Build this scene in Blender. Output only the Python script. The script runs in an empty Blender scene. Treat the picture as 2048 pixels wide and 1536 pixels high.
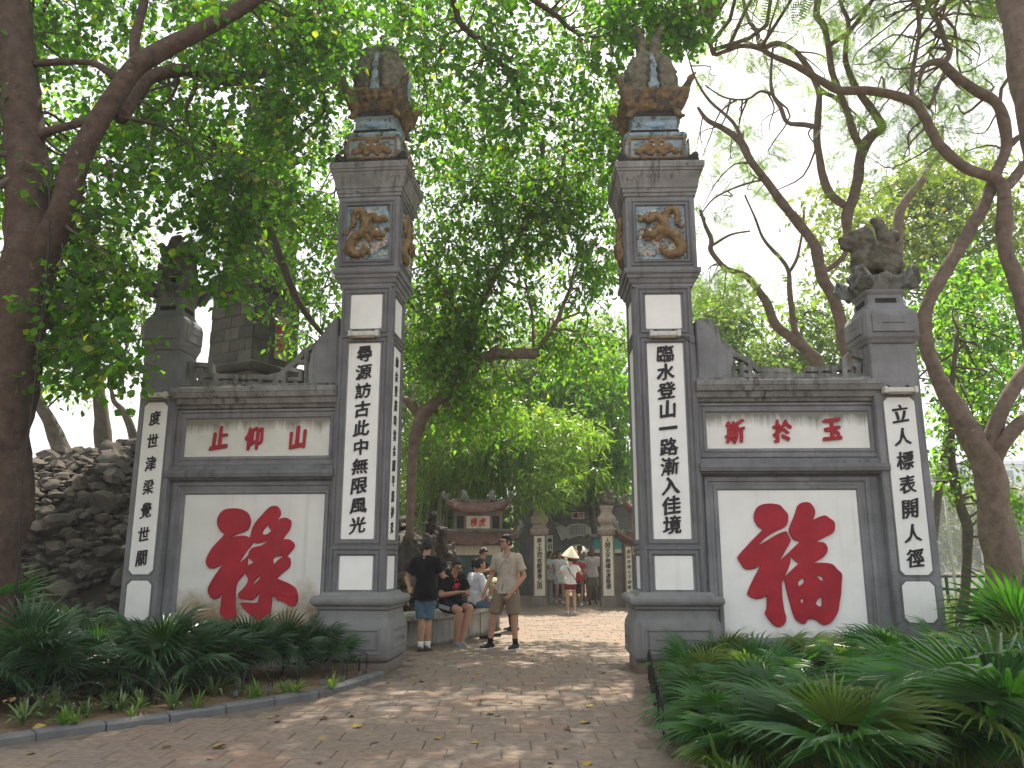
import bpy, bmesh, math, random
import numpy as np
from mathutils import Vector, Matrix, Quaternion, noise
R_ = math.radians
random.seed(11)
RNG = np.random.default_rng(7)
S = bpy.context.scene
COL = S.collection

# ------------------------------------------------------------------ camera
F_PX, CAM_H = 1593.0, 1.40
PITCH = math.atan(344 / 1593)
cp, sp = math.cos(PITCH), math.sin(PITCH)
cam_d = bpy.data.cameras.new('camera')
cam_d.sensor_width = 36; cam_d.lens = 36 * F_PX / 2048
cam_d.clip_start = 0.1; cam_d.clip_end = 2000
cam = bpy.data.objects.new('camera', cam_d); COL.objects.link(cam)
cam.location = (0, 0, CAM_H); cam.rotation_euler = (R_(90) + PITCH, 0, 0)
S.camera = cam

# ------------------------------------------------------------------ world, sun, exposure
SUN_EL, SUN_AZ = R_(60), R_(10)          # the sun stands behind the gate, a little to the right
W = bpy.data.worlds.new('World'); S.world = W; W.use_nodes = True
nt = W.node_tree
bg = nt.nodes['Background']
sky = nt.nodes.new('ShaderNodeTexSky'); sky.sky_type = 'NISHITA'; sky.sun_disc = False
sky.sun_elevation = SUN_EL; sky.sun_rotation = SUN_AZ
sky.air_density = 1.6; sky.dust_density = 6.0; sky.ozone_density = 0.6
veil = nt.nodes.new('ShaderNodeMixRGB'); veil.blend_type = 'MIX'
veil.inputs[0].default_value = 0.55; veil.inputs[2].default_value = (15.5, 15.8, 16.2, 1)
nt.links.new(sky.outputs[0], veil.inputs[1]); nt.links.new(veil.outputs[0], bg.inputs[0])
bg.inputs[1].default_value = 0.06
sun_d = bpy.data.lights.new('sun', 'SUN'); sun_d.energy = 5.0; sun_d.angle = R_(0.6); sun_d.color = (1.0, 0.91, 0.77)
sun = bpy.data.objects.new('sun', sun_d); COL.objects.link(sun)
sdir = Vector((math.sin(SUN_AZ) * math.cos(SUN_EL), math.cos(SUN_AZ) * math.cos(SUN_EL), math.sin(SUN_EL)))
sun.rotation_euler = sdir.to_track_quat('Z', 'Y').to_euler()
S.view_settings.view_transform = 'Standard'; S.view_settings.look = 'None'
S.view_settings.exposure = 1.18; S.view_settings.gamma = 1; S.view_settings.use_curve_mapping = False
S.cycles.max_bounces = 6; S.cycles.transparent_max_bounces = 4; S.cycles.diffuse_bounces = 4
S.cycles.volume_bounces = 0

# ------------------------------------------------------------------ measuring helpers (photo pixel -> point in the place)
def U(x, y, Y):
    u = (x - 1024) / F_PX; v = (768 - y) / F_PX; a = Y / (cp - v * sp)
    return Vector((u * a, Y, CAM_H + (sp + v * cp) * a))
def UA(x, y, Y):
    v = (768 - y) / F_PX
    return Y / (cp - v * sp)
def G(x, y, z=0.0):
    u = (x - 1024) / F_PX; v = (768 - y) / F_PX; a = (z - CAM_H) / (sp + v * cp)
    return Vector((u * a, (cp - v * sp) * a, z))
class Frame:
    """a vertical plane in the place: origin, yaw; local x runs along it, local y into it"""
    def __init__(s, ox, oy, yaw): s.o = Vector((ox, oy, 0)); s.a = R_(yaw); s.m = Matrix.Rotation(s.a, 4, 'Z')
    def px(s, x, y, ly=0.0):
        d = Vector(((x - 1024) / F_PX, cp - (768 - y) / F_PX * sp, sp + (768 - y) / F_PX * cp))
        n = Vector((-math.sin(s.a), math.cos(s.a), 0))
        c = Vector((0, 0, CAM_H)); t = (n.dot(s.o) + ly - n.dot(c)) / n.dot(d)
        p = c + d * t - s.o; q = s.m.inverted() @ p
        return q.x, q.z

# ------------------------------------------------------------------ objects
def tag(o, label=None, cat=None, group=None, kind=None):
    if label: o['label'] = label
    if cat: o['category'] = cat
    if group: o['group'] = group
    if kind: o['kind'] = kind
    return o
def empty(name, loc=(0, 0, 0), rz=0.0, **k):
    o = bpy.data.objects.new(name, None); COL.objects.link(o)
    o.location = loc; o.rotation_euler = (0, 0, rz); o.empty_display_size = .2
    return tag(o, **k)
def link(name, me, parent=None, mat=None, **k):
    if mat is not None and not me.materials: me.materials.append(mat)
    o = bpy.data.objects.new(name, me); COL.objects.link(o)
    if parent is not None: o.parent = parent
    return tag(o, **k)
def smooth_mesh(me, ang=None):
    me.polygons.foreach_set('use_smooth', [True] * len(me.polygons))
    if ang:
        try: me.set_sharp_from_angle(angle=R_(ang))
        except Exception: pass
def np_mesh(name, V, Fq, mat=None, smooth=False):
    """V (n,3); Fq (m,k) faces of equal size"""
    me = bpy.data.meshes.new(name)
    V = np.asarray(V, np.float32); Fq = np.asarray(Fq, np.int32)
    m, k = Fq.shape
    me.vertices.add(len(V)); me.vertices.foreach_set('co', V.ravel())
    me.loops.add(m * k); me.loops.foreach_set('vertex_index', Fq.ravel())
    me.polygons.add(m); me.polygons.foreach_set('loop_start', np.arange(0, m * k, k, dtype=np.int32))
    me.polygons.foreach_set('loop_total', np.full(m, k, np.int32))
    if smooth: me.polygons.foreach_set('use_smooth', np.ones(m, bool))
    me.update(calc_edges=True)
    if mat: me.materials.append(mat)
    return me

WS = bpy.data.scenes.new('work')
def evald(o):
    WS.collection.objects.link(o)
    with bpy.context.temp_override(scene=WS, view_layer=WS.view_layers[0]):
        dg = bpy.context.evaluated_depsgraph_get(); dg.update(); me = bpy.data.meshes.new_from_object(o.evaluated_get(dg))
    WS.collection.objects.unlink(o); return me

class MB:
    def __init__(s): s.v = []; s.f = []
    def add(s, vs, fs):
        b = len(s.v); s.v += [tuple(q) for q in vs]; s.f += [tuple(b + i for i in f) for f in fs]; return s
    def box(s, x0, x1, y0, y1, z0, z1, m=None):
        vs = [Vector(q) for q in ((x0, y0, z0), (x1, y0, z0), (x1, y1, z0), (x0, y1, z0), (x0, y0, z1), (x1, y0, z1), (x1, y1, z1), (x0, y1, z1))]
        if m is not None: vs = [m @ q for q in vs]
        return s.add(vs, [(0, 3, 2, 1), (4, 5, 6, 7), (0, 1, 5, 4), (1, 2, 6, 5), (2, 3, 7, 6), (3, 0, 4, 7)])
    def stack(s, lv, cx=0, cy=0, ch=0.0, m=None):
        """square section of varying half width: [(z, half), ...]"""
        rings = []
        for q in lv:
            z, h = q[0], q[1]; h2 = q[2] if len(q) > 2 else h
            if ch: c = min(ch, h * .4); r = [(-h + c, -h2), (h - c, -h2), (h, -h2 + c), (h, h2 - c), (h - c, h2), (-h + c, h2), (-h, h2 - c), (-h, -h2 + c)]
            else: r = [(-h, -h2), (h, -h2), (h, h2), (-h, h2)]
            rings.append([Vector((cx + a, cy + b, z)) for a, b in r])
        return s.rings(rings, m)
    def rings(s, rings, m=None, cap=True):
        n = len(rings[0]); vs = [q for r in rings for q in r]
        if m is not None: vs = [m @ Vector(q) for q in vs]
        fs = []
        for i in range(len(rings) - 1):
            for j in range(n):
                k = (j + 1) % n; fs.append((i * n + j, i * n + k, (i + 1) * n + k, (i + 1) * n + j))
        if cap: fs.append(tuple(reversed(range(n)))); fs.append(tuple((len(rings) - 1) * n + j for j in range(n)))
        return s.add(vs, fs)
    def tube(s, pts, rad, n=8, cap=True, wob=0.0, flat=1.0):
        pts = [Vector(p) for p in pts]
        if not hasattr(rad, '__len__'): rad = [rad] * len(pts)
        t = (pts[1] - pts[0]).normalized()
        a = t.orthogonal().normalized(); rings = []
        for i, p in enumerate(pts):
            t2 = (pts[min(i + 1, len(pts) - 1)] - pts[max(i - 1, 0)])
            if t2.length < 1e-9: t2 = t
            t2.normalize(); a = (a - t2 * a.dot(t2)).normalized(); b = t2.cross(a)
            ring = []
            for j in range(n):
                th = 2 * math.pi * j / n; rr = rad[i]
                if wob: rr *= 1 + wob * noise.noise(Vector((math.cos(th) * 1.3 + p.x, math.sin(th) * 1.3 + p.y, p.z * 1.1)) * 2.2)
                ring.append(p + a * (math.cos(th) * rr) + b * (math.sin(th) * rr * flat))
            rings.append(ring); t = t2
        return s.rings(rings, None, cap)
    def frame(s, x0, x1, z0, z1, prof, m=None, y=0.0):
        """picture-frame moulding; prof = [(inset, out), ...] ; sits on plane y, grows towards -y"""
        rg = [[Vector((x0 + d, y - o, z0 + d)), Vector((x1 - d, y - o, z0 + d)), Vector((x1 - d, y - o, z1 - d)), Vector((x0 + d, y - o, z1 - d))] for d, o in prof]
        return s.rings(rg, m, cap=False)
    def poly(s, pts, y0, y1, m=None):
        """outline in local x,z (list), extruded from y0 to y1"""
        n = len(pts)
        vs = [Vector((x, y0, z)) for x, z in pts] + [Vector((x, y1, z)) for x, z in pts]
        if m is not None: vs = [m @ q for q in vs]
        return s.add(vs, [tuple(range(n)), tuple(reversed(range(n, 2 * n)))] + [(i, i + n, (i + 1) % n + n, (i + 1) % n) for i in range(n)])
    def ball(s, c, r, n=10, k=6, m=None, q=None):
        r = (r, r, r) if not hasattr(r, '__len__') else r
        c = Vector(c); vs = []; fs = []
        vs.append(Vector((0, 0, -1)))
        for i in range(1, k):
            ph = -math.pi / 2 + math.pi * i / k
            for j in range(n):
                th = 2 * math.pi * j / n; vs.append(Vector((math.cos(ph) * math.cos(th), math.cos(ph) * math.sin(th), math.sin(ph))))
        vs.append(Vector((0, 0, 1)))
        out = []
        for w in vs:
            w = Vector((w.x * r[0], w.y * r[1], w.z * r[2]))
            if q is not None: w = q @ w
            w = w + c
            if m is not None: w = m @ w
            out.append(w)
        for j in range(n): fs.append((0, 1 + (j + 1) % n, 1 + j))
        for i in range(k - 2):
            for j in range(n):
                a = 1 + i * n + j; b = 1 + i * n + (j + 1) % n; fs.append((a, b, b + n, a + n))
        t = len(vs) - 1
        for j in range(n): fs.append((t, t - n + j, t - n + (j + 1) % n))
        return s.add(out, fs)
    def cap(s, a, b, ra, rb=None, n=10):
        """a rounded limb from a to b"""
        rb = ra if rb is None else rb; a = Vector(a); b = Vector(b); d = (b - a)
        if d.length < 1e-6: return s.ball(a, ra, n)
        u = d.normalized(); pts = []; rad = []
        for q in (-.98, -.7, -.35): pts.append(a + u * (q * ra)); rad.append(ra * math.sqrt(1 - q * q))
        pts += [a, b]; rad += [ra, rb]
        for q in (.35, .7, .98): pts.append(b + u * (q * rb)); rad.append(rb * math.sqrt(1 - q * q))
        return s.tube(pts, rad, n)
    def mesh(s, name, mat=None, smooth=False, ang=None):
        me = bpy.data.meshes.new(name); me.from_pydata(s.v, [], s.f); me.update()
        if mat: me.materials.append(mat)
        if smooth: smooth_mesh(me, ang)
        return me
    def build(s, name, mat, parent=None, smooth=False, ang=None, bev=0.0, **k):
        me = s.mesh(name, mat)
        if bev:
            bm = bmesh.new(); bm.from_mesh(me)
            bmesh.ops.recalc_face_normals(bm, faces=bm.faces)
            es = [e for e in bm.edges if len(e.link_faces) == 2 and e.calc_face_angle(0) > R_(28)]
            bmesh.ops.bevel(bm, geom=es, offset=bev, segments=2, affect='EDGES', clamp_overlap=True)
            bm.to_mesh(me); bm.free(); smooth_mesh(me, 38)
        else:
            bm = bmesh.new(); bm.from_mesh(me); bmesh.ops.recalc_face_normals(bm, faces=bm.faces); bm.to_mesh(me); bm.free()
        if smooth: smooth_mesh(me, ang)
        return link(name, me, parent, **k)
    def remesh(s, voxel, sm=2, name='sculpt', mat=None, disp=0.0, dscale=6.0):
        """one continuous skin over all the pieces"""
        me = s.mesh(name); bm = bmesh.new(); bm.from_mesh(me); bmesh.ops.recalc_face_normals(bm, faces=bm.faces); bm.to_mesh(me); bm.free()
        o = bpy.data.objects.new('tmp', me)
        r = o.modifiers.new('r', 'REMESH'); r.mode = 'VOXEL'; r.voxel_size = voxel
        if sm: q = o.modifiers.new('s', 'SMOOTH'); q.iterations = sm; q.factor = .5
        out = evald(o)
        bpy.data.objects.remove(o); bpy.data.meshes.remove(me); out.name = name
        if disp:
            for v in out.vertices:
                v.co += v.normal * (disp * noise.noise(v.co * dscale) + disp * .6 * noise.noise(v.co * dscale * 2.7))
        smooth_mesh(out)
        if mat: out.materials.append(mat)
        return out

# ------------------------------------------------------------------ materials
def nodes(name):
    m = bpy.data.materials.new(name); m.use_nodes = True; t = m.node_tree; b = t.nodes['Principled BSDF']
    return m, t, b, lambda k: t.nodes.new(k), lambda a, c: t.links.new(a, c)
def ramp(N, stops):
    r = N('ShaderNodeValToRGB'); e = r.color_ramp.elements
    while len(e) < len(stops): e.new(.5)
    for i, (p, c) in enumerate(stops): e[i].position = p; e[i].color = (*c, 1) if len(c) == 3 else c
    return r
def mix(N, L, fac, a, b, mode='MIX'):
    x = N('ShaderNodeMixRGB'); x.blend_type = mode
    for i, q in ((0, fac), (1, a), (2, b)):
        if isinstance(q, (int, float)): x.inputs[i].default_value = q
        elif isinstance(q, tuple): x.inputs[i].default_value = (*q, 1)
        else: L(q, x.inputs[i])
    return x.outputs[0]
def tex(N, L, scale, detail=5, stretch=(1, 1, 1), rough=.6):
    g = N('ShaderNodeNewGeometry'); mp = N('ShaderNodeMapping'); mp.inputs['Scale'].default_value = stretch
    L(g.outputs['Position'], mp.inputs[0]); n = N('ShaderNodeTexNoise'); n.inputs['Scale'].default_value = scale
    n.inputs['Detail'].default_value = detail; n.inputs['Roughness'].default_value = rough; L(mp.outputs[0], n.inputs['Vector'])
    return n.outputs['Fac']
def sc(c, k): return tuple(min(1, q * k) for q in c)
def mat(name, col, rough=.8, var=.25, scale=6, bump=.25, bscale=None, island=0.0, streak=None, spots=None, spec=.3, metal=0.0, low=None, hue=None):
    m, t, b, N, L = nodes(name)
    f = tex(N, L, scale); r = ramp(N, [(.3, sc(col, 1 - var)), (.7, sc(col, 1 + var))]); L(f, r.inputs[0]); c = r.outputs[0]
    if island:
        g = N('ShaderNodeNewGeometry'); rr = ramp(N, [(0, (1 - island,) * 3), (1, (1 + island,) * 3)]); rr.color_ramp.elements[1].color = (1 + island, 1 + island, 1 + island, 1)
        L(g.outputs['Random Per Island'], rr.inputs[0]); c = mix(N, L, 1.0, c, rr.outputs[0], 'MULTIPLY')
        if hue: 
            wn = N('ShaderNodeTexWhiteNoise'); wn.noise_dimensions = '1D'; L(g.outputs['Random Per Island'], wn.inputs['W'])
            h = ramp(N, [(.0, hue[0]), (.33, hue[1]), (.66, hue[2]), (1, hue[3] if len(hue) > 3 else hue[0])]); L(wn.outputs['Value'], h.inputs[0]); c = mix(N, L, .8, c, h.outputs[0])
            c = mix(N, L, 1.0, c, ramp_of(N, L, scale * 2.3, .75, 1.2), 'MULTIPLY')
    if streak:
        s1 = tex(N, L, 1.0, 4, (14, 14, .55)); s2 = tex(N, L, 1.3, 3)
        rs = ramp(N, [(streak[1], (0, 0, 0)), (streak[1] + .18, (1, 1, 1))]); L(s1, rs.inputs[0])
        r2 = ramp(N, [(.4, (0, 0, 0)), (.6, (1, 1, 1))]); L(s2, r2.inputs[0])
        fm = mix(N, L, 1.0, rs.outputs[0], r2.outputs[0], 'MULTIPLY')
        fm = mix(N, L, 1.0, fm, (streak[2],) * 3, 'MULTIPLY'); c = mix(N, L, fm, c, streak[0])
    if spots:
        s1 = tex(N, L, spots[2], 8, rough=.7); rs = ramp(N, [(spots[1], (0, 0, 0)), (spots[1] + .06, (1, 1, 1))]); L(s1, rs.inputs[0]); c = mix(N, L, rs.outputs[0], c, spots[0])
    if low:     # stain rising from the ground / hanging below a ledge: (colour, z0, z1)
        for (lc, z0, z1) in low:
            g = N('ShaderNodeNewGeometry'); sx = N('ShaderNodeSeparateXYZ'); L(g.outputs['Position'], sx.inputs[0])
            mr = N('ShaderNodeMapRange'); mr.inputs[1].default_value = z0; mr.inputs[2].default_value = z1; mr.inputs[3].default_value = 1; mr.inputs[4].default_value = 0
            L(sx.outputs[2], mr.inputs[0]); nn = tex(N, L, 2.2 if z0 < z1 else 1.0, 6, (1, 1, 1) if z0 < z1 else (9, 9, .8), .65)
            ad = N('ShaderNodeMath'); ad.operation = 'ADD'; L(mr.outputs[0], ad.inputs[0]); L(nn, ad.inputs[1])
            rr = ramp(N, [(.72, (0, 0, 0)), (1.0, (1, 1, 1))]); 
            sb = N('ShaderNodeMath'); sb.operation = 'MULTIPLY'; sb.inputs[1].default_value = .78; L(ad.outputs[0], sb.inputs[0]); L(sb.outputs[0], rr.inputs[0]); c = mix(N, L, rr.outputs[0], c, lc)
    L(c, b.inputs['Base Color']); b.inputs['Roughness'].default_value = rough; b.inputs['Specular IOR Level'].default_value = spec; b.inputs['Metallic'].default_value = metal
    if bump:
        bn = N('ShaderNodeBump'); bn.inputs['Strength'].default_value = bump; bn.inputs['Distance'].default_value = .02
        L(tex(N, L, bscale or scale * 6, 6), bn.inputs['Height']); L(bn.outputs[0], b.inputs['Normal'])
    return m
def ramp_of(N, L, scale, a, b):
    r = ramp(N, [(.3, (a,) * 3), (.7, (min(b, 1.0),) * 3)]); r.color_ramp.elements[1].color = (b, b, b, 1); L(tex(N, L, scale), r.inputs[0]); return r.outputs[0]
def leafmat(name, c1, c2, c3, trans=.45, rough=.45, tc=1.6):
    m, t, b, N, L = nodes(name)
    g = N('ShaderNodeNewGeometry'); r = ramp(N, [(0, c1), (.55, c2), (.93, c2), (1, c3)]); L(g.outputs['Random Per Island'], r.inputs[0])
    lo = ramp_of(N, L, 1.6, .55, 1.45); c = mix(N, L, 1.0, r.outputs[0], lo, 'MULTIPLY')
    L(c, b.inputs['Base Color']); b.inputs['Roughness'].default_value = rough; b.inputs['Specular IOR Level'].default_value = .4
    tr = N('ShaderNodeBsdfTranslucent'); yl = mix(N, L, 1.0, c, (1.32 * tc, 1.5 * tc, .38 * tc), 'MULTIPLY'); L(yl, tr.inputs[0])
    ms = N('ShaderNodeMixShader'); ms.inputs[0].default_value = trans
    L(b.outputs[0], ms.inputs[1]); L(tr.outputs[0], ms.inputs[2]); L(ms.outputs[0], t.nodes['Material Output'].inputs[0])
    return m
GREY = (.20, .20, .205)
m_stone = mat('grey_render', GREY, .88, .24, 2.5, .45, 40, streak=((.07, .068, .065), .52, .55), spots=((.26, .26, .25), .64, 3), spec=.2)
m_trim = mat('grey_trim', (.15, .15, .155), .8, .18, 4, .25, 50, streak=((.04, .04, .038), .5, .5), spec=.2)
m_cornice = mat('weathered_cornice', (.22, .215, .205), .9, .3, 3, .4, 30, streak=((.04, .04, .036), .48, .8), spots=((.06, .065, .045), .6, 7), spec=.15)
m_moss = mat('mossy_grey_stone', (.20, .20, .185), .95, .35, 5, .6, 24, streak=((.02, .022, .018), .42, .8), spots=((.30, .30, .26), .62, 9), spec=.1)
m_ped = mat('pedestal_render', (.185, .182, .178), .85, .15, 3, .3, 45, streak=((.09, .085, .08), .5, .5), low=[((.16, .10, .07), -.1, .35)], spec=.2)
m_white = mat('white_plaster', (.77, .76, .72), .8, .06, 3, .2, 60, streak=((.50, .49, .43), .56, .35), spots=((.60, .59, .53), .68, 3), low=[((.35, .31, .22), .2, .75)], spec=.2)
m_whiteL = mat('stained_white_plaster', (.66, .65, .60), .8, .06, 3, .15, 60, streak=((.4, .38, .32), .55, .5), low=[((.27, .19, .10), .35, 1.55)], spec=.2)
m_whiteS = mat('streaked_white_plaster', (.72, .71, .66), .8, .05, 3, .15, 60, low=[((.20, .20, .17), 3.30, 2.88)], spec=.2)
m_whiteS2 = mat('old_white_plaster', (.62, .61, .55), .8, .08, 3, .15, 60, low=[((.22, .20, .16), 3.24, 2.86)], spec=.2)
m_red = mat('red_paint', (.33, .012, .022), .6, .2, 5, .25, 60, streak=((.30, .07, .06), .56, .5), spec=.3)
m_red2 = mat('bright_red_paint', (.55, .03, .04), .6, .12, 9, .1, spec=.3)
m_redS = mat('sign_red_paint', (.34, .016, .026), .6, .15, 9, .1, spec=.3)
m_black = mat('black_paint', (.018, .016, .022), .6, .2, 9, .1, spec=.3)
m_ochre = mat('ochre_glaze', (.15, .095, .04), .6, .45, 9, .6, 30, spots=((.05, .046, .036), .50, 8), spec=.4)
m_gold = mat('golden_ochre_relief', (.20, .125, .05), .7, .4, 12, .6, 40, spots=((.07, .06, .045), .54, 14), spec=.4)
m_blue = mat('pale_blue_plaster', (.23, .30, .33), .8, .3, 7, .4, 40, spots=((.09, .095, .085), .53, 9), spec=.2)
m_cloud = mat('pale_relief_plaster', (.52, .47, .42), .85, .25, 14, .5, 40, spots=((.16, .14, .12), .58, 14), spec=.1)
m_bulb = mat('dark_mottled_ceramic', (.13, .12, .085), .8, .5, 8, .8, 26, spots=((.22, .15, .06), .60, 9), spec=.25)
m_dark = mat('dark_stone_and_shade', (.04, .038, .036), .9, .4, 6, .4, spec=.1)  # dark stone, and the shade painted into slots and openings
m_lamp = mat('lamp_housing', (.55, .54, .48), .5, .12, 6, .1, streak=((.2, .18, .12), .5, .5), spec=.4)
m_wire = mat('black_cable', (.02, .02, .022), .6, .1, 5, 0)
m_iron = mat('dark_iron', (.03, .032, .03), .5, .3, 20, .2, metal=.4)
m_soil = mat('leaf_strewn_soil', (.15, .105, .065), .95, .4, 3, .8, 28, spots=((.26, .19, .11), .58, 16), spec=.1)
m_mortar = mat('sandy_joint', (.15, .125, .10), .95, .3, 5, .5, 40, spec=.1)
m_brick = mat('clay_paver', (.19, .145, .115), .82, .14, 7, .35, 50, island=.10, hue=((.225, .15, .11), (.19, .15, .12), (.215, .16, .12), (.18, .15, .125)), spots=((.13, .105, .085), .6, 5), spec=.25)
m_kerb = mat('blue_grey_kerbstone', (.13, .13, .13), .8, .2, 6, .35, 50, island=.15, spec=.2)
m_conc = mat('old_concrete', (.27, .262, .235), .9, .25, 2.5, .4, 35, streak=((.07, .065, .05), .45, .8), spec=.15, low=[((.06, .06, .045), -.05, .16)])
m_cope = mat('worn_coping', (.36, .35, .31), .85, .25, 4, .4, 35, spots=((.10, .11, .06), .58, 6), spec=.15)
m_rock = mat('dark_rock', (.062, .052, .042), .88, .5, 2.5, 1.0, 14, island=.45, spots=((.15, .12, .085), .62, 2.6), spec=.25)
m_mound = mat('rock_mound_earth', (.06, .052, .042), .95, .4, 2, .8, 10, spec=.1)
m_towers = mat('old_tower_stone', (.085, .08, .07), .9, .35, 2.4, .6, 16, island=.25, spots=((.06, .07, .05), .58, 4), spec=.15)
m_barkL = mat('brown_bark', (.085, .06, .046), .9, .35, 9, 1.0, 34, spots=((.20, .19, .15), .62, 12), spec=.1)
m_bark = mat('grey_brown_bark', (.175, .13, .105), .9, .3, 7, .8, 26, spots=((.30, .28, .24), .64, 8), spec=.1)
m_barkD = mat('dark_bark', (.10, .085, .065), .9, .35, 7, .8, 26, spec=.1)
m_tile = mat('red_roof_tile', (.20, .105, .09), .85, .35, 8, .4, 30, spots=((.16, .15, .13), .54, 8), spec=.2)
m_tile2 = mat('pale_terracotta', (.34, .28, .24), .85, .25, 8, .4, 30, spec=.2)
m_cream = mat('cream_plaster', (.72, .67, .55), .8, .08, 3, .1, streak=((.4, .36, .28), .5, .5), spec=.2)
m_gate = mat('old_grey_gate_render', (.185, .18, .185), .9, .2, 2, .3, streak=((.08, .075, .07), .5, .6), spec=.15)
m_gatebr = mat('brown_grey_render', (.22, .185, .165), .9, .2, 2, .3, streak=((.1, .085, .075), .5, .6), spec=.15)
m_mural = mat('faded_mural', (.07, .12, .12), .85, .5, 2.2, .2, spots=((.16, .20, .19), .58, 4), spec=.2)
m_scroll = mat('pale_scroll_plaster', (.48, .48, .44), .8, .15, 6, .2, spots=((.28, .28, .26), .6, 40), spec=.2)
m_skin = mat('skin', (.40, .215, .135), .55, .08, 12, .08, spec=.35)
m_skinL = mat('light_skin', (.50, .30, .20), .55, .08, 12, .08, spec=.35)
m_hair = mat('black_hair', (.012, .010, .009), .5, .3, 60, .6, 120, spec=.4)
def cloth(name, c, var=.1): return mat(name, c, .9, var, 9, .35, 30, spec=.1)
m_leafA = leafmat('broad_leaf', (.02, .05, .010), (.048, .105, .016), (.22, .20, .04), .6, .38, 3.4)
m_leafB = leafmat('pointed_leaf', (.024, .055, .013), (.055, .11, .022), (.18, .18, .05), .58, .38, 3.2)
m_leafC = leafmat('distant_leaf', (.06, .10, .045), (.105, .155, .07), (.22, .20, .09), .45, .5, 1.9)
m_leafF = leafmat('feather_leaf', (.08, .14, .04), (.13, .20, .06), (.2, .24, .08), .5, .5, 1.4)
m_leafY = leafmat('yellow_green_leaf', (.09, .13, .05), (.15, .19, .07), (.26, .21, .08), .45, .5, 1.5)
m_bamboo = leafmat('bamboo_leaf', (.05, .10, .02), (.12, .19, .04), (.28, .29, .12), .5, .32, 2.2)
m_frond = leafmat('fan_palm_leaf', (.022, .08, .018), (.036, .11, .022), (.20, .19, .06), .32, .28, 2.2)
m_frondD = leafmat('shaded_fan_palm_leaf', (.02, .06, .022), (.028, .075, .025), (.18, .16, .07), .25, .34, 1.7)  # darker copy of the palm leaf, shade put into its colour
m_spider = leafmat('striped_leaf', (.08, .14, .05), (.16, .22, .09), (.35, .36, .2), .3, .4, 1.0)
m_fallen = mat('fallen_leaf', (.34, .26, .05), .7, .4, 20, .1, island=.3, hue=((.38, .30, .05), (.16, .09, .03), (.30, .32, .06), (.10, .05, .025)))
m_grass = leafmat('grass_blade', (.06, .12, .02), (.10, .18, .03), (.16, .18, .06), .35)
def watermat():
    m, t, b, N, L = nodes('lake_water'); b.inputs['Base Color'].default_value = (.16, .20, .17, 1); b.inputs['Roughness'].default_value = .12
    bn = N('ShaderNodeBump'); bn.inputs['Strength'].default_value = .35; bn.inputs['Distance'].default_value = .05; L(tex(N, L, 1.5, 4), bn.inputs['Height']); L(bn.outputs[0], b.inputs['Normal']); return m
m_water = watermat()

# ------------------------------------------------------------------ lettering
GL = {}
def glyph(ch, bold=.022, m=None):
    """a raised brush character, about 1 unit high; strokes thickened by laying shifted copies over each other"""
    k = (ch, bold, m.name if m else '')
    if k in GL: return GL[k]
    cu = bpy.data.curves.new('t', 'FONT'); cu.body = ch; cu.extrude = .04; cu.resolution_u = 3
    o = bpy.data.objects.new('t', cu); me = evald(o)
    bpy.data.objects.remove(o); bpy.data.curves.remove(cu)
    n = len(me.vertices); co = np.zeros(n * 3, np.float32); me.vertices.foreach_get('co', co); co = co.reshape(-1, 3)
    lo = co.min(0); hi = co.max(0); c = (lo + hi) / 2; q = max(hi[0] - lo[0], hi[1] - lo[1], .72); co = (co - c) / q
    polys = [tuple(p.vertices) for p in me.polygons]; bpy.data.meshes.remove(me)
    sd = (ord(ch) % 97) * .37; V = []; Fq = []
    for j in range(6):
        a = j * 2.513; r = 0 if j == 0 else bold * (1.15 if j % 2 else .8); dx, dy = r * math.cos(a), r * math.sin(a) * .9; b_ = len(V)
        for x, y, z in co:
            x += dx; y += dy; p = Vector((x * 3.1 + sd, y * 3.1, 0)); w = Vector((x * 8 + sd, y * 8, 5))
            u = x + .06 * noise.noise(p) + .022 * noise.noise(w) + .05 * y; v = y + .06 * noise.noise(p + Vector((9, 3, 1))) + .022 * noise.noise(w + Vector((4, 4, 4))) + .12 * x
            V.append((u, -z * .55 - .02 - .004 * j, v))
        Fq += [tuple(b_ + i for i in p) for p in polys]
    me = bpy.data.meshes.new('character'); me.from_pydata(V, [], Fq); me.update()
    if m: me.materials.append(m)
    GL[k] = me; return me
def write(chars, parent, x, z0, z1, y, size, m, rz=0.0, bold=.022, mtx=None, horizontal=None, squash=1.0):
    """characters down a panel (z1 top) or along it (horizontal=(x0,x1))"""
    n = len(chars)
    for i, ch in enumerate(chars):
        if horizontal: px, pz = horizontal[0] + (horizontal[1] - horizontal[0]) * (i + .5) / n, z0
        else: px, pz = x, z1 + (z0 - z1) * (i + .5) / n
        me = glyph(ch, bold, m)
        o = link('character', me, parent); loc = Vector((px, y, pz)); rot = Matrix.Rotation(rz, 4, 'Z')
        if mtx is not None: loc = mtx @ loc
        o.matrix_local = Matrix.Translation(loc) @ rot @ Matrix.Diagonal((size * squash, size, size, 1))

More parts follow.
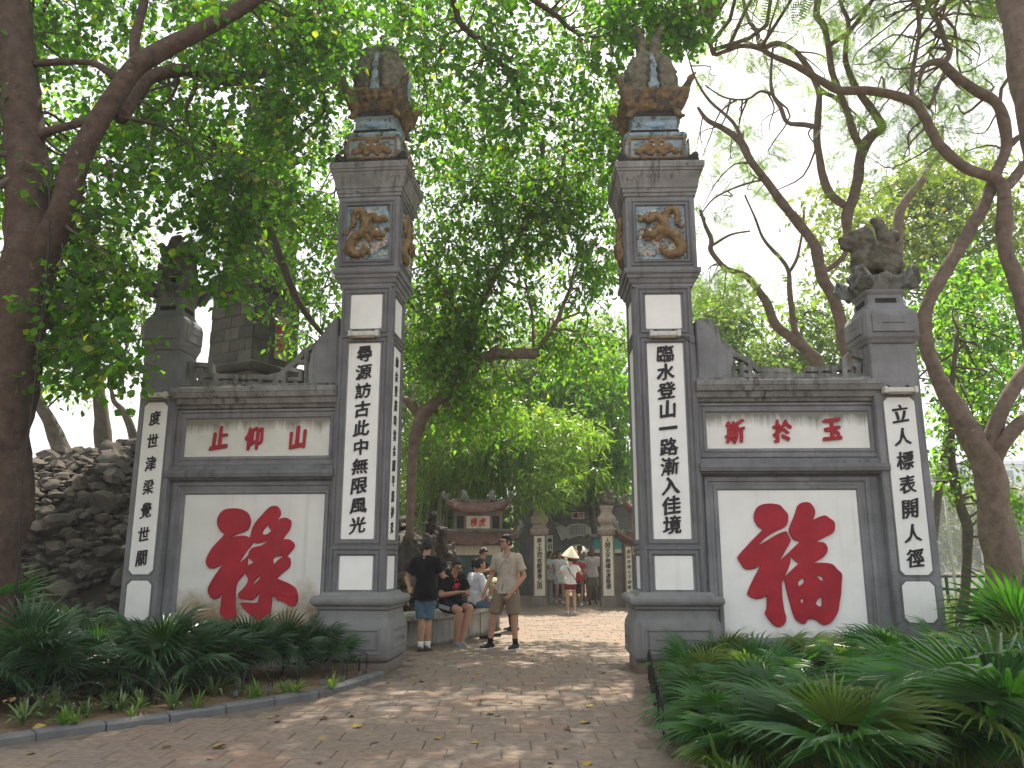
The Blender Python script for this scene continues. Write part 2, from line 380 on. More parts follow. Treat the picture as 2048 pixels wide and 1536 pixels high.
def filled(name, loops, thick, m, parent, y, bev=.006):
    cu = bpy.data.curves.new(name, 'CURVE'); cu.dimensions = '2D'; cu.fill_mode = 'BOTH'; cu.extrude = thick / 2; cu.bevel_depth = bev; cu.bevel_resolution = 1; cu.offset = -.011
    for lp in loops:
        n = len(lp); s = cu.splines.new('POLY'); dense = []
        for i in range(n):      # round the traced outline
            p0, p1, p2, p3 = [Vector(lp[(i + k) % n]) for k in (-1, 0, 1, 2)]
            for t in (0, .33, .67):
                if (p1 - p0).normalized().dot((p2 - p1).normalized()) < .25 or (p2 - p1).normalized().dot((p3 - p2).normalized()) < .25: q = p1.lerp(p2, t)
                else: q = .5 * ((2 * p1) + (p2 - p0) * t + (2 * p0 - 5 * p1 + 4 * p2 - p3) * t * t + (3 * p1 - p0 - 3 * p2 + p3) * t ** 3)
                dense.append(q)
        s.points.add(len(dense) - 1)
        for pt, q in zip(s.points, dense): pt.co = (q.x, q.y, 0, 1)
        s.use_cyclic_u = True
    o = bpy.data.objects.new('tmp', cu); me = evald(o); bpy.data.objects.remove(o)
    for v in me.vertices: x, yy, z = v.co; v.co = (x, y - z, yy)
    me.materials.clear(); me.materials.append(m); return link(name, me, parent)

# ================================================================== THE GROUND
def grid_ground():
    me_pts = []; 
    xs = np.concatenate([np.linspace(-600, -30, 8), np.linspace(-25, 25, 60), np.linspace(30, 600, 8)]); ys = np.concatenate([np.linspace(-40, 0, 5), np.linspace(1, 34, 60), np.linspace(36, 46, 4), np.linspace(90, 800, 8)])
    V = []; 
    for y in ys:
        for x in xs:
            z = -.06
            if (x > 11.5 and y > 12) or y > 35: z = -2.2
            if y > 101: z = -.5
            if y > 30 and -5 < x < 12 and y < 36: z = -.06
            V.append((x, y, z))
    nx = len(xs); Fq = [(j * nx + i, j * nx + i + 1, (j + 1) * nx + i + 1, (j + 1) * nx + i) for j in range(len(ys) - 1) for i in range(nx - 1)]
    return np_mesh('ground', V, Fq, m_soil)
link('ground', grid_ground(), kind='structure')
wm = np_mesh('water', [(-500, 12, -.95), (500, 12, -.95), (500, 112, -.95), (-500, 112, -.95)], [(0, 1, 2, 3)], m_water)
link('lake_water', wm, kind='structure')
# the paved path: a joint bed with single pavers on it
path = link('path', np_mesh('path', [(-6, 1, .003), (3, 1, .003), (4.5, 12, .003), (6, 33.6, .003), (-2.5, 33.6, .003), (-3.5, 12, .003)], [(0, 1, 2, 3, 4, 5)], m_mortar), kind='structure')
KERB = [G(*q) for q in ((-260, 1530), (-120, 1510), (0, 1490), (130, 1472), (290, 1450), (400, 1435), (520, 1415), (640, 1395), (715, 1372), (765, 1352))]
def kerb_x(y):      # x of the kerb at depth y (left edge of the paving)
    if y >= KERB[-1].y: return -1.72 if y < 12.2 else -3.2
    for a, b in zip(KERB, KERB[1:]):
        if a.y <= y <= b.y: return a.x + (b.x - a.x) * (y - a.y) / (b.y - a.y)
    return -5.2
def right_x(y): return 1.0 + .17 * (y - 5.8) / 1.0 * .8 if y < 10.0 else (1.62 if y < 11.4 else 4.5)
TW, TH = .40, .29
def paver(seed, w=TW, h=TH):
    r = random.Random(seed); b = MB(); e = .0045; t = r.uniform(-.002, .002); dz = [r.uniform(-.0025, .0025) for _ in range(4)]
    x0, x1, y0, y1 = -w / 2 + e, w / 2 - e, -h / 2 + e, h / 2 - e; c = .006
    b.rings([[Vector((x0, y0, -.018)), Vector((x1, y0, -.018)), Vector((x1, y1, -.018)), Vector((x0, y1, -.018))], [Vector((x0, y0, .006)), Vector((x1, y0, .006)), Vector((x1, y1, .006)), Vector((x0, y1, .006))],
             [Vector((x0 + c, y0 + c, .012 + dz[0])), Vector((x1 - c, y0 + c, .012 + dz[1])), Vector((x1 - c, y1 - c, .012 + dz[2])), Vector((x0 + c, y1 - c, .012 + dz[3]))]])
    return b
pv = [paver(i).mesh('paver', m_brick) for i in range(10)]
cells = []
j = 0; y = 5.0
while y < 29:
    off = (j % 2) * TW / 2 + .05 * math.sin(j * 1.7); x = -6.3 + off
    while x < 6:
        wob = .02 * math.sin(y * .7)
        if kerb_x(y) + .30 < x < right_x(y) + .05 + (.0 if y < 10 else -.2): cells.append((x, y + wob, y))
        x += TW
    y += TH; j += 1
cells.sort(key=lambda c: c[1]); near = [c for c in cells if abs(c[0]) < c[1] * .68]
big, rest = near[:298], near[298:]
rnd = random.Random(5)
def tone(o): pass
for c in big:
    o = link('brick', pv[rnd.randrange(10)], path); o.location = (c[0], c[1], rnd.uniform(-.003, .003)); o.rotation_euler = (rnd.uniform(-.004, .004), rnd.uniform(-.004, .004), rnd.uniform(-.012, .012) + (math.pi if rnd.random() < .5 else 0))
b = MB()
for c in rest:
    s = paver(rnd.randrange(99)); dz = rnd.uniform(-.003, .003)
    for f in range(len(s.v)): s.v[f] = (s.v[f][0] + c[0], s.v[f][1] + c[1], s.v[f][2] + dz)
    b.add(s.v, s.f)
b.build('bricks', m_brick, path, kind='stuff')
# material colour per paver needs a random per object too
t = m_brick.node_tree; oi = t.nodes.new('ShaderNodeObjectInfo')
for n in [n for n in t.nodes if n.type == 'TEX_WHITE_NOISE']:
    n.noise_dimensions = '2D'; cb = t.nodes.new('ShaderNodeCombineXYZ'); g = [q for q in t.nodes if q.type == 'NEW_GEOMETRY'][0]
    t.links.new(g.outputs['Random Per Island'], cb.inputs[0]); t.links.new(oi.outputs['Random'], cb.inputs[1]); t.links.new(cb.outputs[0], n.inputs['Vector'])
# kerb of single stones
kerb = empty('kerb', KERB[0], kind='structure')
def resample(P, step):
    out = [P[0].copy()]; acc = 0
    for a, c in zip(P, P[1:]):
        d = (c - a).length; n = max(1, int(d / .02))
        for i in range(1, n + 1):
            acc += d / n
            if acc >= step: out.append(a.lerp(c, i / n)); acc = 0
    return out
KS = resample(KERB, .5)
for a, c in zip(KS, KS[1:]):
    d = c - a; L_ = d.length - .012; ang = math.atan2(d.y, d.x); mb = MB()
    mb.rings([[Vector((-L_ / 2, -.055, -.05)), Vector((L_ / 2, -.055, -.05)), Vector((L_ / 2, .055, -.05)), Vector((-L_ / 2, .055, -.05))], [Vector((-L_ / 2, -.055, .055)), Vector((L_ / 2, -.055, .055)), Vector((L_ / 2, .055, .068)), Vector((-L_ / 2, .055, .068))],
              [Vector((-L_ / 2 + .01, -.035, .074)), Vector((L_ / 2 - .01, -.035, .074)), Vector((L_ / 2 - .01, .05, .078)), Vector((-L_ / 2 + .01, .05, .078))]])
    o = mb.build('kerb_stone', m_kerb, kerb); mid = (a + c) / 2 - kerb.location; o.location = (mid.x, mid.y, rnd.uniform(-.006, .006)); o.rotation_euler = (0, 0, ang)
# beds of soil either side
def bed(name, outline, z, h=.05):
    bm = bmesh.new(); vs = [bm.verts.new((p[0], p[1], 0)) for p in outline]; bm.faces.new(vs); bmesh.ops.triangulate(bm, faces=bm.faces)
    bmesh.ops.subdivide_edges(bm, edges=bm.edges, cuts=5, use_grid_fill=True); 
    for v in bm.verts: v.co.z = z + h * noise.noise(Vector((v.co.x, v.co.y, 0)) * 1.7)
    me = bpy.data.meshes.new(name); bm.to_mesh(me); bm.free(); smooth_mesh(me); me.materials.append(m_soil); return link(name, me, kind='structure')
bed('planting_bed', [(k.x - .03, k.y + .02) for k in KERB] + [(-1.95, 11.9), (-16, 12.5), (-16, 4)], .05, .04)
bed('planting_bed', [(1.15, 3), (1.22, 7), (1.68, 10.0), (1.7, 11.2), (16, 11.2), (16, 3)], .03, .04)
gl = np_mesh('lawn', [(1.9, 11.3, -.01), (24, 11.3, -.01), (24, 27, -.05), (7.5, 27, -.05), (4.6, 20, -.02)], [(0, 1, 2, 3, 4)], mat('lawn_green', (.09, .14, .03), .9, .4, 3, .8, 30, spots=((.16, .16, .06), .55, 6), spec=.1))
link('lawn', gl, kind='structure')

# ================================================================== THE BIG GATE
LF = Frame(-1.965, 10.30, -5.0)      # front plane of the left half
RF = Frame(2.04, 10.30, -2.0)
ROUND = [(0, 0), (.006, .018), (.022, .024), (.038, .018), (.044, 0)]
def rot4(k, h): return Matrix.Rotation(k * math.pi / 2, 4, 'Z')
def panel_set(parent, half, z0, z1, hw, mat_w, faces=(0, 1, 3), pro=0.0, ch=.012):
    """double moulding and a white field on each face of a square shaft"""
    for k in faces:
        M_ = rot4(k, half)
        mb = MB(); y = -half
        o1 = hw + .125
        mb.frame(-o1, o1, z0 - .11, z1 + .11, [(0, -.005), (.0, .022), (.025, .026), (.032, .010), (.05, .008), (.055, .026), (.085, .024), (.095, .004), (.124, -.006)], M_, y)
        mb.build('panel_frame', m_trim, parent, smooth=True, ang=30)
        mb = MB(); c = ch
        mb.poly([(-hw + c, z0), (hw - c, z0), (hw, z0 + c), (hw, z1 - c), (hw - c, z1), (-hw + c, z1), (-hw, z1 - c), (-hw, z0 + c)], y - .004, y + .02, M_)
        mb.build('panel', mat_w, parent)
def dragon(parent, M_, y, cx, cz, w, h, flip=1, seed=0):
    """raised dragon among clouds on a pale blue field"""
    r = random.Random(seed)
    f = MB(); f.box(-w / 2, w / 2, y - .008, y + .03, cz - h / 2, cz + h / 2, M_); f.build('relief_field', m_blue, parent)
    mb = MB()
    for i in range(80):
        a, b_ = r.uniform(-1, 1), r.uniform(-1, .0) if r.random() < .8 else r.uniform(.55, .95)
        x = a * w * .44; z = cz + b_ * h * .44; rr = r.uniform(.018, .045); mb.ball((x, y - .008, z), (rr, .022, rr * .8), 8, 4, M_)
        if rr > .03: mb.tube([M_ @ Vector((x + rr * .7 * math.cos(q), y - .03, z + rr * .6 * math.sin(q))) for q in (0, 1, 2, 3, 4)], .008, 4)
    mb.build('cloud_relief', m_cloud, parent, smooth=True)
    mb = MB()
    def seg(pts, r0, r1, r2, spikes=True):
        P = catmull([Vector((flip * a * w, y - .03 - .01 * (i % 2), cz + b_ * h)) for i, (a, b_) in enumerate(pts)], 5); n = len(P)
        rad = [(r0 + (r1 - r0) * (k / (n / 2)) if k < n / 2 else r1 + (r2 - r1) * ((k - n / 2) / (n / 2))) * w / .68 for k in range(n)]
        mb.tube([M_ @ q for q in P], rad, 8)
        if spikes:
            for k in range(2, n - 2, 2):
                d = (P[k + 1] - P[k - 1]).normalized(); nn = Vector((-d.z, 0, d.x)); mb.tube([M_ @ (P[k] + nn * rad[k] * .5), M_ @ (P[k] + nn * (rad[k] + .03) + d * -.02)], [.02, .004], 4)
    seg([(-.20, -.06), (-.02, .02), (.16, -.02), (.32, -.12), (.40, -.28), (.32, -.40), (.14, -.42), (.02, -.34), (.08, -.26)], .07, .075, .03)
    seg([(-.44, .20), (-.36, .27), (-.24, .22), (-.12, .30), (.02, .22), (.06, .06)], .03, .055, .06)
    seg([(.10, .05), (.08, .24), (.16, .40), (.30, .40), (.35, .27), (.33, .14), (.45, .08)], .055, .05, .015)
    hx = flip * -.20 * w; hz = cz - .04 * h
    mb.ball((hx, y - .06, hz), (.095, .06, .075), 10, 6, M_); mb.ball((hx - flip * .085, y - .06, hz - .03), (.06, .045, .035), 8, 5, M_); mb.ball((hx - flip * .06, y - .05, hz - .085), (.05, .04, .02), 8, 5, M_); mb.ball((hx, y - .09, hz + .05), (.04, .03, .02), 8, 5, M_)
    for i in range(13):
        a = (-1.3 + i * .22); q = Vector((hx + flip * .03, y - .05, hz)); d = Vector((flip * math.cos(a), -.1, math.sin(a))); mb.tube([M_ @ (q + d * .05), M_ @ (q + d * .12 + Vector((0, 0, .01))), M_ @ (q + d * r.uniform(.15, .20) + Vector((0, 0, .03)))], [.022, .014, .003], 5)
    for (a, b_) in ((.24, -.22), (-.42, .06), (.44, -.02), (-.02, -.40), (.42, -.40)):
        q = Vector((flip * a * w, y - .02, cz + b_ * h))
        for k in range(4): d = Vector((math.cos(k * .6 - .6 + a * 4), -.2, math.sin(k * .6 - .6 + a * 4))); mb.tube([M_ @ q, M_ @ (q + d * .06)], [.016, .004], 4)
        mb.tube([M_ @ q, M_ @ (q + Vector((-.18 * a, 0, -.18 * b_)))], [.018, .03], 5)
    mb.build('dragon_relief', m_gold, parent, smooth=True)
    mb = MB(); mb.ball((hx - flip * .03, y - .118, hz + .022), (.024, .012, .022), 8, 5, M_); mb.build('dragon_eye', m_cloud, parent, smooth=True)
def catmull(P, n=4):
    out = []
    for i in range(len(P) - 1):
        p0 = P[max(i - 1, 0)]; p1 = P[i]; p2 = P[i + 1]; p3 = P[min(i + 2, len(P) - 1)]
        for k in range(n):
            t = k / n; out.append(.5 * ((2 * p1) + (p2 - p0) * t + (2 * p0 - 5 * p1 + 4 * p2 - p3) * t * t + (3 * p1 - p0 - 3 * p2 + p3) * t ** 3))
    out.append(P[-1]); return out

def main_pillar(fr, sx, label, text, side_face, side_text, tips, seed):
    h = .39 * sx; root = empty('gate_pillar', fr.o + fr.m @ Vector((0, h, 0)), fr.a, label=label, cat='gate pillar', group='tall pillars of the big gate')
    s = lambda v: v * sx
    MB().stack([(-.05, s(.50)), (.12, s(.50)), (.14, s(.48))]).build('plinth', m_ped, root, bev=.012)
    pd = MB().stack([(.13, s(.50)), (.16, s(.535)), (.20, s(.55)), (.56, s(.545)), (.62, s(.515)), (.66, s(.50)), (.74, s(.50))], ch=.035).build('pedestal', m_ped, root, bev=.008)
    mb = MB()
    for k in range(4): mb.frame(-s(.42), s(.42), .22, .54, [(0, -.01), (.01, .012), (.035, .012), (.045, -.004), (.06, -.004), (.066, .014), (.14, .014)], rot4(k, 0), -s(.548)); 
    mb.build('pedestal_frame', m_ped, pd, smooth=True, ang=30)
    MB().stack([(.73, s(.47)), (.76, s(.515)), (.79, s(.52)), (.805, s(.555)), (.83, s(.575)), (.865, s(.58)), (.90, s(.565)), (.915, s(.545)), (.92, s(.48)), (.955, s(.45)), (.96, s(.42))]).build('ledge', m_ped, root, bev=.006)
    MB().stack([(.93, h), (4.99, h)]).build('shaft', m_stone, root, bev=.01)
    hw = .237 * sx
    for z0, z1 in ((.985, 1.40), (1.61, 4.18), (4.385, 4.86)): panel_set(root, h, z0, z1, hw, m_white, (0, side_face))
    panel_set(root, h, 1.61, 4.18, hw, m_white, (4 - side_face, 2))
    write(text, root, 0.0, 1.66, 4.16, -h - .004, s(.225), m_black, bold=.03)
    if side_text:
        M_ = rot4(side_face, 0); write(side_text, root, 0, 1.66, 4.10, -h - .004, s(.16), m_black, rz=side_face * math.pi / 2, bold=.02, mtx=M_)
    MB().stack([(4.97, h + .004), (4.97, s(.415)), (5.02, s(.415)), (5.02, s(.435)), (5.035, s(.44)), (5.085, s(.455)), (5.085, s(.478)), (5.14, s(.485)), (5.14, s(.505)), (5.165, s(.515)), (5.21, s(.515)), (5.21, s(.48))]).build('capital', m_stone, root)
    hb = s(.475)
    MB().stack([(5.19, hb), (6.33, hb)]).build('dragon_block', m_stone, root, bev=.01)
    for k in (0, side_face):
        M_ = rot4(k, 0); mb = MB()
        mb.frame(-s(.42), s(.42), 5.25, 6.20, [(0, -.005), (0, .02), (.02, .024), (.03, .01), (.045, .01), (.05, .03), (.075, .03), (.085, -.0), (.09, -.01)], M_, -hb); mb.build('panel_frame', m_trim, root, smooth=True, ang=30)
        dragon(root, M_, -hb - .0, 0, 5.725, s(.66), .77, 1 if seed == 1 else -1, seed + k)
    MB().stack([(6.26, hb + .005), (6.26, s(.495)), (6.31, s(.495)), (6.31, s(.51)), (6.37, s(.515)), (6.37, s(.528)), (6.42, s(.532)), (6.50, s(.55)), (6.57, s(.575)), (6.60, s(.58)), (6.60, s(.595)), (6.64, s(.598)), (6.64, s(.61)), (6.72, s(.615)), (6.735, s(.60))]).build('cornice', m_cornice, root)
    # finial
    fin = MB().stack([(6.72, s(.53)), (6.79, s(.53))]).build('finial_base', m_dark, root, bev=.01)
    mb = MB()
    for qx in (-1, 1):
        for qy in (-1, 1):
            c = Vector((qx * s(.49), qy * s(.49), 6.80)); mb.ball(c, (.085, .085, .09), 8, 5); mb.ball(c + Vector((qx * .03, 0, .07)), (.05, .07, .05), 7, 4); mb.ball(c + Vector((-qx * .12, 0, -.01)), (.09, .05, .05), 7, 4); mb.ball(c + Vector((0, -qy * .12, -.01)), (.05, .09, .05), 7, 4)
    link('corner_scroll', mb.remesh(.02, 1, 'corner_scroll', m_dark, .01, 20), fin)
    bowl = MB().stack([(6.78, s(.36)), (6.82, s(.40)), (6.90, s(.44)), (7.02, s(.455)), (7.12, s(.44)), (7.18, s(.42)), (7.20, s(.445)), (7.25, s(.45)), (7.27, s(.42))], ch=.05).build('finial_bowl', m_blue, root, bev=.012)
    for k in range(4):
        M_ = rot4(k, 0); y = -s(.445); mb = MB()
        for (x, z, rx, rz) in ((0, 7.0, .075, .075), (-.15, 7.0, .10, .075), (.15, 7.0, .10, .075), (-.26, 6.96, .07, .06), (.26, 6.96, .07, .06), (0, 7.12, .12, .035), (-.09, 6.92, .05, .035), (.09, 6.92, .05, .035)): mb.ball((s(x), y, z), (s(rx), .045, rz), 9, 5, M_)
        for i in range(9): mb.tube([M_ @ Vector((s(-.2 + .05 * i), y - .03, 7.05)), M_ @ Vector((s(-.26 + .065 * i), y - .03, 7.16))], [.014, .006], 4)
        if k == 0: mk0 = mb.remesh(.018, 1, 'beast_mask', m_gold, .008, 25)
        o = link('beast_mask', mk0, bowl); o.matrix_local = M_
        e = MB(); 
        for q in (-1, 1): e.ball((s(.055 * q), y - .05, 7.03), (.019, .014, .019), 7, 5, M_)
        e.build('mask_eyes', m_cloud, bowl, smooth=True)
        e = MB(); e.frame(-s(.40), s(.40), 6.84, 7.18, [(0, .0), (.01, .022), (.03, .022), (.04, 0)], M_, y + .0); e.build('bowl_rim', m_gold, bowl, smooth=True)
    MB().stack([(7.26, s(.33)), (7.32, s(.33)), (7.33, s(.35)), (7.345, s(.35))]).build('finial_neck', m_dark, root, bev=.006)
    box_ = MB().stack([(7.345, s(.35)), (7.36, s(.325)), (7.52, s(.325)), (7.54, s(.35)), (7.56, s(.35))]).build('finial_box', m_blue, root, bev=.01)
    mb = MB()
    for k in range(4): mb.ball((0, -s(.325), 7.44), (s(.18), .014, .045), 12, 5, rot4(k, 0))
    mb.build('box_cartouche', mat('pale_blue_cartouche_%d' % seed, (.22, .33, .42), .7, .2, 6, .2), box_, smooth=True)
    MB().stack([(7.555, s(.33)), (7.60, s(.325)), (7.68, s(.34)), (7.70, s(.36))]).build('finial_collar', m_dark, root, bev=.006)
    # ochre crown: flaring band with beads and four birds rising at its corners
    mb = MB(); mb.stack([(7.64, s(.34)), (7.70, s(.38)), (7.84, s(.43)), (7.95, s(.47)), (7.97, s(.38))], ch=.04)
    for qx in (-1, 1):
        for qy in (-1, 1):
            d = Vector((qx, qy, 0)) / 1.414
            P = [Vector((0, 0, 7.64)) + d * s(.44), Vector((0, 0, 7.72)) + d * s(.50), Vector((0, 0, 7.82)) + d * s(.56), Vector((0, 0, 7.93)) + d * s(.63), Vector((0, 0, 8.05)) + d * s(.72), Vector((0, 0, 8.10)) + d * s(.80)]
            mb.tube(catmull(P, 3), [.045, .06, .075, .085, .09, .09, .088, .085, .08, .07, .06, .05, .045, .04, .03, .02], 8)
            mb.ball(P[-2], (.06, .06, .05)); mb.tube([P[-1], P[-1] + d * .07 - Vector((0, 0, .03))], [.025, .004], 5)
            P = [Vector((0, 0, 7.66)) + d * s(.44), Vector((0, 0, 7.54)) + d * s(.52), Vector((0, 0, 7.52)) + d * s(.60)]; mb.tube(P, [.06, .05, .02], 7)
    for k in range(4):
        for i in range(7): mb.ball((s(-.36 + .12 * i), -s(.43), 7.82), .034, 7, 5, rot4(k, 0))
        for i in range(5): mb.ball((s(-.32 + .16 * i), -s(.45), 7.93), (.08, .03, .05), 7, 5, rot4(k, 0))
    link('phoenix_crown', mb.remesh(.024, 1, 'phoenix_crown', m_ochre, .012, 22), root)
    # the bud of folded tails
    mb = MB()
    for i in range(4):
        a = i * math.pi / 2 + math.pi / 4; d = Vector((math.cos(a), math.sin(a), 0))
        P = [Vector((0, 0, 7.90)) + d * .20, Vector((0, 0, 8.08)) + d * .235, Vector((0, 0, 8.30)) + d * .25, Vector((0, 0, 8.50)) + d * .20, Vector((0, 0, 8.64)) + d * .12, Vector((0, 0, 8.74)) + d * .09]
        mb.tube(P, [.14, .19, .20, .185, .13, .06], 9); mb.cap(P[1], P[3], .18, .16)
        if tips:
            Q = [P[-1], Vector((0, 0, 8.86)) + d * .12, Vector((0, 0, 8.98)) + d * .15, Vector((0, 0, 9.08)) + d * .24, Vector((0, 0, 9.16)) + d * .25]; mb.tube(catmull(Q, 2), [.10, .09, .085, .075, .065, .055, .05, .03, .012], 7)
            Q = [P[-2], Vector((0, 0, 8.78)) + d * .2, Vector((0, 0, 8.86)) + d * .27]; mb.tube(Q, [.06, .04, .01], 6)
        else:
            mb.ball(P[-2] + d * .12, .12); mb.ball(P[-1] + d * .05, .1)
        for q in range(9):
            z = 8.02 + .07 * q
            for w in (-.45, 0, .45):
                dd = Vector((math.cos(a + w), math.sin(a + w), 0)); mb.ball(Vector((0, 0, z + .03 * (q % 2))) + dd * (.385 - .9 * max(0, z - 8.3) ** 1.6), (.045, .045, .05), 6, 4)
    mb.cap((0, 0, 7.95), (0, 0, 8.42), .36, .33); mb.cap((0, 0, 8.42), (0, 0, 8.72), .33, .10)
    link('phoenix_tail_bud', mb.remesh(.026, 1, 'phoenix_tail_bud', m_bulb, .018, 16), root)
    mb = MB()
    for k in range(4):
        for i in range(9):
            z = 7.96 + .075 * i; wv = s(.045 + .022 * (i % 2) + .05 * max(0, 1 - i / 3)) * (1 if i < 7 else .7); yy = -.405 + .9 * max(0, z - 8.3) ** 1.6
            mb.ball((0, yy, z), (wv, .035, .06), 7, 5, rot4(k, 0))
    link('bud_stripe', mb.remesh(.02, 1, 'bud_stripe', m_blue, .006, 20), root)
    return root, h
PL, hL = main_pillar(LF, .90, 'tall grey gate pillar left of the path, white panels with ten black characters, blunt mottled bud on top', '尋源訪古此中無限風光', 1, '約金雙眉時雲金闕平護神光', False, 2)
PR, hR = main_pillar(RF, 1.0, 'tall grey gate pillar right of the path, white panels with ten black characters, bud ending in horned flames', '臨水登山一路漸入佳境', 3, None, True, 1)

def lampbox(p, rz, label, w=.36):
    r = empty('floodlight', p, rz, label=label, cat='lamp', group='strip lamps fixed above the panels')
    MB().box(-w / 2, w / 2, -.12, -.02, -.03, .035).build('housing', m_lamp, r, bev=.01)
    for q in (-1, 1): MB().box(q * w / 2 - .025, q * w / 2 + .025, -.128, -.012, -.038, .05).build('end_cap', m_lamp, r, bev=.008)
    MB().box(-w / 2 + .05, -w / 2 + .08, -.03, .0, -.02, .08).build('bracket', m_iron, r); MB().box(w / 2 - .08, w / 2 - .05, -.03, .0, -.02, .08).build('bracket', m_iron, r)
    MB().tube([(-w / 2 + .03, -.075, -.036), (w / 2 - .03, -.075, -.036)], .014, 8).build('tube', m_cloud, r, smooth=True)
    return r
lampbox(LF.o + LF.m @ Vector((0, -.005, 4.285)), LF.a, 'strip lamp under the top panel of the left tall pillar')
lampbox(RF.o + RF.m @ Vector((0, -.005, 4.285)), RF.a, 'strip lamp under the top panel of the right tall pillar')

# --- side walls
HUC1 = [[(540,183),(600,185),(660,205),(700,235),(722,280),(728,330),(715,380),(690,415),(640,440),(590,455),(545,475),(600,465),(650,462),(690,470),(712,482),(718,470),(735,400),(770,330),(830,260),(880,205),(920,170),(960,157),(1000,165),(1025,195),(1035,230),(1028,270),(1005,298),(1040,285),(1080,278),(1115,292),(1140,315),(1142,350),(1130,400),(1095,450),(1060,498),(1110,500),(1150,520),(1177,560),(1165,600),(1135,640),(1100,678),(1125,690),(1137,730),(1130,780),(1100,815),(1050,855),(1000,903),(1050,925),(1120,955),(1180,995),(1200,1030),(1212,1090),(1208,1140),(1185,1180),(1150,1196),(1110,1185),(1060,1150),(985,1128),(980,1100),(942,1096),(942,1150),(935,1230),(925,1290),(900,1325),(850,1345),(790,1340),(730,1295),(670,1240),(630,1190),(612,1150),(660,1146),(740,1150),(795,1140),(812,1065),(770,1110),(735,1132),(680,1125),(620,1115),(592,1080),(600,1050),(650,1000),(685,950),(693,910),(675,875),(662,855),(640,890),(600,935),(580,980),(572,1050),(570,1120),(570,1200),(580,1280),(560,1330),(520,1350),(460,1320),(405,1260),(412,1200),(418,1140),(425,1075),(390,1110),(350,1122),(315,1100),(285,1050),(285,1000),(320,930),(370,850),(430,765),(390,790),(345,808),(300,805),(270,770),(262,725),(280,670),(320,600),(370,540),(420,490),(450,455),(415,425),(385,370),(378,330),(385,280),(410,235),(450,200),(490,187)],
 [(750,545),(790,552),(840,540),(893,525),(840,560),(780,575),(735,590),(705,630),(697,660),(660,700),(615,738),(640,695),(690,620),(730,575)],
 [(910,352),(905,380),(930,420),(900,445),(860,452),(848,435),(870,395)], [(697,700),(722,715),(748,742),(720,755),(697,768)],
 [(960,700),(1000,683),(1048,682),(1000,715),(962,755),(957,730)], [(825,882),(800,925),(752,962),(765,935),(795,900)]]
HUC2 = [[(550,185),(620,190),(670,205),(710,250),(745,290),(753,330),(742,400),(700,445),(640,470),(560,515),(500,560),(465,600),(520,570),(600,520),(680,480),(715,470),(738,475),(758,520),(778,560),(762,610),(720,680),(680,755),(760,680),(820,620),(862,583),(820,573),(790,550),(762,500),(752,460),(770,400),(800,330),(825,260),(840,215),(880,180),(930,170),(975,180),(1010,220),(1028,265),(1025,310),(1008,350),(1060,325),(1125,307),(1180,340),(1222,370),(1232,410),(1225,470),(1190,505),(1120,540),(1055,577),(1100,580),(1135,600),(1157,650),(1145,700),(1100,750),(1035,790),(1100,790),(1200,805),(1255,860),(1303,910),(1300,1000),(1295,1100),(1280,1200),(1265,1290),(1230,1360),(1190,1410),(1130,1437),(1080,1425),(1030,1385),(980,1375),(945,1390),(930,1415),(900,1425),(850,1405),(815,1370),(790,1310),(765,1220),(735,1110),(715,1020),(703,965),(690,1000),(690,1100),(700,1200),(715,1290),(732,1350),(728,1400),(700,1440),(650,1457),(600,1440),(560,1400),(525,1350),(507,1310),(522,1270),(525,1200),(525,1140),(490,1160),(430,1172),(370,1155),(335,1130),(328,1100),(360,1020),(410,920),(458,833),(420,855),(360,870),(300,860),(260,810),(228,755),(228,735),(260,690),(320,625),(380,560),(480,460),(440,430),(405,380),(393,330),(400,280),(430,225),(480,195)],
 [(780,735),(800,765),(850,805),(800,850),(725,925),(755,850),(775,785)], [(905,960),(910,990),(880,1020),(858,1030),(855,1000),(880,965)], [(1045,935),(1085,940),(1105,965),(1100,978),(1070,960)],
 [(880,1175),(905,1165),(905,1190),(895,1205),(880,1195)], [(1090,1150),(1088,1230),(1060,1235),(1035,1215),(1050,1180)]]

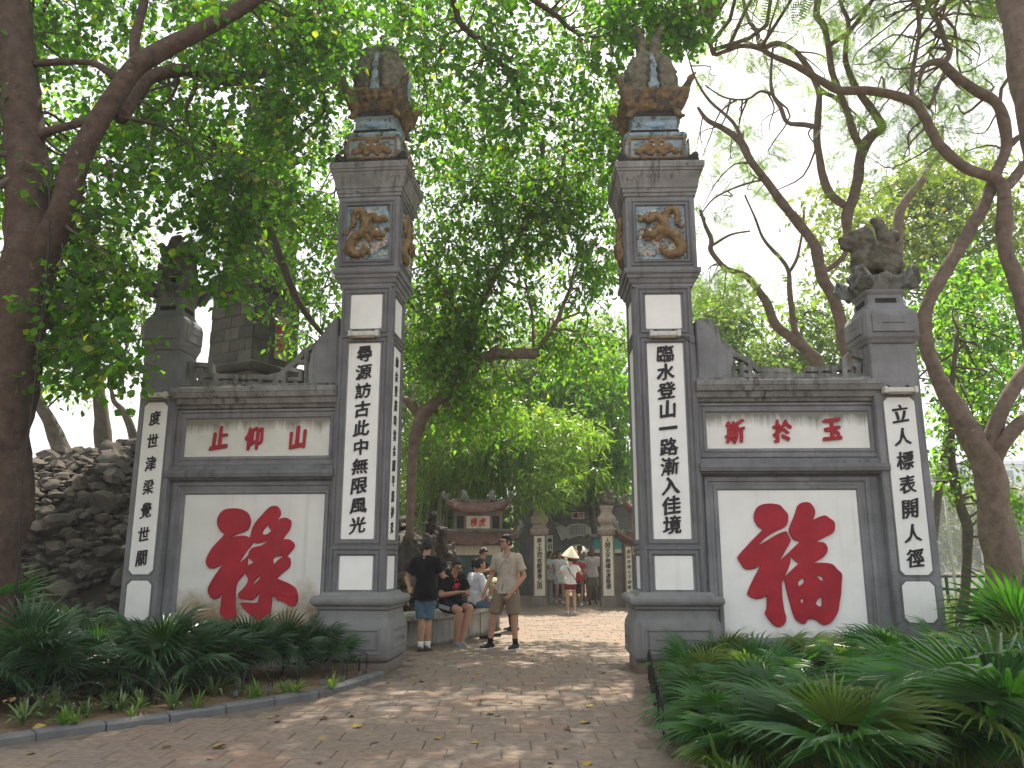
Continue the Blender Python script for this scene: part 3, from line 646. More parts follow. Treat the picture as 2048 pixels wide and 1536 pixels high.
def side_wall(fr, xa, xb, big, sign, loops, origin, chars, cols, label, left):
    """xa..xb local x extent; big, sign = pixel corners of the white fields; wall face stands .10 behind the pillar face"""
    fy = .12; root = empty('gate_wall', fr.o + fr.m @ Vector((0, 0, 0)), fr.a, label=label, cat='wall', group='side walls of the big gate')
    MB().box(xa, xb, fy, fy + .42, -.05, 3.40).build('wall_body', m_stone, root)
    (bx0, bz1), (bx1, bz0) = fr.px(*big[0], fy), fr.px(*big[1], fy); (sx0, sz1), (sx1, sz0) = fr.px(*sign[0], fy), fr.px(*sign[1], fy)
    # big field
    bz0 = min(bz0, .45)
    mb = MB(); mb.frame(bx0 - .17, bx1 + .17, bz0 - .17, bz1 + .17, [(0, -.01), (.0, .03), (.05, .035), (.06, .012), (.105, .012), (.115, .03), (.15, .028), (.168, .008)], None, fy); mb.build('panel_frame', m_stone, root, smooth=True, ang=30)
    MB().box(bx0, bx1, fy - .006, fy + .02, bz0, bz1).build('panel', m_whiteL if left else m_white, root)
    mb = MB(); mb.frame(sx0 - .12, sx1 + .12, sz0 - .11, sz1 + .11, [(0, -.01), (.0, .04), (.03, .045), (.04, .02), (.07, .02), (.075, .035), (.105, .03), (.118, .008)], None, fy); mb.build('panel_frame', m_stone, root, smooth=True, ang=30)
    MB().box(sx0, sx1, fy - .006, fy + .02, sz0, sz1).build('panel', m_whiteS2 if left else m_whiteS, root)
    # string course between the two
    zc = (bz1 + .17 + sz0 - .11) / 2; a, b_ = xa, xb
    prof = [(zc - .12, .02), (zc - .10, .06), (zc - .085, .10), (zc - .07, .105), (zc - .06, .15), (zc - .01, .16), (zc + .03, .15), (zc + .04, .10), (zc + .09, .09), (zc + .12, .03)]
    mb = MB(); mb.rings([[Vector((x, fy + .01, prof[0][0]))] + [Vector((x, fy - o, z)) for z, o in prof] + [Vector((x, fy + .01, prof[-1][0]))] for x in (a, b_)]); mb.build('string_course', m_trim, root)
    zt = sz1 + .12; prof = [(zt, .0), (zt + .01, .05), (zt + .05, .07), (zt + .06, .11), (zt + .13, .13), (zt + .14, .17), (zt + .20, .19), (zt + .21, .20), (zt + .27, .20), (zt + .28, .17)]
    mb = MB(); mb.rings([[Vector((x, fy + .44, zt))] + [Vector((x, fy - o, z)) for z, o in prof] + [Vector((x, fy + .5, zt + .28))] for x in (a, b_)]); mb.build('cornice', m_cornice, root)
    MB().box(a, b_, fy - .08, fy + .40, zt + .27, zt + .33).build('coping', m_moss, root)
    # red characters
    ox, oy = origin
    filled('character', [[fr.px(ox + x / 5.12, oy + y_ / 5.12, fy - .02) for x, y_ in lp] for lp in loops], .022, m_red, root, fy - .018)
    for ch, (cx_, cy_) in zip(chars, cols):
        x, z = fr.px(cx_, cy_, fy - .02); me = glyph(ch, .045, m_redS)
        o = link('character', me, root); o.matrix_local = Matrix.Translation((x, fy - .008, z)) @ Matrix.Diagonal((.235, .4, .29, 1))
    return root, zt + .33, fy
WL, ztL, fyL = side_wall(LF, -2.62, -hL + .0, ((372, 990), (638, 1235)), ((375, 838), (657, 912)), HUC1, (360, 980), '止仰山', ((439, 875), (508, 876), (595, 875)), 'left side wall with the wide red character on stained white and three small red characters above', True)
WR, ztR, fyR = side_wall(RF, hR, 2.80, ((1435, 981), (1738, 1276)), ((1411, 824), (1740, 897)), HUC2, (1430, 970), '斯扵玉', ((1470, 864), (1565, 862), (1664, 859)), 'right side wall with the tall red blessing character on clean white and streaked sign above', False)

def parapet(root, fr, zt, shoulder, bars, holes_at):
    y0, y1 = .20, .32
    MB().poly([fr.px(x, y, y0) for x, y in shoulder], y0 - .04, y1 + .04).build('shoulder', m_stone, root, bev=.012)
    par = empty('openwork', (0, 0, 0)); bpy.data.objects.remove(par)
    mb = MB(); first = None
    for pl, w in bars:
        w *= 1.45
        P = [fr.px(x, y, y0) for x, y in pl]
        for (xa_, za), (xb_, zb) in zip(P, P[1:]):
            d = Vector((xb_ - xa_, 0, zb - za)); L2 = d.length; ang = math.atan2(d.z, d.x)
            M2 = Matrix.Translation((xa_, 0, za)) @ Matrix.Rotation(-ang, 4, 'Y'); e = random.uniform(0, .006)
            mb.box(-w / 2, L2 + w / 2, y0 + e, y1 - e, -w / 2, w / 2, M2)
    mb.build('openwork_fret', m_moss, root, bev=.008)
# right parapet
parapet(WR, RF, ztR, [(1390, 640), (1404, 640), (1428, 662), (1436, 685), (1448, 690), (1463, 706), (1467, 722), (1462, 740), (1462, 772), (1396, 775)],
        [([(1402, 642), (1420, 644), (1432, 660), (1436, 682), (1450, 688), (1470, 708), (1496, 720), (1520, 738), (1545, 743)], .055),
         ([(1466, 752), (1730, 752)], .055), ([(1466, 722), (1466, 767), (1500, 767)], .05), ([(1484, 728), (1484, 752)], .045), ([(1476, 735), (1500, 737), (1502, 752)], .04), ([(1500, 720), (1502, 736)], .04),
         ([(1526, 738), (1578, 742)], .05), ([(1545, 742), (1545, 752)], .045), ([(1560, 742), (1560, 752)], .05), ([(1618, 738), (1700, 735)], .05), ([(1640, 737), (1640, 752)], .04), ([(1668, 737), (1668, 752)], .05),
         ([(1690, 745), (1690, 718), (1706, 705), (1730, 703)], .05), ([(1700, 728), (1718, 730), (1718, 752)], .045), ([(1732, 703), (1732, 772)], .05), ([(1712, 708), (1735, 716)], .05),
         ([(1530, 752), (1522, 768)], .07), ([(1580, 752), (1576, 768)], .05), ([(1605, 752), (1606, 768)], .07), ([(1650, 752), (1650, 768)], .06), ([(1700, 752), (1700, 768)], .06), ([(1466, 772), (1740, 772)], .05)], None)
parapet(WL, LF, ztL, [(678, 632), (664, 646), (652, 665), (640, 682), (630, 690), (622, 710), (618, 740), (618, 782), (676, 784)],
        [([(672, 640), (650, 668), (634, 688), (610, 700), (590, 722), (560, 748), (530, 755)], .05), ([(385, 765), (618, 772)], .05), ([(612, 700), (612, 775)], .045), ([(596, 722), (612, 724)], .04), ([(580, 738), (600, 742), (600, 758), (580, 758)], .04),
         ([(566, 745), (566, 772)], .045), ([(540, 755), (560, 756)], .045), ([(500, 752), (540, 755)], .05), ([(520, 755), (520, 770)], .045), ([(400, 740), (400, 770)], .05), ([(386, 728), (420, 730), (420, 750), (400, 752)], .045), ([(440, 752), (500, 754)], .05), ([(430, 750), (430, 768)], .05), ([(470, 754), (470, 768)], .05),
         ([(382, 725), (382, 785)], .045), ([(385, 785), (618, 788)], .05), ([(450, 766), (452, 784)], .06), ([(500, 766), (502, 784)], .05), ([(550, 766), (552, 784)], .06), ([(590, 766), (590, 784)], .05), ([(410, 766), (412, 784)], .06)], None)

# --- outer pillars
def lion(root_loc, rz, sc_, label, voxel=.024, mt=None, grp='guardian lions on the outer pillars'):
    """seated mottled stone lion looking along local +x, mane, curled tail, plume on its back"""
    mb = MB(); c = mb.cap; bl = mb.ball
    c((-.20, 0, .22), (.10, 0, .30), .15, .15); bl((-.24, 0, .22), (.17, .17, .19)); bl((.14, 0, .34), (.17, .16, .20))
    for q in (-1, 1):
        c((.20, q * .10, .32), (.24, q * .11, .06), .06, .045); c((.24, q * .11, .04), (.32, q * .11, .035), .05, .045)
        c((-.22, q * .13, .20), (-.08, q * .16, .10), .10, .07); c((-.08, q * .16, .07), (-.16, q * .15, .05), .05, .04); c((-.16, q * .15, .04), (-.04, q * .15, .035), .045, .045)
    bl((.24, 0, .55), (.17, .16, .15)); bl((.38, 0, .51), (.09, .10, .075)); bl((.37, 0, .43), (.08, .08, .035)); bl((.45, 0, .55), (.04, .06, .04))
    for q in (-1, 1): bl((.34, q * .08, .62), (.045, .05, .04)); bl((.16, q * .13, .66), (.05, .03, .06)); c((.44, q * .03, .46), (.45, q * .03, .43), .015, .01)
    for i in range(16):
        a = i * .39; r = .17; p = Vector((.14 - .02 * (i % 2), math.cos(a) * r, .53 + math.sin(a) * r * .95)); bl(p, .055)
    for i in range(7): bl((-.02 - .03 * i, 0, .48 + .01 * i), (.05, .05, .06))
    for i in range(6):
        a = i * .5; bl((-.27 + .09 * math.cos(a * 1.3), .03 * (-1) ** i, .42 + .06 * i), (.095 - .008 * i, .08 - .006 * i, .075))
    c((-.28, 0, .35), (-.16, 0, .72), .12, .09); bl((-.14, 0, .80), (.09, .08, .09)); bl((-.06, 0, .84), (.06, .06, .05)); bl((-.2, 0, .60), (.13, .11, .12))
    bl((0, 0, .0), (.36, .24, .045))
    me = mb.remesh(voxel / sc_, 1, 'lion_statue', mt or m_lion, .018, 14)
    o = link('lion_statue', me, label=label, cat='statue', group=grp); o.location = root_loc; o.rotation_euler = (0, 0, rz); o.scale = (sc_,) * 3; return o
m_lion = mat('lichen_lion_ceramic', (.11, .10, .075), .85, .55, 7, .9, 26, spots=((.24, .13, .04), .60, 6), spec=.2)
def outer_pillar(fr, px_l, px_r, ypx, half, label, text, zlean, lion_label, lrz, sc_t, char):
    xa = fr.px(px_l, ypx, -.0)[0]; xb = fr.px(px_r, ypx, -.0)[0]; cx = (xa + xb) / 2; h = (xb - xa) / 2
    root = empty('outer_pillar', fr.o + fr.m @ Vector((cx, h, 0)), fr.a, label=label, cat='gate pillar', group='outer pillars of the big gate')
    s = h / .335
    MB().stack([(-.05, h), (4.24, h)]).build('shaft', m_stone, root, bev=.01)
    hw = .215 * s; xo = .0
    for k in (0,):
        mb = MB(); c = .055
        def rr(z0, z1, o): 
            w = hw + o; return [(-w + c, z0 - o), (w - c, z0 - o), (w, z0 + c - o), (w, z1 - c + o), (w - c, z1 + o), (-w + c, z1 + o), (-w, z1 - c + o), (-w, z0 + c - o)]
        for z0, z1, nm in ((1.17, 3.42, 'panel'), (.60, 1.09, 'panel')):
            MB().poly(rr(z0, z1, .022), -h - .006, -h + .02).build('panel_frame', m_trim, root)
            MB().poly(rr(z0, z1, 0), -h - .014, -h + .02).build(nm, m_white, root)
    write(text, root, 0, 1.22, 3.36, -h - .012, .235 * min(1, s + .05), m_black, bold=.025, squash=s)
    b = h * 1.13
    MB().stack([(4.14, h + .004), (4.17, h + .03), (4.20, h + .03), (4.22, b + .01), (4.25, b + .02), (4.58, b + .02), (4.61, b), (4.66, h * .93)], ch=.05).build('head_block', m_stone, root, bev=.01)
    mb = MB()
    for k in range(4): mb.frame(-b * .8, b * .8, 4.29, 4.54, [(0, -.01), (.012, .026), (b * .79, .026)][:2] + [(.12, .026)], rot4(k, 0), -b - .02)
    mb.build('head_panel', m_stone, root)
    MB().stack([(4.65, h * .93), (4.70, h * .84), (4.72, h * .80), (4.86, h * .76), (4.88, h * .84), (4.92, h * .86), (4.93, h * .80)]).build('neck', m_stone, root, bev=.008)
    mb = MB()
    for k in range(4): mb.box(-h * .45, h * .45, -h * .83, -h * .70, 4.74, 4.80, rot4(k, 0))
    mb.build('neck_slot', m_dark, root)  # dark strip laid on the neck to paint the shade inside a slot
    # cup of flame-shaped petals
    mb = MB(); mb.stack([(4.90, h * .78), (5.0, h * .92), (5.10, h * 1.0)])
    for k in range(4):
        for i, (x, wz, hz) in enumerate(((-.85, .22, .30), (0, .30, .20), (.85, .22, .30))):
            M_ = rot4(k, 0) @ Matrix.Translation((x * h, 0, 0)); o_ = .16 if i != 1 else .03
            mb.rings([[Vector((-wz * h / .335 * .9, -h * .80, 4.93)), Vector((wz * h / .335 * .9, -h * .80, 4.93)), Vector((wz * h / .335 * .9, -h * .66, 4.93)), Vector((-wz * h / .335 * .9, -h * .66, 4.93))],
                      [Vector((-wz * h / .335 + x * .05, -h * 1.0, 5.05)), Vector((wz * h / .335 + x * .05, -h * 1.0, 5.05)), Vector((wz * h / .335 + x * .05, -h * .8, 5.05)), Vector((-wz * h / .335 + x * .05, -h * .8, 5.05))],
                      [Vector((x * o_ - .015, -h * 1.2, 4.95 + hz)), Vector((x * o_ + .015, -h * 1.2, 4.95 + hz)), Vector((x * o_ + .015, -h * 1.1, 4.95 + hz)), Vector((x * o_ - .015, -h * 1.1, 4.95 + hz))]], M_)
    link('petal_cup', mb.remesh(.026, 2, 'petal_cup', m_moss, .012, 14), root)
    c0 = fr.o + fr.m @ Vector((cx, h, 5.12)); lion(c0 + Vector((0, 0, 0)), lrz, sc_t, lion_label)
    lampbox(fr.o + fr.m @ Vector((cx, -.005, 3.50)), fr.a, 'strip lamp fixed above the couplet of the ' + char + ' outer pillar', .42 * s)
    return root, cx
OL, cxl = outer_pillar(LF, 279, 350, 804, .3, 'outer pillar at the left end of the gate, seven black characters, partly behind leaves', '度世津梁覺世關', 0, 'dark mottled lion statue on the left outer pillar, half covered by leaves', R_(-20), .92, 'left')
OR_, cxr = outer_pillar(RF, 1748, 1843, 790, .335, 'outer pillar at the right end of the gate, seven black characters, next to bare trunks', '立人標表開人徑', 0, 'grey and ochre lion statue on the right outer pillar, looking left at the gate', R_(190), 1.06, 'right')

# ================================================================== THE PEN TOWER on its mound
TB = Vector((-5.95, 17.8, 0))
tw = empty('pen_tower', (TB.x, TB.y, 3.0), R_(-28), label='old square stone tower rising behind the left side wall, red character on a white niche', cat='tower')
z = 0.0
tiers = [(1.0, 1.0), (.86, 1.55), (.70, 2.0), (.60, 1.8), (.50, 1.7), (.40, 1.5)]
for i, (hh, ht) in enumerate(tiers):
    MB().stack([(z, hh), (z + ht * .86, hh * .96)]).build('tier', m_towers, tw, bev=.02)
    mb = MB(); rows = int(ht * .86 / .28)
    for r in range(rows):
        for k in range(4):
            x = -hh * .97 + (.2 if r % 2 else 0)
            while x < hh * .9:
                w = min(.46, hh * .95 - x)
                if w > .08: mb.box(x + .008, x + w - .008, -hh - .006 + .04 * hh * r / rows * .0, -hh + .04 + .0, z + r * .28 + .008, z + r * .28 + .272, rot4(k, 0))
                x += .46
    mb.build('tower_stone', m_towers, tw, kind='stuff')
    MB().stack([(z + ht * .84, hh * .96), (z + ht * .87, hh * 1.10), (z + ht * .93, hh * 1.16), (z + ht * .95, hh * 1.16), (z + ht, hh * .98)]).build('tier_cornice', m_towers, tw, bev=.015)
    z += ht
    if i == 1: z1 = z
M_ = rot4(1, 0)
n_ = MB().box(-.08, .30, -.745, -.68, 2.75, 3.75, M_).build('niche', mat('grimy_niche', (.30, .28, .22), .9), tw)
me = glyph('青', .05, m_redS); o = link('character', me, tw); o.matrix_local = M_ @ Matrix.Translation((.10, -.75, 3.25)) @ Matrix.Diagonal((.42, .5, .62, 1))
MB().cap((0, 0, z), (0, 0, z + .9), .22, .12).cap((0, 0, z + .9), (0, 0, z + 1.5), .13, .01).build('spire', m_towers, tw, smooth=True)

def mound_h(x, y):
    a = 1 - ((x + 7.4) / 6.0) ** 2 - ((y - 18.0) / 5.6) ** 2
    return 3.75 * math.sqrt(max(0, a)) if a > 0 else -.2
xs = np.linspace(-15, .2, 46); ys = np.linspace(12.2, 24, 34); V = []
for y_ in ys:
    for x_ in xs: V.append((x_, y_, mound_h(x_, y_) + .12 * noise.noise(Vector((x_, y_, 0)) * 1.3) - .08))
nx = len(xs); mo = link('rock_mound', np_mesh('rock_mound', V, [(j * nx + i, j * nx + i + 1, (j + 1) * nx + i + 1, (j + 1) * nx + i) for j in range(len(ys) - 1) for i in range(nx - 1)], m_mound, True), kind='structure')
def rock_mesh(seed, sub=2, flat=.6):
    bm = bmesh.new(); bmesh.ops.create_icosphere(bm, subdivisions=sub, radius=1.0); o_ = Vector((seed * 3.1, seed * 1.7, 0))
    for v in bm.verts:
        n = v.co.normalized(); d = 1 + .42 * noise.noise(n * 1.4 + o_) + .28 * noise.noise(n * 3.3 + o_); v.co = n * d; v.co.z *= flat
        q = .35; v.co.x = round(v.co.x / q) * q * .35 + v.co.x * .65; v.co.z = round(v.co.z / q) * q * .35 + v.co.z * .65
    me = bpy.data.meshes.new('rock'); bm.to_mesh(me); bm.free(); smooth_mesh(me, 28); me.materials.append(m_rock); return me
RM = [rock_mesh(i) for i in range(12)]; RS = [rock_mesh(i + 20, 1) for i in range(8)]
rr = random.Random(3); cand = []; CA = np.zeros((4000, 4)); nc = 0
for i in range(16000):
    x_, y_ = rr.uniform(-13.4, -1.0), rr.uniform(12.4, 18.4); hgt = mound_h(x_, y_)
    if hgt < 0 or -.46 < x_ / y_ < -.2: continue
    s_ = rr.uniform(.06, .14) if rr.random() < .75 else rr.uniform(.14, .27)
    if nc and np.any(np.sum((CA[:nc, :3] - (x_, y_, hgt)) ** 2, 1) < (.6 * (s_ + CA[:nc, 3])) ** 2): continue
    if nc >= 3900: break
    CA[nc] = (x_, y_, hgt, s_); nc += 1; cand.append((x_, y_, hgt, s_))
def vis(c):   # seen left of the gate first
    p = c[0] / c[1]; return (0 if -.72 < p < -.46 or p > -.16 else 1, c[1])
cand.sort(key=lambda c: (vis(c)[0], -c[3] / c[1]))
mb2 = MB()
for i, (x_, y_, hgt, s_) in enumerate(cand[:3400]):
    if i < 295:
        o = link('rock', RM[rr.randrange(12)], mo); o.location = (x_, y_, hgt + s_ * .12); o.scale = (s_ * rr.uniform(.9, 1.5), s_ * rr.uniform(.8, 1.2), s_ * rr.uniform(.8, 1.3)); o.rotation_euler = (rr.uniform(-.5, .5), rr.uniform(-.5, .5) - .3, rr.uniform(0, 6.3))
    else:
        me = RS[rr.randrange(8)]; M_ = Matrix.Translation((x_, y_, hgt + s_ * .12)) @ Matrix.Rotation(rr.uniform(0, 6.3), 4, 'Z') @ Matrix.Diagonal((s_ * 1.2, s_, s_ * .9, 1))
        mb2.add([M_ @ v.co for v in me.vertices], [tuple(p.vertices) for p in me.polygons])
mb2.build('rocks', m_rock, mo, smooth=True, ang=24, kind='stuff')
# standing rocks behind the seat wall
RM2 = []
for i in range(5):
    b2 = MB(); q2 = random.Random(i + 40)
    for k in range(9): b2.ball((q2.uniform(-.5, .5), q2.uniform(-.5, .5), q2.uniform(-.9, .7)), (q2.uniform(.2, .45), q2.uniform(.2, .45), q2.uniform(.3, .75)), 7, 5)
    b2.cap((0, 0, -.9), (.1, 0, .6), .5, .3); RM2.append(b2.remesh(.09, 0, 'rock', m_rock, .16, 2.6))
for i, (px, py, Y, w, h) in enumerate([(860, 1055, 15.5, .22, .5), (852, 1090, 15.0, .35, .5), (880, 1075, 15.6, .28, .5), (845, 1140, 14.4, .4, .45), (870, 1150, 14.6, .3, .5), (905, 1150, 15.4, .35, .4), (830, 1120, 14.2, .3, .5), (935, 1175, 15.9, .3, .4), (890, 1110, 16.2, .35, .5), (960, 1180, 17.0, .35, .35), (840, 1180, 13.9, .4, .4), (815, 1100, 14.0, .3, .7), (818, 1165, 13.6, .4, .4)]):
    p = U(px, py, Y)
    lab = ['pale pointed rock standing tallest behind the black shirted man', 'upright rock just above the head of the standing man', 'tilted grey rock right of the tallest pointed rock'][i] if i < 3 else None
    o = link('rock', RM2[i % 5], mo); o.location = p; o.scale = (w * .8, w * .8, h * .48); o.rotation_euler = (rr.uniform(-.3, .3), rr.uniform(-.3, .3), rr.uniform(0, 6))

# ================================================================== SEAT WALL, round the planted rocks
SW = [(-3.4, 12.3), (-2.4, 12.45), (-1.75, 12.75), (-1.22, 13.30), (-.83, 14.11), (-.52, 15.17), (-.30, 16.0), (-.28, 16.6), (-.75, 17.4), (-1.6, 18.0)]
SP = catmull([Vector((a, b_, 0)) for a, b_ in SW], 5)
sw = empty('seat_wall', (SW[4][0], SW[4][1], 0), label='low curved concrete seat wall with worn coping left of the path', cat='wall')
def sweep(P, sec, name, m, parent, bev=0):
    rings = []
    for i, p in enumerate(P):
        d = (P[min(i + 1, len(P) - 1)] - P[max(i - 1, 0)]).normalized(); n = Vector((-d.y, d.x, 0))
        rings.append([p + n * a + Vector((0, 0, z)) - parent.location for a, z in sec])
    return MB().rings(rings).build(name, m, parent, smooth=True, ang=35, bev=bev)
sweep(SP, [(-.0, -.05), (-.0, .42), (.3, .42), (.3, -.05)], 'wall_face', m_conc, sw)
sweep(SP, [(-.07, .415), (-.085, .44), (-.085, .50), (-.06, .53), (.34, .53), (.36, .5), (.36, .415)], 'coping', m_cope, sw)
for k in (8, 14, 19, 24, 30):
    p = SP[k]; d = (SP[k + 1] - SP[k - 1]).normalized(); q = p - sw.location
    mb = MB(); mb.box(-.012, .012, -.006, .05, .02, .40, Matrix.Translation(q) @ Matrix.Rotation(math.atan2(d.y, d.x), 4, 'Z')); mb.build('wall_crack', m_dark, sw)

# ================================================================== SMALL GATE and shrines behind
def curved_roof(parent, w, d, z, h, m_t, lift=.28, name='roof'):
    """hipped roof with sagging eaves and upturned corners, tile rows proud"""
    nx_, mb = 18, MB()
    def eave(t): return lift * abs(t) ** 2.6
    prof = []
    for i in range(nx_ + 1):
        t_ = -1 + 2 * i / nx_; prof.append(t_)
    top = [Vector((t_ * w * .40, 0, z + h + .05 * t_ * t_)) for t_ in prof]
    for sgn in (-1, 1):
        e = [Vector((t_ * w / 2, sgn * d / 2, z + eave(t_))) for t_ in prof]; mid = [(a * .45 + b_ * .55) - Vector((0, 0, .05 * h)) for a, b_ in zip(top, e)]
        for A, B in ((top, mid), (mid, e)):
            base = len(mb.v); mb.add(A + B, [(i, i + 1, i + 1 + len(A), i + len(A)) for i in range(len(A) - 1)])
        lo = [q - Vector((0, 0, .07)) for q in e]; mb.add(e + lo, [(i, i + 1, i + 1 + len(e), i + len(e)) for i in range(len(e) - 1)])
        mb.add(lo + [Vector((q.x * .8, 0, z - .02)) for q in lo], [(i, i + 1, i + 1 + len(e), i + len(e)) for i in range(len(e) - 1)])
    for sgn in (-1, 1):
        a = Vector((sgn * w / 2, -d / 2, z + lift)); b_ = Vector((sgn * w / 2, d / 2, z + lift)); c = Vector((sgn * w * .4, 0, z + h + .05)); lo1, lo2 = a - Vector((0, 0, .07)), b_ - Vector((0, 0, .07))
        mb.add([a, b_, c, lo1, lo2], [(0, 1, 2), (0, 3, 4, 1)]); mb.add([lo1, lo2, Vector((sgn * w * .4, 0, z - .02))], [(0, 1, 2)])
    rf = mb.build(name, m_t, parent)
    for sgn in (-1, 1):
        n = int(w / .075)
        for i in range(n):
            t_ = -1 + 2 * (i + .5) / n; e = Vector((t_ * w / 2, sgn * d / 2 * 1.02, z + eave(t_) + .012)); tt = Vector((t_ * w * .4, 0, z + h + .01)); m_ = (tt * .45 + e * .55) - Vector((0, 0, .05 * h - .012))
            if sgn < 0: MB().tube([tt, m_, e], .020, 5).build('tile', m_t, rf)
    mb = MB(); mb.tube([q + Vector((0, 0, .03)) for q in top], .05, 6)
    for sx_ in (-1, 1):
        for sy in (-1, 1):
            P = [Vector((sx_ * w * .40, 0, z + h + .06)), Vector((sx_ * w * .46, sy * d * .28, z + h * .45 + .06)), Vector((sx_ * w / 2, sy * d / 2, z + lift + .03)), Vector((sx_ * (w / 2 + .07), sy * (d / 2 + .03), z + lift + .12)), Vector((sx_ * (w / 2 + .03), sy * (d / 2 + .03), z + lift + .20))]
            mb.tube(catmull(P, 3), [.05] * 7 + [.055, .06, .065, .07, .06, .045], 7); mb.ball(P[-1], (.075, .06, .07))
    link('ridge', mb.remesh(.03, 1, 'ridge', m_moss, .008, 12), rf); return rf
def shrine(loc, rz, sc_, label, chars, sideL, sideR):
    r = empty('shrine', loc, rz, label=label, cat='shrine', group='roofed shrines beside the small gate'); r.scale = (sc_,) * 3
    MB().box(-1.0, 1.0, -.02, .38, -.05, .30).build('base', m_gatebr, r, bev=.01)
    MB().box(-.98, .98, .06, .36, .28, 1.96).build('wall', m_gatebr, r)
    for q, tx in ((-1, sideL), (1, sideR)):
        MB().box(q * .87 - .13, q * .87 + .13, -.06, .40, .28, 1.98).build('pilaster', m_gatebr, r, bev=.008)
        MB().box(q * .87 - .09, q * .87 + .09, -.072, .0, .36, 1.88).build('panel', m_cream, r)
        write(tx, r, q * .87, .55, 1.80, -.072, .12, m_black, bold=.02)
    MB().box(-.71, .71, .035, .1, 1.62, 1.90).build('lintel_panel', m_cream, r)
    MB().box(-.71, .71, .045, .1, .40, 1.60).build('mural', m_mural, r)
    mb = MB(); rr_ = random.Random(4)
    for i in range(34): a = rr_.uniform(-.6, .6); mb.ball((a, .045, 1.2 + .25 * math.cos(a * 3) + rr_.uniform(-.08, .1)), (rr_.uniform(.02, .05), .02, rr_.uniform(.015, .03)), 6, 4)
    mb.build('mural_relief', m_ochre, r, smooth=True)
    curved_roof(r, 2.55, .95, 1.98, .32, m_tile, .42, 'lower_roof')
    MB().box(-.72, .72, .0, .36, 2.24, 2.94).build('upper_wall', m_gatebr, r)
    for q in (-1, 1): MB().box(q * .55 - .11, q * .55 + .11, -.012, .03, 2.42, 2.80).build('opening', m_dark, r)  # dark slabs on the wall paint the shade inside the openings
    MB().box(-.36, .36, -.014, .04, 2.42, 2.80).build('sign_panel', m_cream, r); write(chars, r, 0, 2.61, 0, -.016, .24, m_red2, bold=.03, horizontal=(-.26, .26), squash=.8)
    curved_roof(r, 1.95, .80, 2.96, .26, m_tile, .30, 'upper_roof')
    for q in (-1, 1):
        mb = MB(); P = [Vector((q * .72, 0, 3.22)), Vector((q * .55, 0, 3.26)), Vector((q * .42, 0, 3.34)), Vector((q * .44, 0, 3.50)), Vector((q * .52, 0, 3.58))]
        mb.tube(catmull(P, 3), [.05] * 4 + [.08, .10, .11, .11, .10, .09, .07, .05, .02], 8); mb.ball((q * .40, 0, 3.36), (.12, .06, .10)); link('ridge_beast', mb.remesh(.02, 1, 'ridge_beast', m_moss, .01, 14), r)
    return r
SC = .90
shrine((-.92, 21.9, 0), R_(-3), .88, 'roofed shrine with a painted wall behind the seated men, two red characters on its sign', '榜虎', '龍神入地中', '首梅立天外')
shrine((4.02, 22.9, 0), R_(4), .88, 'roofed shrine mostly hidden behind the right tall pillar', '門龍', '唐科宋榜士子梯階', '名山勝境')
def small_pillar(x, y, label, text, lion_label, lr):
    r = empty('small_pillar', (x, y, 0), R_(-2), label=label, cat='gate pillar', group='pillars of the small gate'); h = .20
    MB().stack([(-.05, h + .015), (.25, h + .015), (.26, h), (1.98, h)]).build('shaft', m_gatebr, r, bev=.006)
    MB().box(-.145, .145, -h - .012, -h + .02, .32, 1.95).build('panel', m_cream, r)
    write(text, r, 0, .50, 1.90, -h - .012, .135, m_black, bold=.025)
    MB().stack([(1.97, h), (2.0, h + .04), (2.06, h + .05), (2.08, h + .06), (2.14, h + .07), (2.18, h + .02), (2.22, h - .02), (2.28, h - .03), (2.32, h + .03), (2.38, h + .05), (2.46, h + .05), (2.50, h + .02), (2.56, h - .03), (2.64, h - .05), (2.74, h - .01), (2.78, h), (2.80, h - .02)]).build('capital', m_tile2, r, bev=.008)
    lion((x, y, 2.80), lr, .58, lion_label, .020, None, 'small lions on the small gate'); return r
small_pillar(.78, 23.1, 'left pillar of the small gate, ten characters ending in the sign for field', '殿上主司有眼單看心田', 'small lion facing right on the left pillar of the small gate', R_(0))
small_pillar(2.70, 23.1, 'right pillar of the small gate, ten characters, brown wall at its right side', '人間文字無權全憑陰德', 'small lion facing left on the right pillar of the small gate', R_(180))
w = MB().box(2.9, 3.36, 23.0, 23.25, -.05, 1.40).build('low_wall', m_gatebr, None, bev=.01, label='brown rendered wall between the small gate pillar and the right shrine', cat='wall')
sh = empty('ticket_shelter', (3.1, 26.5, 0), 0, label='turquoise panelled shelter seen above the brown wall', cat='shelter')
MB().box(-.55, .7, 0, 1.2, -.05, 1.55).build('shelter_wall', mat('dark_shelter', (.05, .055, .05), .7), sh); MB().box(-.45, .5, -.05, -.01, 1.62, 2.0).build('shelter_panel', mat('turquoise_panel', (.05, .33, .33), .5, .1), sh); MB().box(-.6, .8, -.3, 1.4, 2.0, 2.1).build('shelter_roof', m_gate, sh); MB().box(-.5, .6, -.02, 1.1, 1.5, 1.66).build('shelter_rail', m_cream, sh)
# low balustrade left of the passage
bl = empty('balustrade', (1.15, 25, 0), 0, label='low grey balustrade with pale coping left of the passage', cat='railing')
MB().box(-.12, .12, -1.0, 3.0, .72, .86).build('coping', m_cope, bl, bev=.02)
for i in range(11): MB().box(-.04, .04, -.95 + i * .38, -.85 + i * .38, -.05, .73).build('baluster', m_conc, bl)
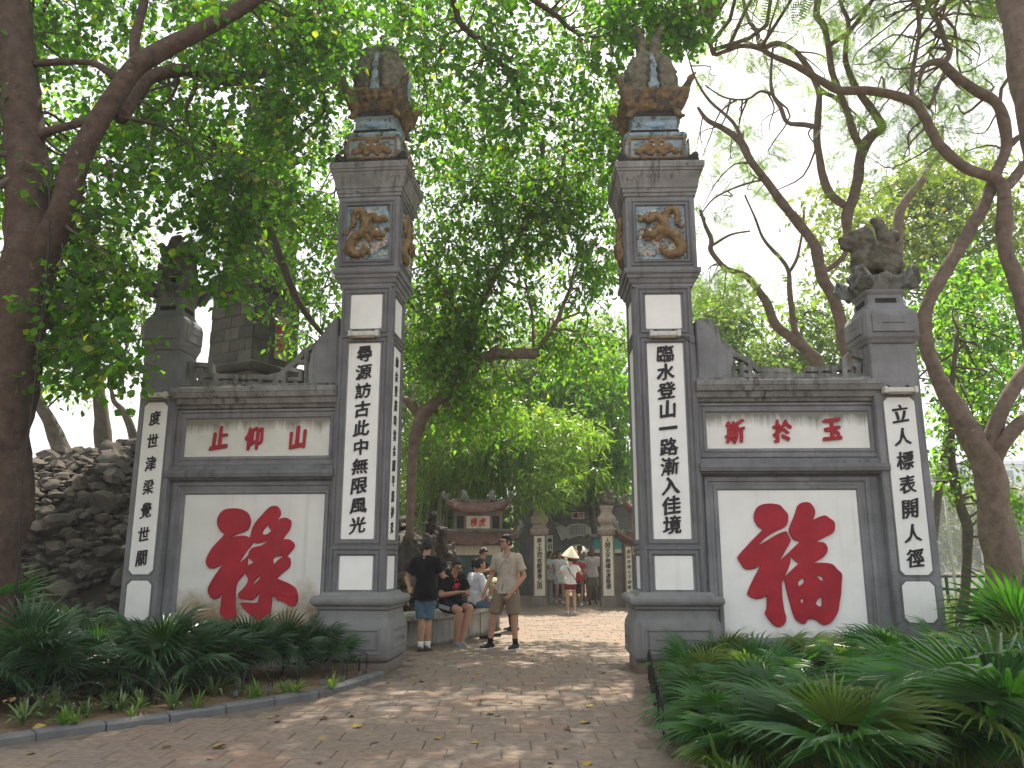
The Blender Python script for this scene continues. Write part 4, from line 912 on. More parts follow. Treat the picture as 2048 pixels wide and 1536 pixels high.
# the arched gate house
ag = empty('arched_gate', (2.25, 30.0, 0), R_(-1), label='grey gate house with round arch and plaster scroll above it', cat='gate')
def arch_wall(w0, w1, ztop, ax, ar, aspring, y0, y1):
    n = 18; mb = MB(); arc = [(ax + ar * math.cos(math.pi - math.pi * i / n), aspring + ar * math.sin(math.pi * i / n)) for i in range(n + 1)]
    o_ = [(w0, -.05), (ax - ar, -.05)] + arc + [(ax + ar, -.05), (w1, -.05), (w1, ztop), (w0, ztop)]
    bm = bmesh.new(); f = [bm.verts.new((x, y0, z)) for x, z in o_]; fa = bm.faces.new(f); ex = bmesh.ops.extrude_face_region(bm, geom=[fa]); 
    for v in [g for g in ex['geom'] if isinstance(g, bmesh.types.BMVert)]: v.co.y = y1
    bmesh.ops.recalc_face_normals(bm, faces=bm.faces); bmesh.ops.triangulate(bm, faces=[q for q in bm.faces if len(q.verts) > 4]); me = bpy.data.meshes.new('gate_front'); bm.to_mesh(me); bm.free(); me.materials.append(m_gate); return me
link('gate_front', arch_wall(-2.2, 2.4, 3.2, .20, .50, 1.32, 0, .6), ag)
MB().box(-1.2, 1.6, -.05, .1, 3.02, 3.10).box(-1.2, 1.6, -.05, .1, 2.70, 2.75).build('string_course', m_trim, ag)
for q in (-1.2, -.45, .85, 1.53): MB().box(q, q + .07, -.07, .1, 2.71, 3.06).build('pilaster_strip', m_trim, ag)
MB().box(-.04, .44, -.06, .05, 2.74, 2.99).build('sign_panel', m_cream, ag); write('樓月', ag, 0, 2.865, 0, -.062, .18, m_redS, bold=.03, horizontal=(.0, .40))
sc_pts = [(.2 + (x - .1) * .58, 1.93 + (z - 1.42) * .68) for x, z in [(-1.35, 2.22), (-.95, 2.30), (-.7, 2.16), (-.45, 2.32), (.1, 2.40), (.6, 2.34), (.85, 2.16), (1.1, 2.24), (1.5, 2.20), (1.25, 1.55), (.95, 1.62), (.8, 1.52), (.62, 1.62), (.2, 1.72), (-.2, 1.62), (-.45, 1.52), (-.7, 1.60), (-.98, 1.42)]]
MB().poly(sc_pts, -.07, .02).build('plaster_scroll', m_scroll, ag, bev=.012)
mb = MB()
for i in range(6):
    for j in range(4): mb.box(-.10 + .1 * i, -.10 + .1 * i + .055, -.078, -.068, 2.20 + .08 * j, 2.20 + .08 * j + .045)
mb.build('scroll_inscription', m_gate, ag, kind='stuff')
MB().poly([(-.06, 1.86), (-.04, 1.98), (.2, 2.06), (.44, 1.98), (.46, 1.86), (.2, 1.93)], -.075, .0).build('plaque', m_gatebr, ag)
for x_, tx in ((-.86, '橋引長虹島'), (1.30, '樓當明月湖')):
    MB().box(x_ - .12, x_ + .12, -.05, .05, .5, 2.15).build('panel', m_cream, ag); write(tx, ag, x_, .9, 2.08, -.052, .16, m_black, bold=.025)
MB().box(-1.45, -1.12, -.05, .05, 1.35, 1.75).build('red_plaque', m_redS, ag)
curved_roof(ag, 4.9, 1.2, 3.2, .45, m_moss, .25, 'roof')
br = empty('bridge', (2.5, 36.5, 0), 0, label='red wooden bridge rising beyond the arch', cat='bridge')
m_bred = mat('bridge_red', (.45, .07, .04), .6, .15)
MB().box(-1.2, 1.2, -2.8, 8, .18, .30).build('deck', mat('pale_deck', (.5, .46, .40), .8), br)
for q in (-1.2, 1.2):
    MB().box(q - .04, q + .04, -2.8, 8, 1.1, 1.2).build('handrail', m_bred, br)
    for i in range(10): MB().box(q - .04, q + .04, -2.7 + 1.15 * i, -2.6 + 1.15 * i, .3, 1.1).build('post', m_bred, br)
for i in range(3): MB().box(-1.1, 1.1, -4.2 + .42 * i, -2.8, 0 + .0, .07 * (i + 1)).build('step', m_cope, br)

# tiger statue
m_tiger = mat('faded_tiger_paint', (.42, .33, .21), .8, .3, 6, .5, 20, spots=((.12, .09, .06), .58, 7), spec=.2)
tg = empty('tiger_statue', (-.50, 18.0, .35), R_(-60), label='faded cream tiger statue with open stare above the end of the seat wall', cat='statue')
mb = MB(); mb.cap((-.55, 0, .25), (.1, 0, .38), .20, .19); mb.ball((.26, 0, .42), (.19, .18, .18)); mb.ball((.42, 0, .35), (.10, .11, .085)); mb.ball((.42, 0, .27), (.08, .08, .045))
for q in (-1, 1): mb.ball((.20, q * .13, .60), (.03, .045, .055)); mb.ball((.38, q * .10, .42), (.05, .05, .05)); mb.ball((.24, q * .15, .34), (.1, .07, .1)); mb.cap((.1, q * .13, .3), (.25, q * .13, .02), .08, .06); mb.cap((.25, q * .13, .0), (.36, q * .13, .0), .06, .06); mb.cap((-.5, q * .14, .22), (-.45, q * .15, .0), .10, .07)
mb.cap((-.7, 0, .3), (-.9, .1, .6), .05, .03)
link('tiger_body', mb.remesh(.02, 2, 'tiger_body', m_tiger, .008, 12), tg)
mb = MB()
for q in (-1, 1): mb.ball((.415, q * .075, .475), (.022, .025, .018), 7, 5)
mb.ball((.52, 0, .37), (.02, .035, .02)); mb.box(.46, .505, -.06, .06, .285, .295)
mb.build('tiger_face_marks', m_black, tg, smooth=True)

# ================================================================== TREES
def px_path(P, Y0=None):
    """(x, y, Y, radius in px)"""
    return [U(x, y, Y) for x, y, Y, r in P], [r * UA(x, y, Y) / F_PX for x, y, Y, r in P]
LIMBS = {}
def limb(parent, P, mt, name='branch', n=9, sub=5, wob=.35, key=None):
    pts, rad = px_path(P); kk_ = .74 if key in ('t3', 't6', 'tE') else 1.0; rad = [r * kk_ for r in rad]; C = catmull(pts, sub); R2 = []
    for i in range(len(rad) - 1):
        for k in range(sub): R2.append(rad[i] + (rad[i + 1] - rad[i]) * k / sub)
    R2.append(rad[-1]); sd = random.random() * 50
    for i, q in enumerate(C):
        if 0 < i < len(C) - 1: C[i] = q + Vector((noise.noise(q * 1.1 + Vector((sd, 0, 0))), 0, noise.noise(q * 1.1 + Vector((0, sd, 0))))) * min(.05, R2[i] * .6)
    b_ = MB().tube(C, R2, n, True, wob); o = b_.build(name, mt, parent, smooth=True)
    if key: LIMBS.setdefault(key, []).extend([(q, r) for q, r in zip(C, R2)])
    return o
def rotm(d, nrm):
    d = d / np.maximum(np.linalg.norm(d, axis=1, keepdims=True), 1e-6); s_ = np.cross(d, nrm); s_ /= np.maximum(np.linalg.norm(s_, axis=1, keepdims=True), 1e-6); n = np.cross(s_, d); return d, s_, n
LEAF = {'round': (np.array([(0, 0, 0), (.28, .30, .05), (.62, .42, .09), (1.0, 0, -.06), (.62, -.42, .09), (.28, -.30, .05), (.5, 0, 0)]), [(0, 1, 6, 5), (1, 2, 3, 6), (5, 6, 3, 4)]),
        'lance': (np.array([(0, 0, 0), (.45, .21, .04), (1.0, 0, -.10), (.45, -.21, .04)]), [(0, 1, 2, 3)]),
        'oval': (np.array([(0, 0, 0), (.3, .24, .04), (.7, .22, .02), (1.0, 0, -.12), (.7, -.22, .02), (.3, -.24, .04)]), [(0, 1, 4, 5), (1, 2, 3, 4)]),
        'bamboo': (np.array([(0, 0, 0), (.3, .085, .02), (1.0, 0, -.12), (.3, -.085, .02)]), [(0, 1, 2, 3)])}
def feather_leaf():
    V = [(0, 0, 0), (1, 0, -.18), (1, .012, -.18), (0, .012, 0)]; Fq = [(0, 1, 2, 3)]
    for i in range(11):
        t = .08 + .85 * i / 10; l = .30 * math.sin(math.pi * (.15 + .8 * t)) + .05; z = -.18 * t * t
        for q in (-1, 1):
            b_ = len(V); V += [(t, 0, z), (t + .05, q * l * .5, z + .015), (t + .035, q * l, z - .03), (t + .0, q * l * .55, z + .015)]; Fq.append((b_, b_ + 1, b_ + 2, b_ + 3))
    return np.array(V), Fq
LEAF['feather'] = feather_leaf()
def leaves(name, P, D, size, kind, mt, up=.8, rng=RNG):
    n = len(P); base, fs = LEAF[kind]; nr = rng.normal(0, .6, (n, 3)); nr[:, 2] += up; D = D + rng.normal(0, .35, (n, 3)); d, s_, nn = rotm(D, nr)
    sz = (size * rng.uniform(.5, 1.35, n))[:, None, None]
    V = P[:, None, :] + sz * (base[None, :, 0:1] * d[:, None, :] + base[None, :, 1:2] * s_[:, None, :] + base[None, :, 2:3] * nn[:, None, :])
    k = len(base); F_ = np.array(fs)[None, :, :] + (np.arange(n) * k)[:, None, None]
    return np_mesh(name, V.reshape(-1, 3), F_.reshape(-1, 4), mt)
def clumps_to_leaves(cl, per, twl, lpt, down=.35, rng=RNG, flat=.7):
    """cl list of (centre, radius, n twigs); returns leaf points, directions, twig ends"""
    Ps, Ds, T = [], [], []
    for c, r, n in cl:
        v = rng.normal(0, 1, (n, 3)); v /= np.linalg.norm(v, axis=1, keepdims=True); rad = r * rng.uniform(.15, 1, n) ** .5
        st = np.array(c)[None, :] + v * rad[:, None] * np.array([1, 1, flat]); d = v * .7 + rng.normal(0, .55, (n, 3)); d[:, 2] -= down; d /= np.linalg.norm(d, axis=1, keepdims=True)
        L_ = twl * rng.uniform(.6, 1.3, n)
        for k in range(lpt):
            t = (k + 1) / lpt; p = st + d * (L_ * t)[:, None] + rng.normal(0, .02, (n, 3)); p[:, 2] -= .12 * L_ * t * t
            side = rng.normal(0, 1, (n, 3)); side -= d * np.sum(side * d, 1, keepdims=True); side /= np.linalg.norm(side, axis=1, keepdims=True); dd = d * .5 + side * .9; dd[:, 2] -= down * 1.2
            Ps.append(p); Ds.append(dd)
        T.append((st, st + d * L_[:, None]))
    return np.concatenate(Ps), np.concatenate(Ds), (np.concatenate([a for a, b_ in T]), np.concatenate([b_ for a, b_ in T]))
def twig_mesh(A, B, r, mt):
    n = len(A); d = B - A; ref = np.tile(np.array([[.3, .5, .8]]), (n, 1)); d, s_, q = rotm(d, ref); V = []
    for k in range(3):
        a = 2 * math.pi * k / 3; o_ = (math.cos(a) * s_ + math.sin(a) * q); V.append(A + o_ * r); V.append(B + o_ * r * .35)
    V = np.stack(V, 1).reshape(-1, 3); base = np.array([(0, 2, 3, 1), (2, 4, 5, 3), (4, 0, 1, 5)])
    return np_mesh('twigs', V, (base[None] + (np.arange(n) * 6)[:, None, None]).reshape(-1, 4), mt)
def region(x0, y0, x1, y1, Y0, Y1, n, r, tw, rng=RNG):
    out = []
    for i in range(n):
        Y = rng.uniform(Y0, Y1); p = U(rng.uniform(x0, x1), rng.uniform(y0, y1), Y); out.append(((p.x, p.y, p.z), r * rng.uniform(.7, 1.3), max(2, int(tw * rng.uniform(.6, 1.4)))))
    return out
def crown(parent, cl, mt, kind, size, lpt, twl, twr=.005, down=.35, key=None, barkm=None, up=.8, name='crown'):
    P, D, (A, B) = clumps_to_leaves(cl, 0, twl, lpt, down); link(name, leaves(name, P, D, size, kind, mt, up), parent)
    if twr: link('twigs', twig_mesh(A, B, twr, barkm or m_barkD), parent)
    if key and key in LIMBS:        # thin boughs carrying every clump
        pts = LIMBS[key]; mb = MB(); arr = np.array([tuple(q) for q, r in pts])
        for c, r, n in cl:
            c = np.array(c); i = int(np.argmin(np.sum((arr - c) ** 2, 1) + RNG.uniform(0, 1.5, len(arr)))); a = Vector(arr[i]); e = Vector(c); L_ = (e - a).length
            if L_ < .2 or L_ > 4.5: continue
            m1 = a.lerp(e, .35) + Vector(RNG.normal(0, .10 * L_, 3)); m2 = a.lerp(e, .7) + Vector(RNG.normal(0, .08 * L_, 3)) ; m1.z += .06 * L_
            r0 = min(pts[i][1] * .6, .012 + .011 * L_); mb.tube(catmull([a, m1, m2, e], 3), [r0 * (1 - .085 * k) for k in range(10)], 5)
        mb.build('boughs', barkm or m_barkD, parent, smooth=True)

# --- T1 the near forked tree on the left
t1 = empty('forked_tree', (-4.9, 8.6, 0), label='big brown trunk at the left edge forking into the round leaved canopy', cat='tree')
def child_space(o, parent): o.matrix_parent_inverse = parent.matrix_world.inverted()
_link = link
def link(name, me, parent=None, mat=None, **k):      # geometry below is modelled in world space: keep it there
    o = _link(name, me, parent, mat, **k)
    if parent is not None and WORLD_SPACE: o.matrix_parent_inverse = Matrix.LocRotScale(parent.location, parent.rotation_euler, parent.scale).inverted()
    return o
WORLD_SPACE = True
Yt = 8.6
limb(t1, [(-75, 1420, 8.5, 100), (-58, 1300, 8.5, 84), (-45, 1180, 8.6, 76), (-22, 1000, 8.6, 68), (-5, 850, 8.6, 62), (22, 700, 8.6, 55), (48, 580, 8.6, 53), (62, 480, 8.6, 47), (56, 380, 8.6, 42), (50, 300, 8.6, 38), (42, 170, 8.6, 34), (30, 30, 8.6, 31), (18, -120, 8.6, 28), (0, -300, 8.6, 22)], m_barkL, 'trunk', 16, 6, .25, 't1')
limb(t1, [(70, 540, 8.6, 34), (100, 478, 8.5, 30), (126, 425, 8.4, 27), (143, 359, 8.35, 25), (171, 297, 8.3, 23), (205, 232, 8.3, 21), (236, 178, 8.3, 20), (260, 143, 8.3, 19), (284, 123, 8.3, 18.5), (342, 92, 8.3, 17.5), (410, 58, 8.3, 16), (478, 20, 8.3, 14), (540, -20, 8.3, 12), (640, -90, 8.6, 9), (760, -160, 9.2, 6)], m_barkL, 'branch', 12, 5, .2, 't1')
limb(t1, [(238, 232, 8.45, 18), (255, 205, 8.7, 17), (273, 185, 8.9, 16), (300, 154, 9.1, 14), (359, 137, 9.4, 13), (410, 147, 9.7, 12), (461, 160, 10.0, 11), (513, 150, 10.3, 11), (554, 137, 10.6, 10), (584, 113, 10.8, 9), (604, 92, 11, 6), (615, 79, 11.1, 5), (600, 40, 11.3, 4), (590, -40, 11.5, 3)], m_barkL, 'branch', 10, 5, .2, 't1')
limb(t1, [(584, 115, 10.8, 6), (632, 108, 11, 5), (700, 108, 11.4, 4), (745, 103, 11.7, 3.5), (800, 118, 12, 3), (880, 105, 12.3, 2)], m_barkL, 'branch', 7, 4, .2, 't1')
limb(t1, [(590, 118, 10.8, 6), (600, 132, 10.9, 5.5), (629, 164, 11, 5), (650, 205, 11.1, 4.5), (636, 239, 11.2, 4), (605, 262, 11.2, 2.5), (595, 300, 11.2, 1.5)], m_barkL, 'branch', 7, 4, .2, 't1')
limb(t1, [(272, 135, 8.3, 11), (268, 90, 8.3, 10), (280, 40, 8.4, 9), (292, -10, 8.4, 8), (300, -120, 8.6, 6)], m_barkL, 'branch', 9, 4, .2, 't1')
limb(t1, [(62, 128, 8.6, 7), (110, 124, 8.5, 6.5), (171, 123, 8.4, 6), (200, 131, 8.35, 7), (236, 155, 8.3, 9)], m_barkL, 'branch', 8, 4, .2, 't1')
limb(t1, [(72, 275, 8.6, 10), (100, 262, 8.5, 9), (144, 250, 8.4, 8), (192, 236, 8.3, 9)], m_barkL, 'branch', 8, 4, .2, 't1')
limb(t1, [(238, 232, 8.4, 5), (290, 243, 8.6, 4.5), (325, 252, 8.8, 4), (360, 274, 9, 3), (420, 330, 9.3, 2)], m_barkL, 'branch', 6, 4, .2, 't1')
limb(t1, [(385, 140, 9.5, 6), (390, 175, 9.5, 5), (372, 215, 9.5, 4), (380, 260, 9.5, 2)], m_barkL, 'branch', 6, 4, .2, 't1')
limb(t1, [(440, 300, 11.4, 4), (500, 370, 11.6, 8), (530, 430, 11.8, 8), (560, 520, 12, 8), (590, 590, 12.2, 7), (640, 660, 12.3, 5), (670, 690, 12.4, 3)], m_barkD, 'branch', 8, 4, .2, 't1')
limb(t1, [(760, -160, 9.2, 8), (860, -90, 10, 8), (905, 0, 11, 7), (917, 44, 11.2, 7), (949, 76, 11.4, 6), (972, 100, 11.6, 6), (1008, 135, 11.8, 5), (1034, 176, 12, 4), (1036, 230, 12.1, 2)], m_barkL, 'branch', 8, 4, .2, 't1')
limb(t1, [(860, -90, 10, 6), (1000, -60, 10.6, 6), (1066, 0, 11, 6), (1110, 29, 11.2, 5), (1148, 61, 11.4, 4), (1200, 75, 11.6, 2.5), (1260, 60, 11.8, 1.5)], m_barkL, 'branch', 8, 4, .2, 't1')
cl = region(30, -40, 700, 140, 8.6, 12, 56, .5, 26) + region(80, 130, 690, 310, 9.4, 12.5, 42, .48, 24) + region(80, 320, 285, 520, 8.2, 11, 18, .40, 26) + region(90, 520, 260, 730, 8.0, 10, 20, .32, 26) \
   + region(300, 300, 560, 430, 9.0, 10.2, 12, .40, 26) + region(600, -60, 1230, 140, 11, 13.5, 58, .5, 24) + region(840, 130, 1180, 300, 11, 13.5, 26, .45, 22) + region(400, 380, 560, 560, 9.2, 9.9, 8, .3, 22) \
   + region(-120, -40, 30, 500, 8.8, 12, 22, .5, 34) + region(-300, -620, 1300, -60, 8.2, 13, 60, .8, 30) + region(300, -700, 1400, -80, 13, 18, 58, 1.0, 34) + region(1190, -20, 1390, 60, 10.6, 12, 16, .35, 30) + region(1180, 90, 1250, 330, 11.5, 13, 9, .32, 22) \
   + region(-900, -300, -150, 500, 7, 12, 30, .7, 40)  # clumps above the view are unseen, added to shade the path
crown(t1, cl, m_leafA, 'round', .098, 5, .34, .005, .4, 't1')
MB().tube([U(96, 320, 8.35), U(100, 420, 8.3), U(96, 520, 8.25), U(84, 640, 8.2), U(66, 800, 8.2), U(45, 960, 8.2), U(35, 1150, 8.2), U(28, 1260, 8.2)], .010, 6).build('power_cable', m_wire, None, smooth=True, label='thin cable running down the trunk of the big left tree', cat='cable')

# --- T2 the slender tree behind the left pillar
t2 = empty('leaning_tree', (U(821, 1150, 15).x, 15, 0), label='slender tree behind the left tall pillar, leaning right with one bent sawn limb', cat='tree')
limb(t2, [(816, 1200, 15, 11), (820, 1100, 15, 9), (822, 1036, 15, 8.5), (824, 958, 15, 9), (827, 890, 15, 10), (832, 860, 15, 13), (850, 825, 15, 13), (881, 801, 14.9, 14), (913, 766, 14.8, 13), (948, 735, 14.7, 12), (975, 715, 14.6, 11), (1014, 708, 14.5, 11), (1053, 706, 14.5, 11), (1073, 712, 14.5, 9)], m_bark, 'trunk', 12, 5, .3, 't2')
limb(t2, [(905, 770, 14.8, 9), (924, 719, 14.8, 9), (940, 676, 14.8, 8.5), (950, 630, 14.8, 8), (967, 594, 14.8, 8), (987, 555, 14.8, 7.5), (1010, 520, 14.7, 7), (1034, 481, 14.6, 6.5), (1061, 430, 14.5, 6), (1085, 400, 14.5, 5), (1110, 366, 14.4, 4), (1128, 320, 14.3, 3), (1139, 270, 14.3, 2)], m_bark, 'branch', 9, 4, .25, 't2')
limb(t2, [(1069, 705, 14.5, 6), (1092, 676, 14.5, 5), (1112, 645, 14.5, 4.5), (1124, 614, 14.5, 4), (1139, 579, 14.5, 3), (1149, 536, 14.5, 2)], m_bark, 'branch', 8, 4, .25, 't2')
limb(t2, [(1069, 702, 14.5, 4), (1066, 672, 14.5, 3.5), (1065, 633, 14.5, 3), (1050, 560, 14.5, 2)], m_bark, 'branch', 7, 4, .25, 't2')
limb(t2, [(940, 676, 14.8, 6), (920, 640, 15, 5), (897, 590, 15.3, 5), (875, 545, 15.6, 4), (858, 524, 15.8, 3), (840, 480, 16, 2)], m_bark, 'branch', 7, 4, .25, 't2')
limb(t2, [(975, 716, 14.6, 8), (985, 702, 14.5, 7), (994, 692, 14.4, 5)], m_bark, 'stub', 8, 3, .4, 't2')
limb(t2, [(845, 840, 15, 10), (825, 815, 15.2, 10), (812, 800, 15.4, 9), (790, 790, 15.6, 5)], m_bark, 'stub', 8, 3, .6, 't2')
limb(t2, [(1010, 520, 14.7, 4), (1000, 450, 15, 3.5), (990, 380, 15.3, 3), (985, 300, 15.5, 2)], m_bark, 'branch', 6, 4, .25, 't2')
limb(t2, [(830, 620, 16, 4), (740, 520, 16.5, 4), (640, 440, 17, 3.5), (560, 400, 17, 2.5)], m_bark, 'branch', 6, 4, .25, 't2')
cl = region(840, 300, 1110, 480, 13.5, 17, 36, .55, 24) + region(835, 460, 1090, 640, 13.8, 17, 32, .52, 24) + region(835, 620, 980, 760, 14.2, 17, 20, .5, 34) + region(1080, 320, 1250, 470, 13.6, 16, 22, .5, 30) + region(1090, 480, 1235, 570, 13.6, 16, 8, .35, 24) \
   + region(900, 770, 1010, 890, 14, 16, 9, .45, 30) + region(560, 280, 690, 640, 13.5, 17, 24, .55, 24) + region(545, 600, 690, 730, 14, 17, 6, .3, 16) + region(330, 250, 560, 480, 14, 18, 16, .6, 26) + region(1090, 660, 1210, 740, 14.5, 17, 8, .4, 26) + region(700, 60, 1250, 300, 14, 18, 26, .7, 26) + region(600, -620, 1300, -40, 17, 26, 40, 1.2, 36)  # the last region is unseen above the view, added to shade the ground beyond
crown(t2, cl, m_leafB, 'oval', .12, 6, .42, .005, .45, 't2', m_bark)
dl = MB(); pp = U(1085, 295, 13.2); dl.ball(pp, (.05, .03, .22), 8, 8); dl.ball(pp + Vector((-.05, 0, .14)), (.03, .02, .14), 6, 6)
dl.build('hanging_dead_leaf', mat('dry_leaf_grey', (.16, .15, .12), .9), None, smooth=True, label='pale withered leaf hanging in the canopy between the tall pillars', cat='dead leaf')

# --- bamboo, its added dark backing and the trees behind the shrine
bb = empty('bamboo_clump', (-1.2, 24.5, 0), label='bamboo clump with drooping pale leaf tips above the left shrine', cat='bamboo')
for i in range(26):
    x_ = RNG.uniform(-3.4, -.4); y_ = RNG.uniform(23.4, 26); zt = RNG.uniform(4.5, 7); lean = RNG.uniform(-.2, 1.9)
    MB().tube(catmull([Vector((x_, y_, 0)), Vector((x_ + lean * .1, y_, zt * .4)), Vector((x_ + lean * .5, y_ - .3, zt * .8)), Vector((x_ + lean * 1.2, y_ - .8, zt))], 3), [.035 - .0028 * k for k in range(10)], 6).build('cane', mat('bamboo_cane', (.16, .18, .06), .5) if i == 0 else bpy.data.materials['bamboo_cane'], bb, smooth=True)
cl = region(850, 810, 1080, 930, 22.8, 26, 46, .7, 30) + region(1000, 840, 1190, 950, 22.8, 26, 40, .7, 30) + region(1040, 930, 1130, 990, 22.0, 24, 12, .4, 24) + region(820, 850, 1000, 960, 23, 26, 30, .6, 34)
crown(bb, cl, m_bamboo, 'bamboo', .24, 7, .45, .004, .5, None, None, .9)
def bgtree(label, base, cl, mt, kind, size, lpt, twl, trunk=None, bm_=None, down=.35, group=None, up=.8, name='tree', rr_=.16):
    t = empty(name, base, label=label, cat='tree', group=group); b0 = Vector(base); bm_ = bm_ or m_barkD; key = label
    cs = np.array([c for c, r, n in cl]); ctr = Vector(cs.mean(0)); top = float(cs[:, 2].max())
    if trunk is None:
        trunk = [b0 - Vector((0, 0, .1)), b0.lerp(Vector((ctr.x, ctr.y, ctr.z * .5)), .5), Vector((ctr.x, ctr.y, ctr.z * .55)), Vector((ctr.x, ctr.y, ctr.z)), Vector((ctr.x + .2, ctr.y, top * .92))]
    C = catmull(trunk, 4); MB().tube(C, [rr_ * (1 - .85 * i / len(C)) for i in range(len(C))], 9, True, .25).build('trunk', bm_, t, smooth=True); LIMBS[key] = [(q, rr_ * .5) for q in C[len(C) // 3:]]
    crown(t, cl, mt, kind, size, lpt, twl, 0, down, key, bm_, up); return t
bgtree('dense foliage added as dark backing behind the left shrine and bamboo', (-2.4, 27, 0), region(820, 860, 1000, 1090, 26.5, 29, 70, .9, 46) + region(760, 600, 900, 850, 24, 28, 34, .9, 40), m_leafC, 'lance', .22, 6, .6, up=.8)  # foliage mass added to block light behind the bamboo
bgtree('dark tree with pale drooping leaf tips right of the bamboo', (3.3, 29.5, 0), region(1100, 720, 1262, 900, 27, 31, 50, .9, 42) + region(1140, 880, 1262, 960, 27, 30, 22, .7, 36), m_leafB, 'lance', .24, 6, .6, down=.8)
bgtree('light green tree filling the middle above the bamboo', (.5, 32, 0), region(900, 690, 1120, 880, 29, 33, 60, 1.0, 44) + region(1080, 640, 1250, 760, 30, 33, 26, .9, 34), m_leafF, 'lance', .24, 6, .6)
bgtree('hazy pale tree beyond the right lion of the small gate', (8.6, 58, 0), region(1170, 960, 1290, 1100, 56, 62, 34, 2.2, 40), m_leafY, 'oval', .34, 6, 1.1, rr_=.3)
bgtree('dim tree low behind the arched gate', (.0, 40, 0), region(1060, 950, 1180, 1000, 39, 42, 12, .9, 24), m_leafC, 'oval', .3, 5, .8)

# --- right: flame trees
m_b3 = m_bark
t3 = empty('bare_limbed_tree', (U(1700, 760, 16).x, 16, 0), label='sinuous bare trunk rising behind the right side wall and forking above the right lion', cat='tree')
limb(t3, [(1705, 1180, 16, 22), (1700, 950, 16, 20), (1697, 760, 16, 18), (1693, 700, 16, 16), (1668, 597, 16, 16), (1642, 545, 16, 15), (1634, 500, 16, 15), (1621, 478, 16, 14), (1594, 444, 16, 13), (1560, 403, 16, 12), (1533, 362, 16, 11), (1498, 318, 16, 11), (1481, 284, 16.1, 10), (1451, 258, 16.2, 8), (1416, 240, 16.3, 6), (1396, 215, 16.4, 4)], m_b3, 'trunk', 10, 5, .25, 't3')
limb(t3, [(1492, 300, 16, 6), (1468, 246, 16.2, 5), (1423, 205, 16.4, 4), (1392, 160, 16.6, 3), (1375, 110, 16.8, 2)], m_b3, 'branch', 7, 4, .25, 't3')
limb(t3, [(1642, 545, 16, 7), (1670, 528, 15.9, 7), (1692, 505, 15.8, 7), (1697, 470, 15.8, 10), (1697, 427, 15.8, 14), (1707, 393, 15.8, 14), (1717, 342, 15.8, 14), (1727, 301, 15.8, 14), (1745, 272, 15.8, 13), (1764, 254, 15.8, 12), (1744, 219, 15.8, 10), (1714, 181, 15.8, 9), (1693, 130, 15.8, 8), (1693, 85, 15.8, 7), (1697, 44, 15.8, 7), (1680, 0, 15.8, 5), (1670, -80, 15.8, 4)], m_b3, 'branch', 9, 5, .3, 't3')
limb(t3, [(1727, 300, 15.8, 10), (1710, 273, 15.7, 10), (1693, 222, 15.6, 9), (1676, 178, 15.5, 9), (1662, 137, 15.4, 8.5), (1657, 96, 15.3, 8), (1649, 51, 15.2, 9), (1633, 30, 15.2, 9), (1638, -10, 15.2, 9), (1650, -90, 15.2, 7)], m_b3, 'branch', 9, 4, .3, 't3')
limb(t3, [(1692, 412, 15.8, 10), (1672, 398, 15.9, 11), (1656, 379, 16, 11), (1642, 342, 16.1, 10), (1635, 290, 16.2, 10), (1638, 222, 16.3, 9), (1638, 185, 16.4, 8), (1628, 160, 16.5, 8), (1608, 123, 16.6, 8), (1587, 99, 16.7, 7), (1553, 85, 16.8, 7), (1522, 94, 16.9, 7), (1512, 62, 17, 6), (1492, 24, 17, 5), (1480, -40, 17, 4)], m_b3, 'branch', 9, 4, .3, 't3')
limb(t3, [(1637, 255, 16.2, 7), (1610, 250, 16.3, 7), (1575, 245, 16.4, 6), (1560, 215, 16.5, 6), (1545, 190, 16.6, 5), (1542, 150, 16.7, 4), (1546, 96, 16.8, 3.5)], m_b3, 'branch', 7, 4, .3, 't3')
limb(t3, [(1546, 190, 16.6, 4), (1520, 183, 16.6, 3.5), (1495, 198, 16.6, 3), (1450, 195, 16.6, 2.5), (1410, 170, 16.6, 2)], m_b3, 'branch', 6, 4, .3, 't3')
limb(t3, [(1697, 44, 15.8, 5), (1730, 15, 15.6, 5), (1780, -30, 15.4, 4)], m_b3, 'branch', 6, 4, .3, 't3')
limb(t3, [(1660, 90, 15.3, 7), (1700, 60, 15.2, 7), (1735, 15, 15.1, 6), (1760, -30, 15.1, 5)], m_b3, 'branch', 6, 4, .3, 't3')
limb(t3, [(1521, 361, 16, 3), (1480, 372, 15.8, 3), (1430, 395, 15.6, 2.5), (1400, 430, 15.5, 2)], m_b3, 'branch', 6, 4, .3, 't3')
t6 = empty('twin_stem_tree', (U(1650, 800, 18).x, 18, 0), label='pale leaning tree with two thin stems behind the openwork of the right wall', cat='tree')
limb(t6, [(1655, 1180, 18, 26), (1650, 900, 18, 24), (1640, 745, 18, 20), (1615, 705, 18, 16), (1580, 672, 18, 14), (1551, 645, 18, 12), (1530, 600, 18, 11), (1508, 568, 18, 9), (1492, 553, 18, 9), (1455, 538, 18, 7), (1439, 523, 18, 7), (1423, 501, 18, 7), (1424, 480, 18, 6), (1410, 451, 18, 5), (1400, 420, 18, 4)], m_b3, 'trunk', 10, 5, .3, 't6')
limb(t6, [(1618, 706, 18, 12), (1600, 680, 18, 11), (1588, 656, 18, 9), (1580, 587, 18, 7), (1578, 544, 18, 6), (1560, 515, 18, 5), (1546, 501, 18, 5), (1525, 475, 18, 4), (1508, 431, 18, 3), (1490, 390, 18, 2.5)], m_b3, 'branch', 8, 4, .3, 't6')
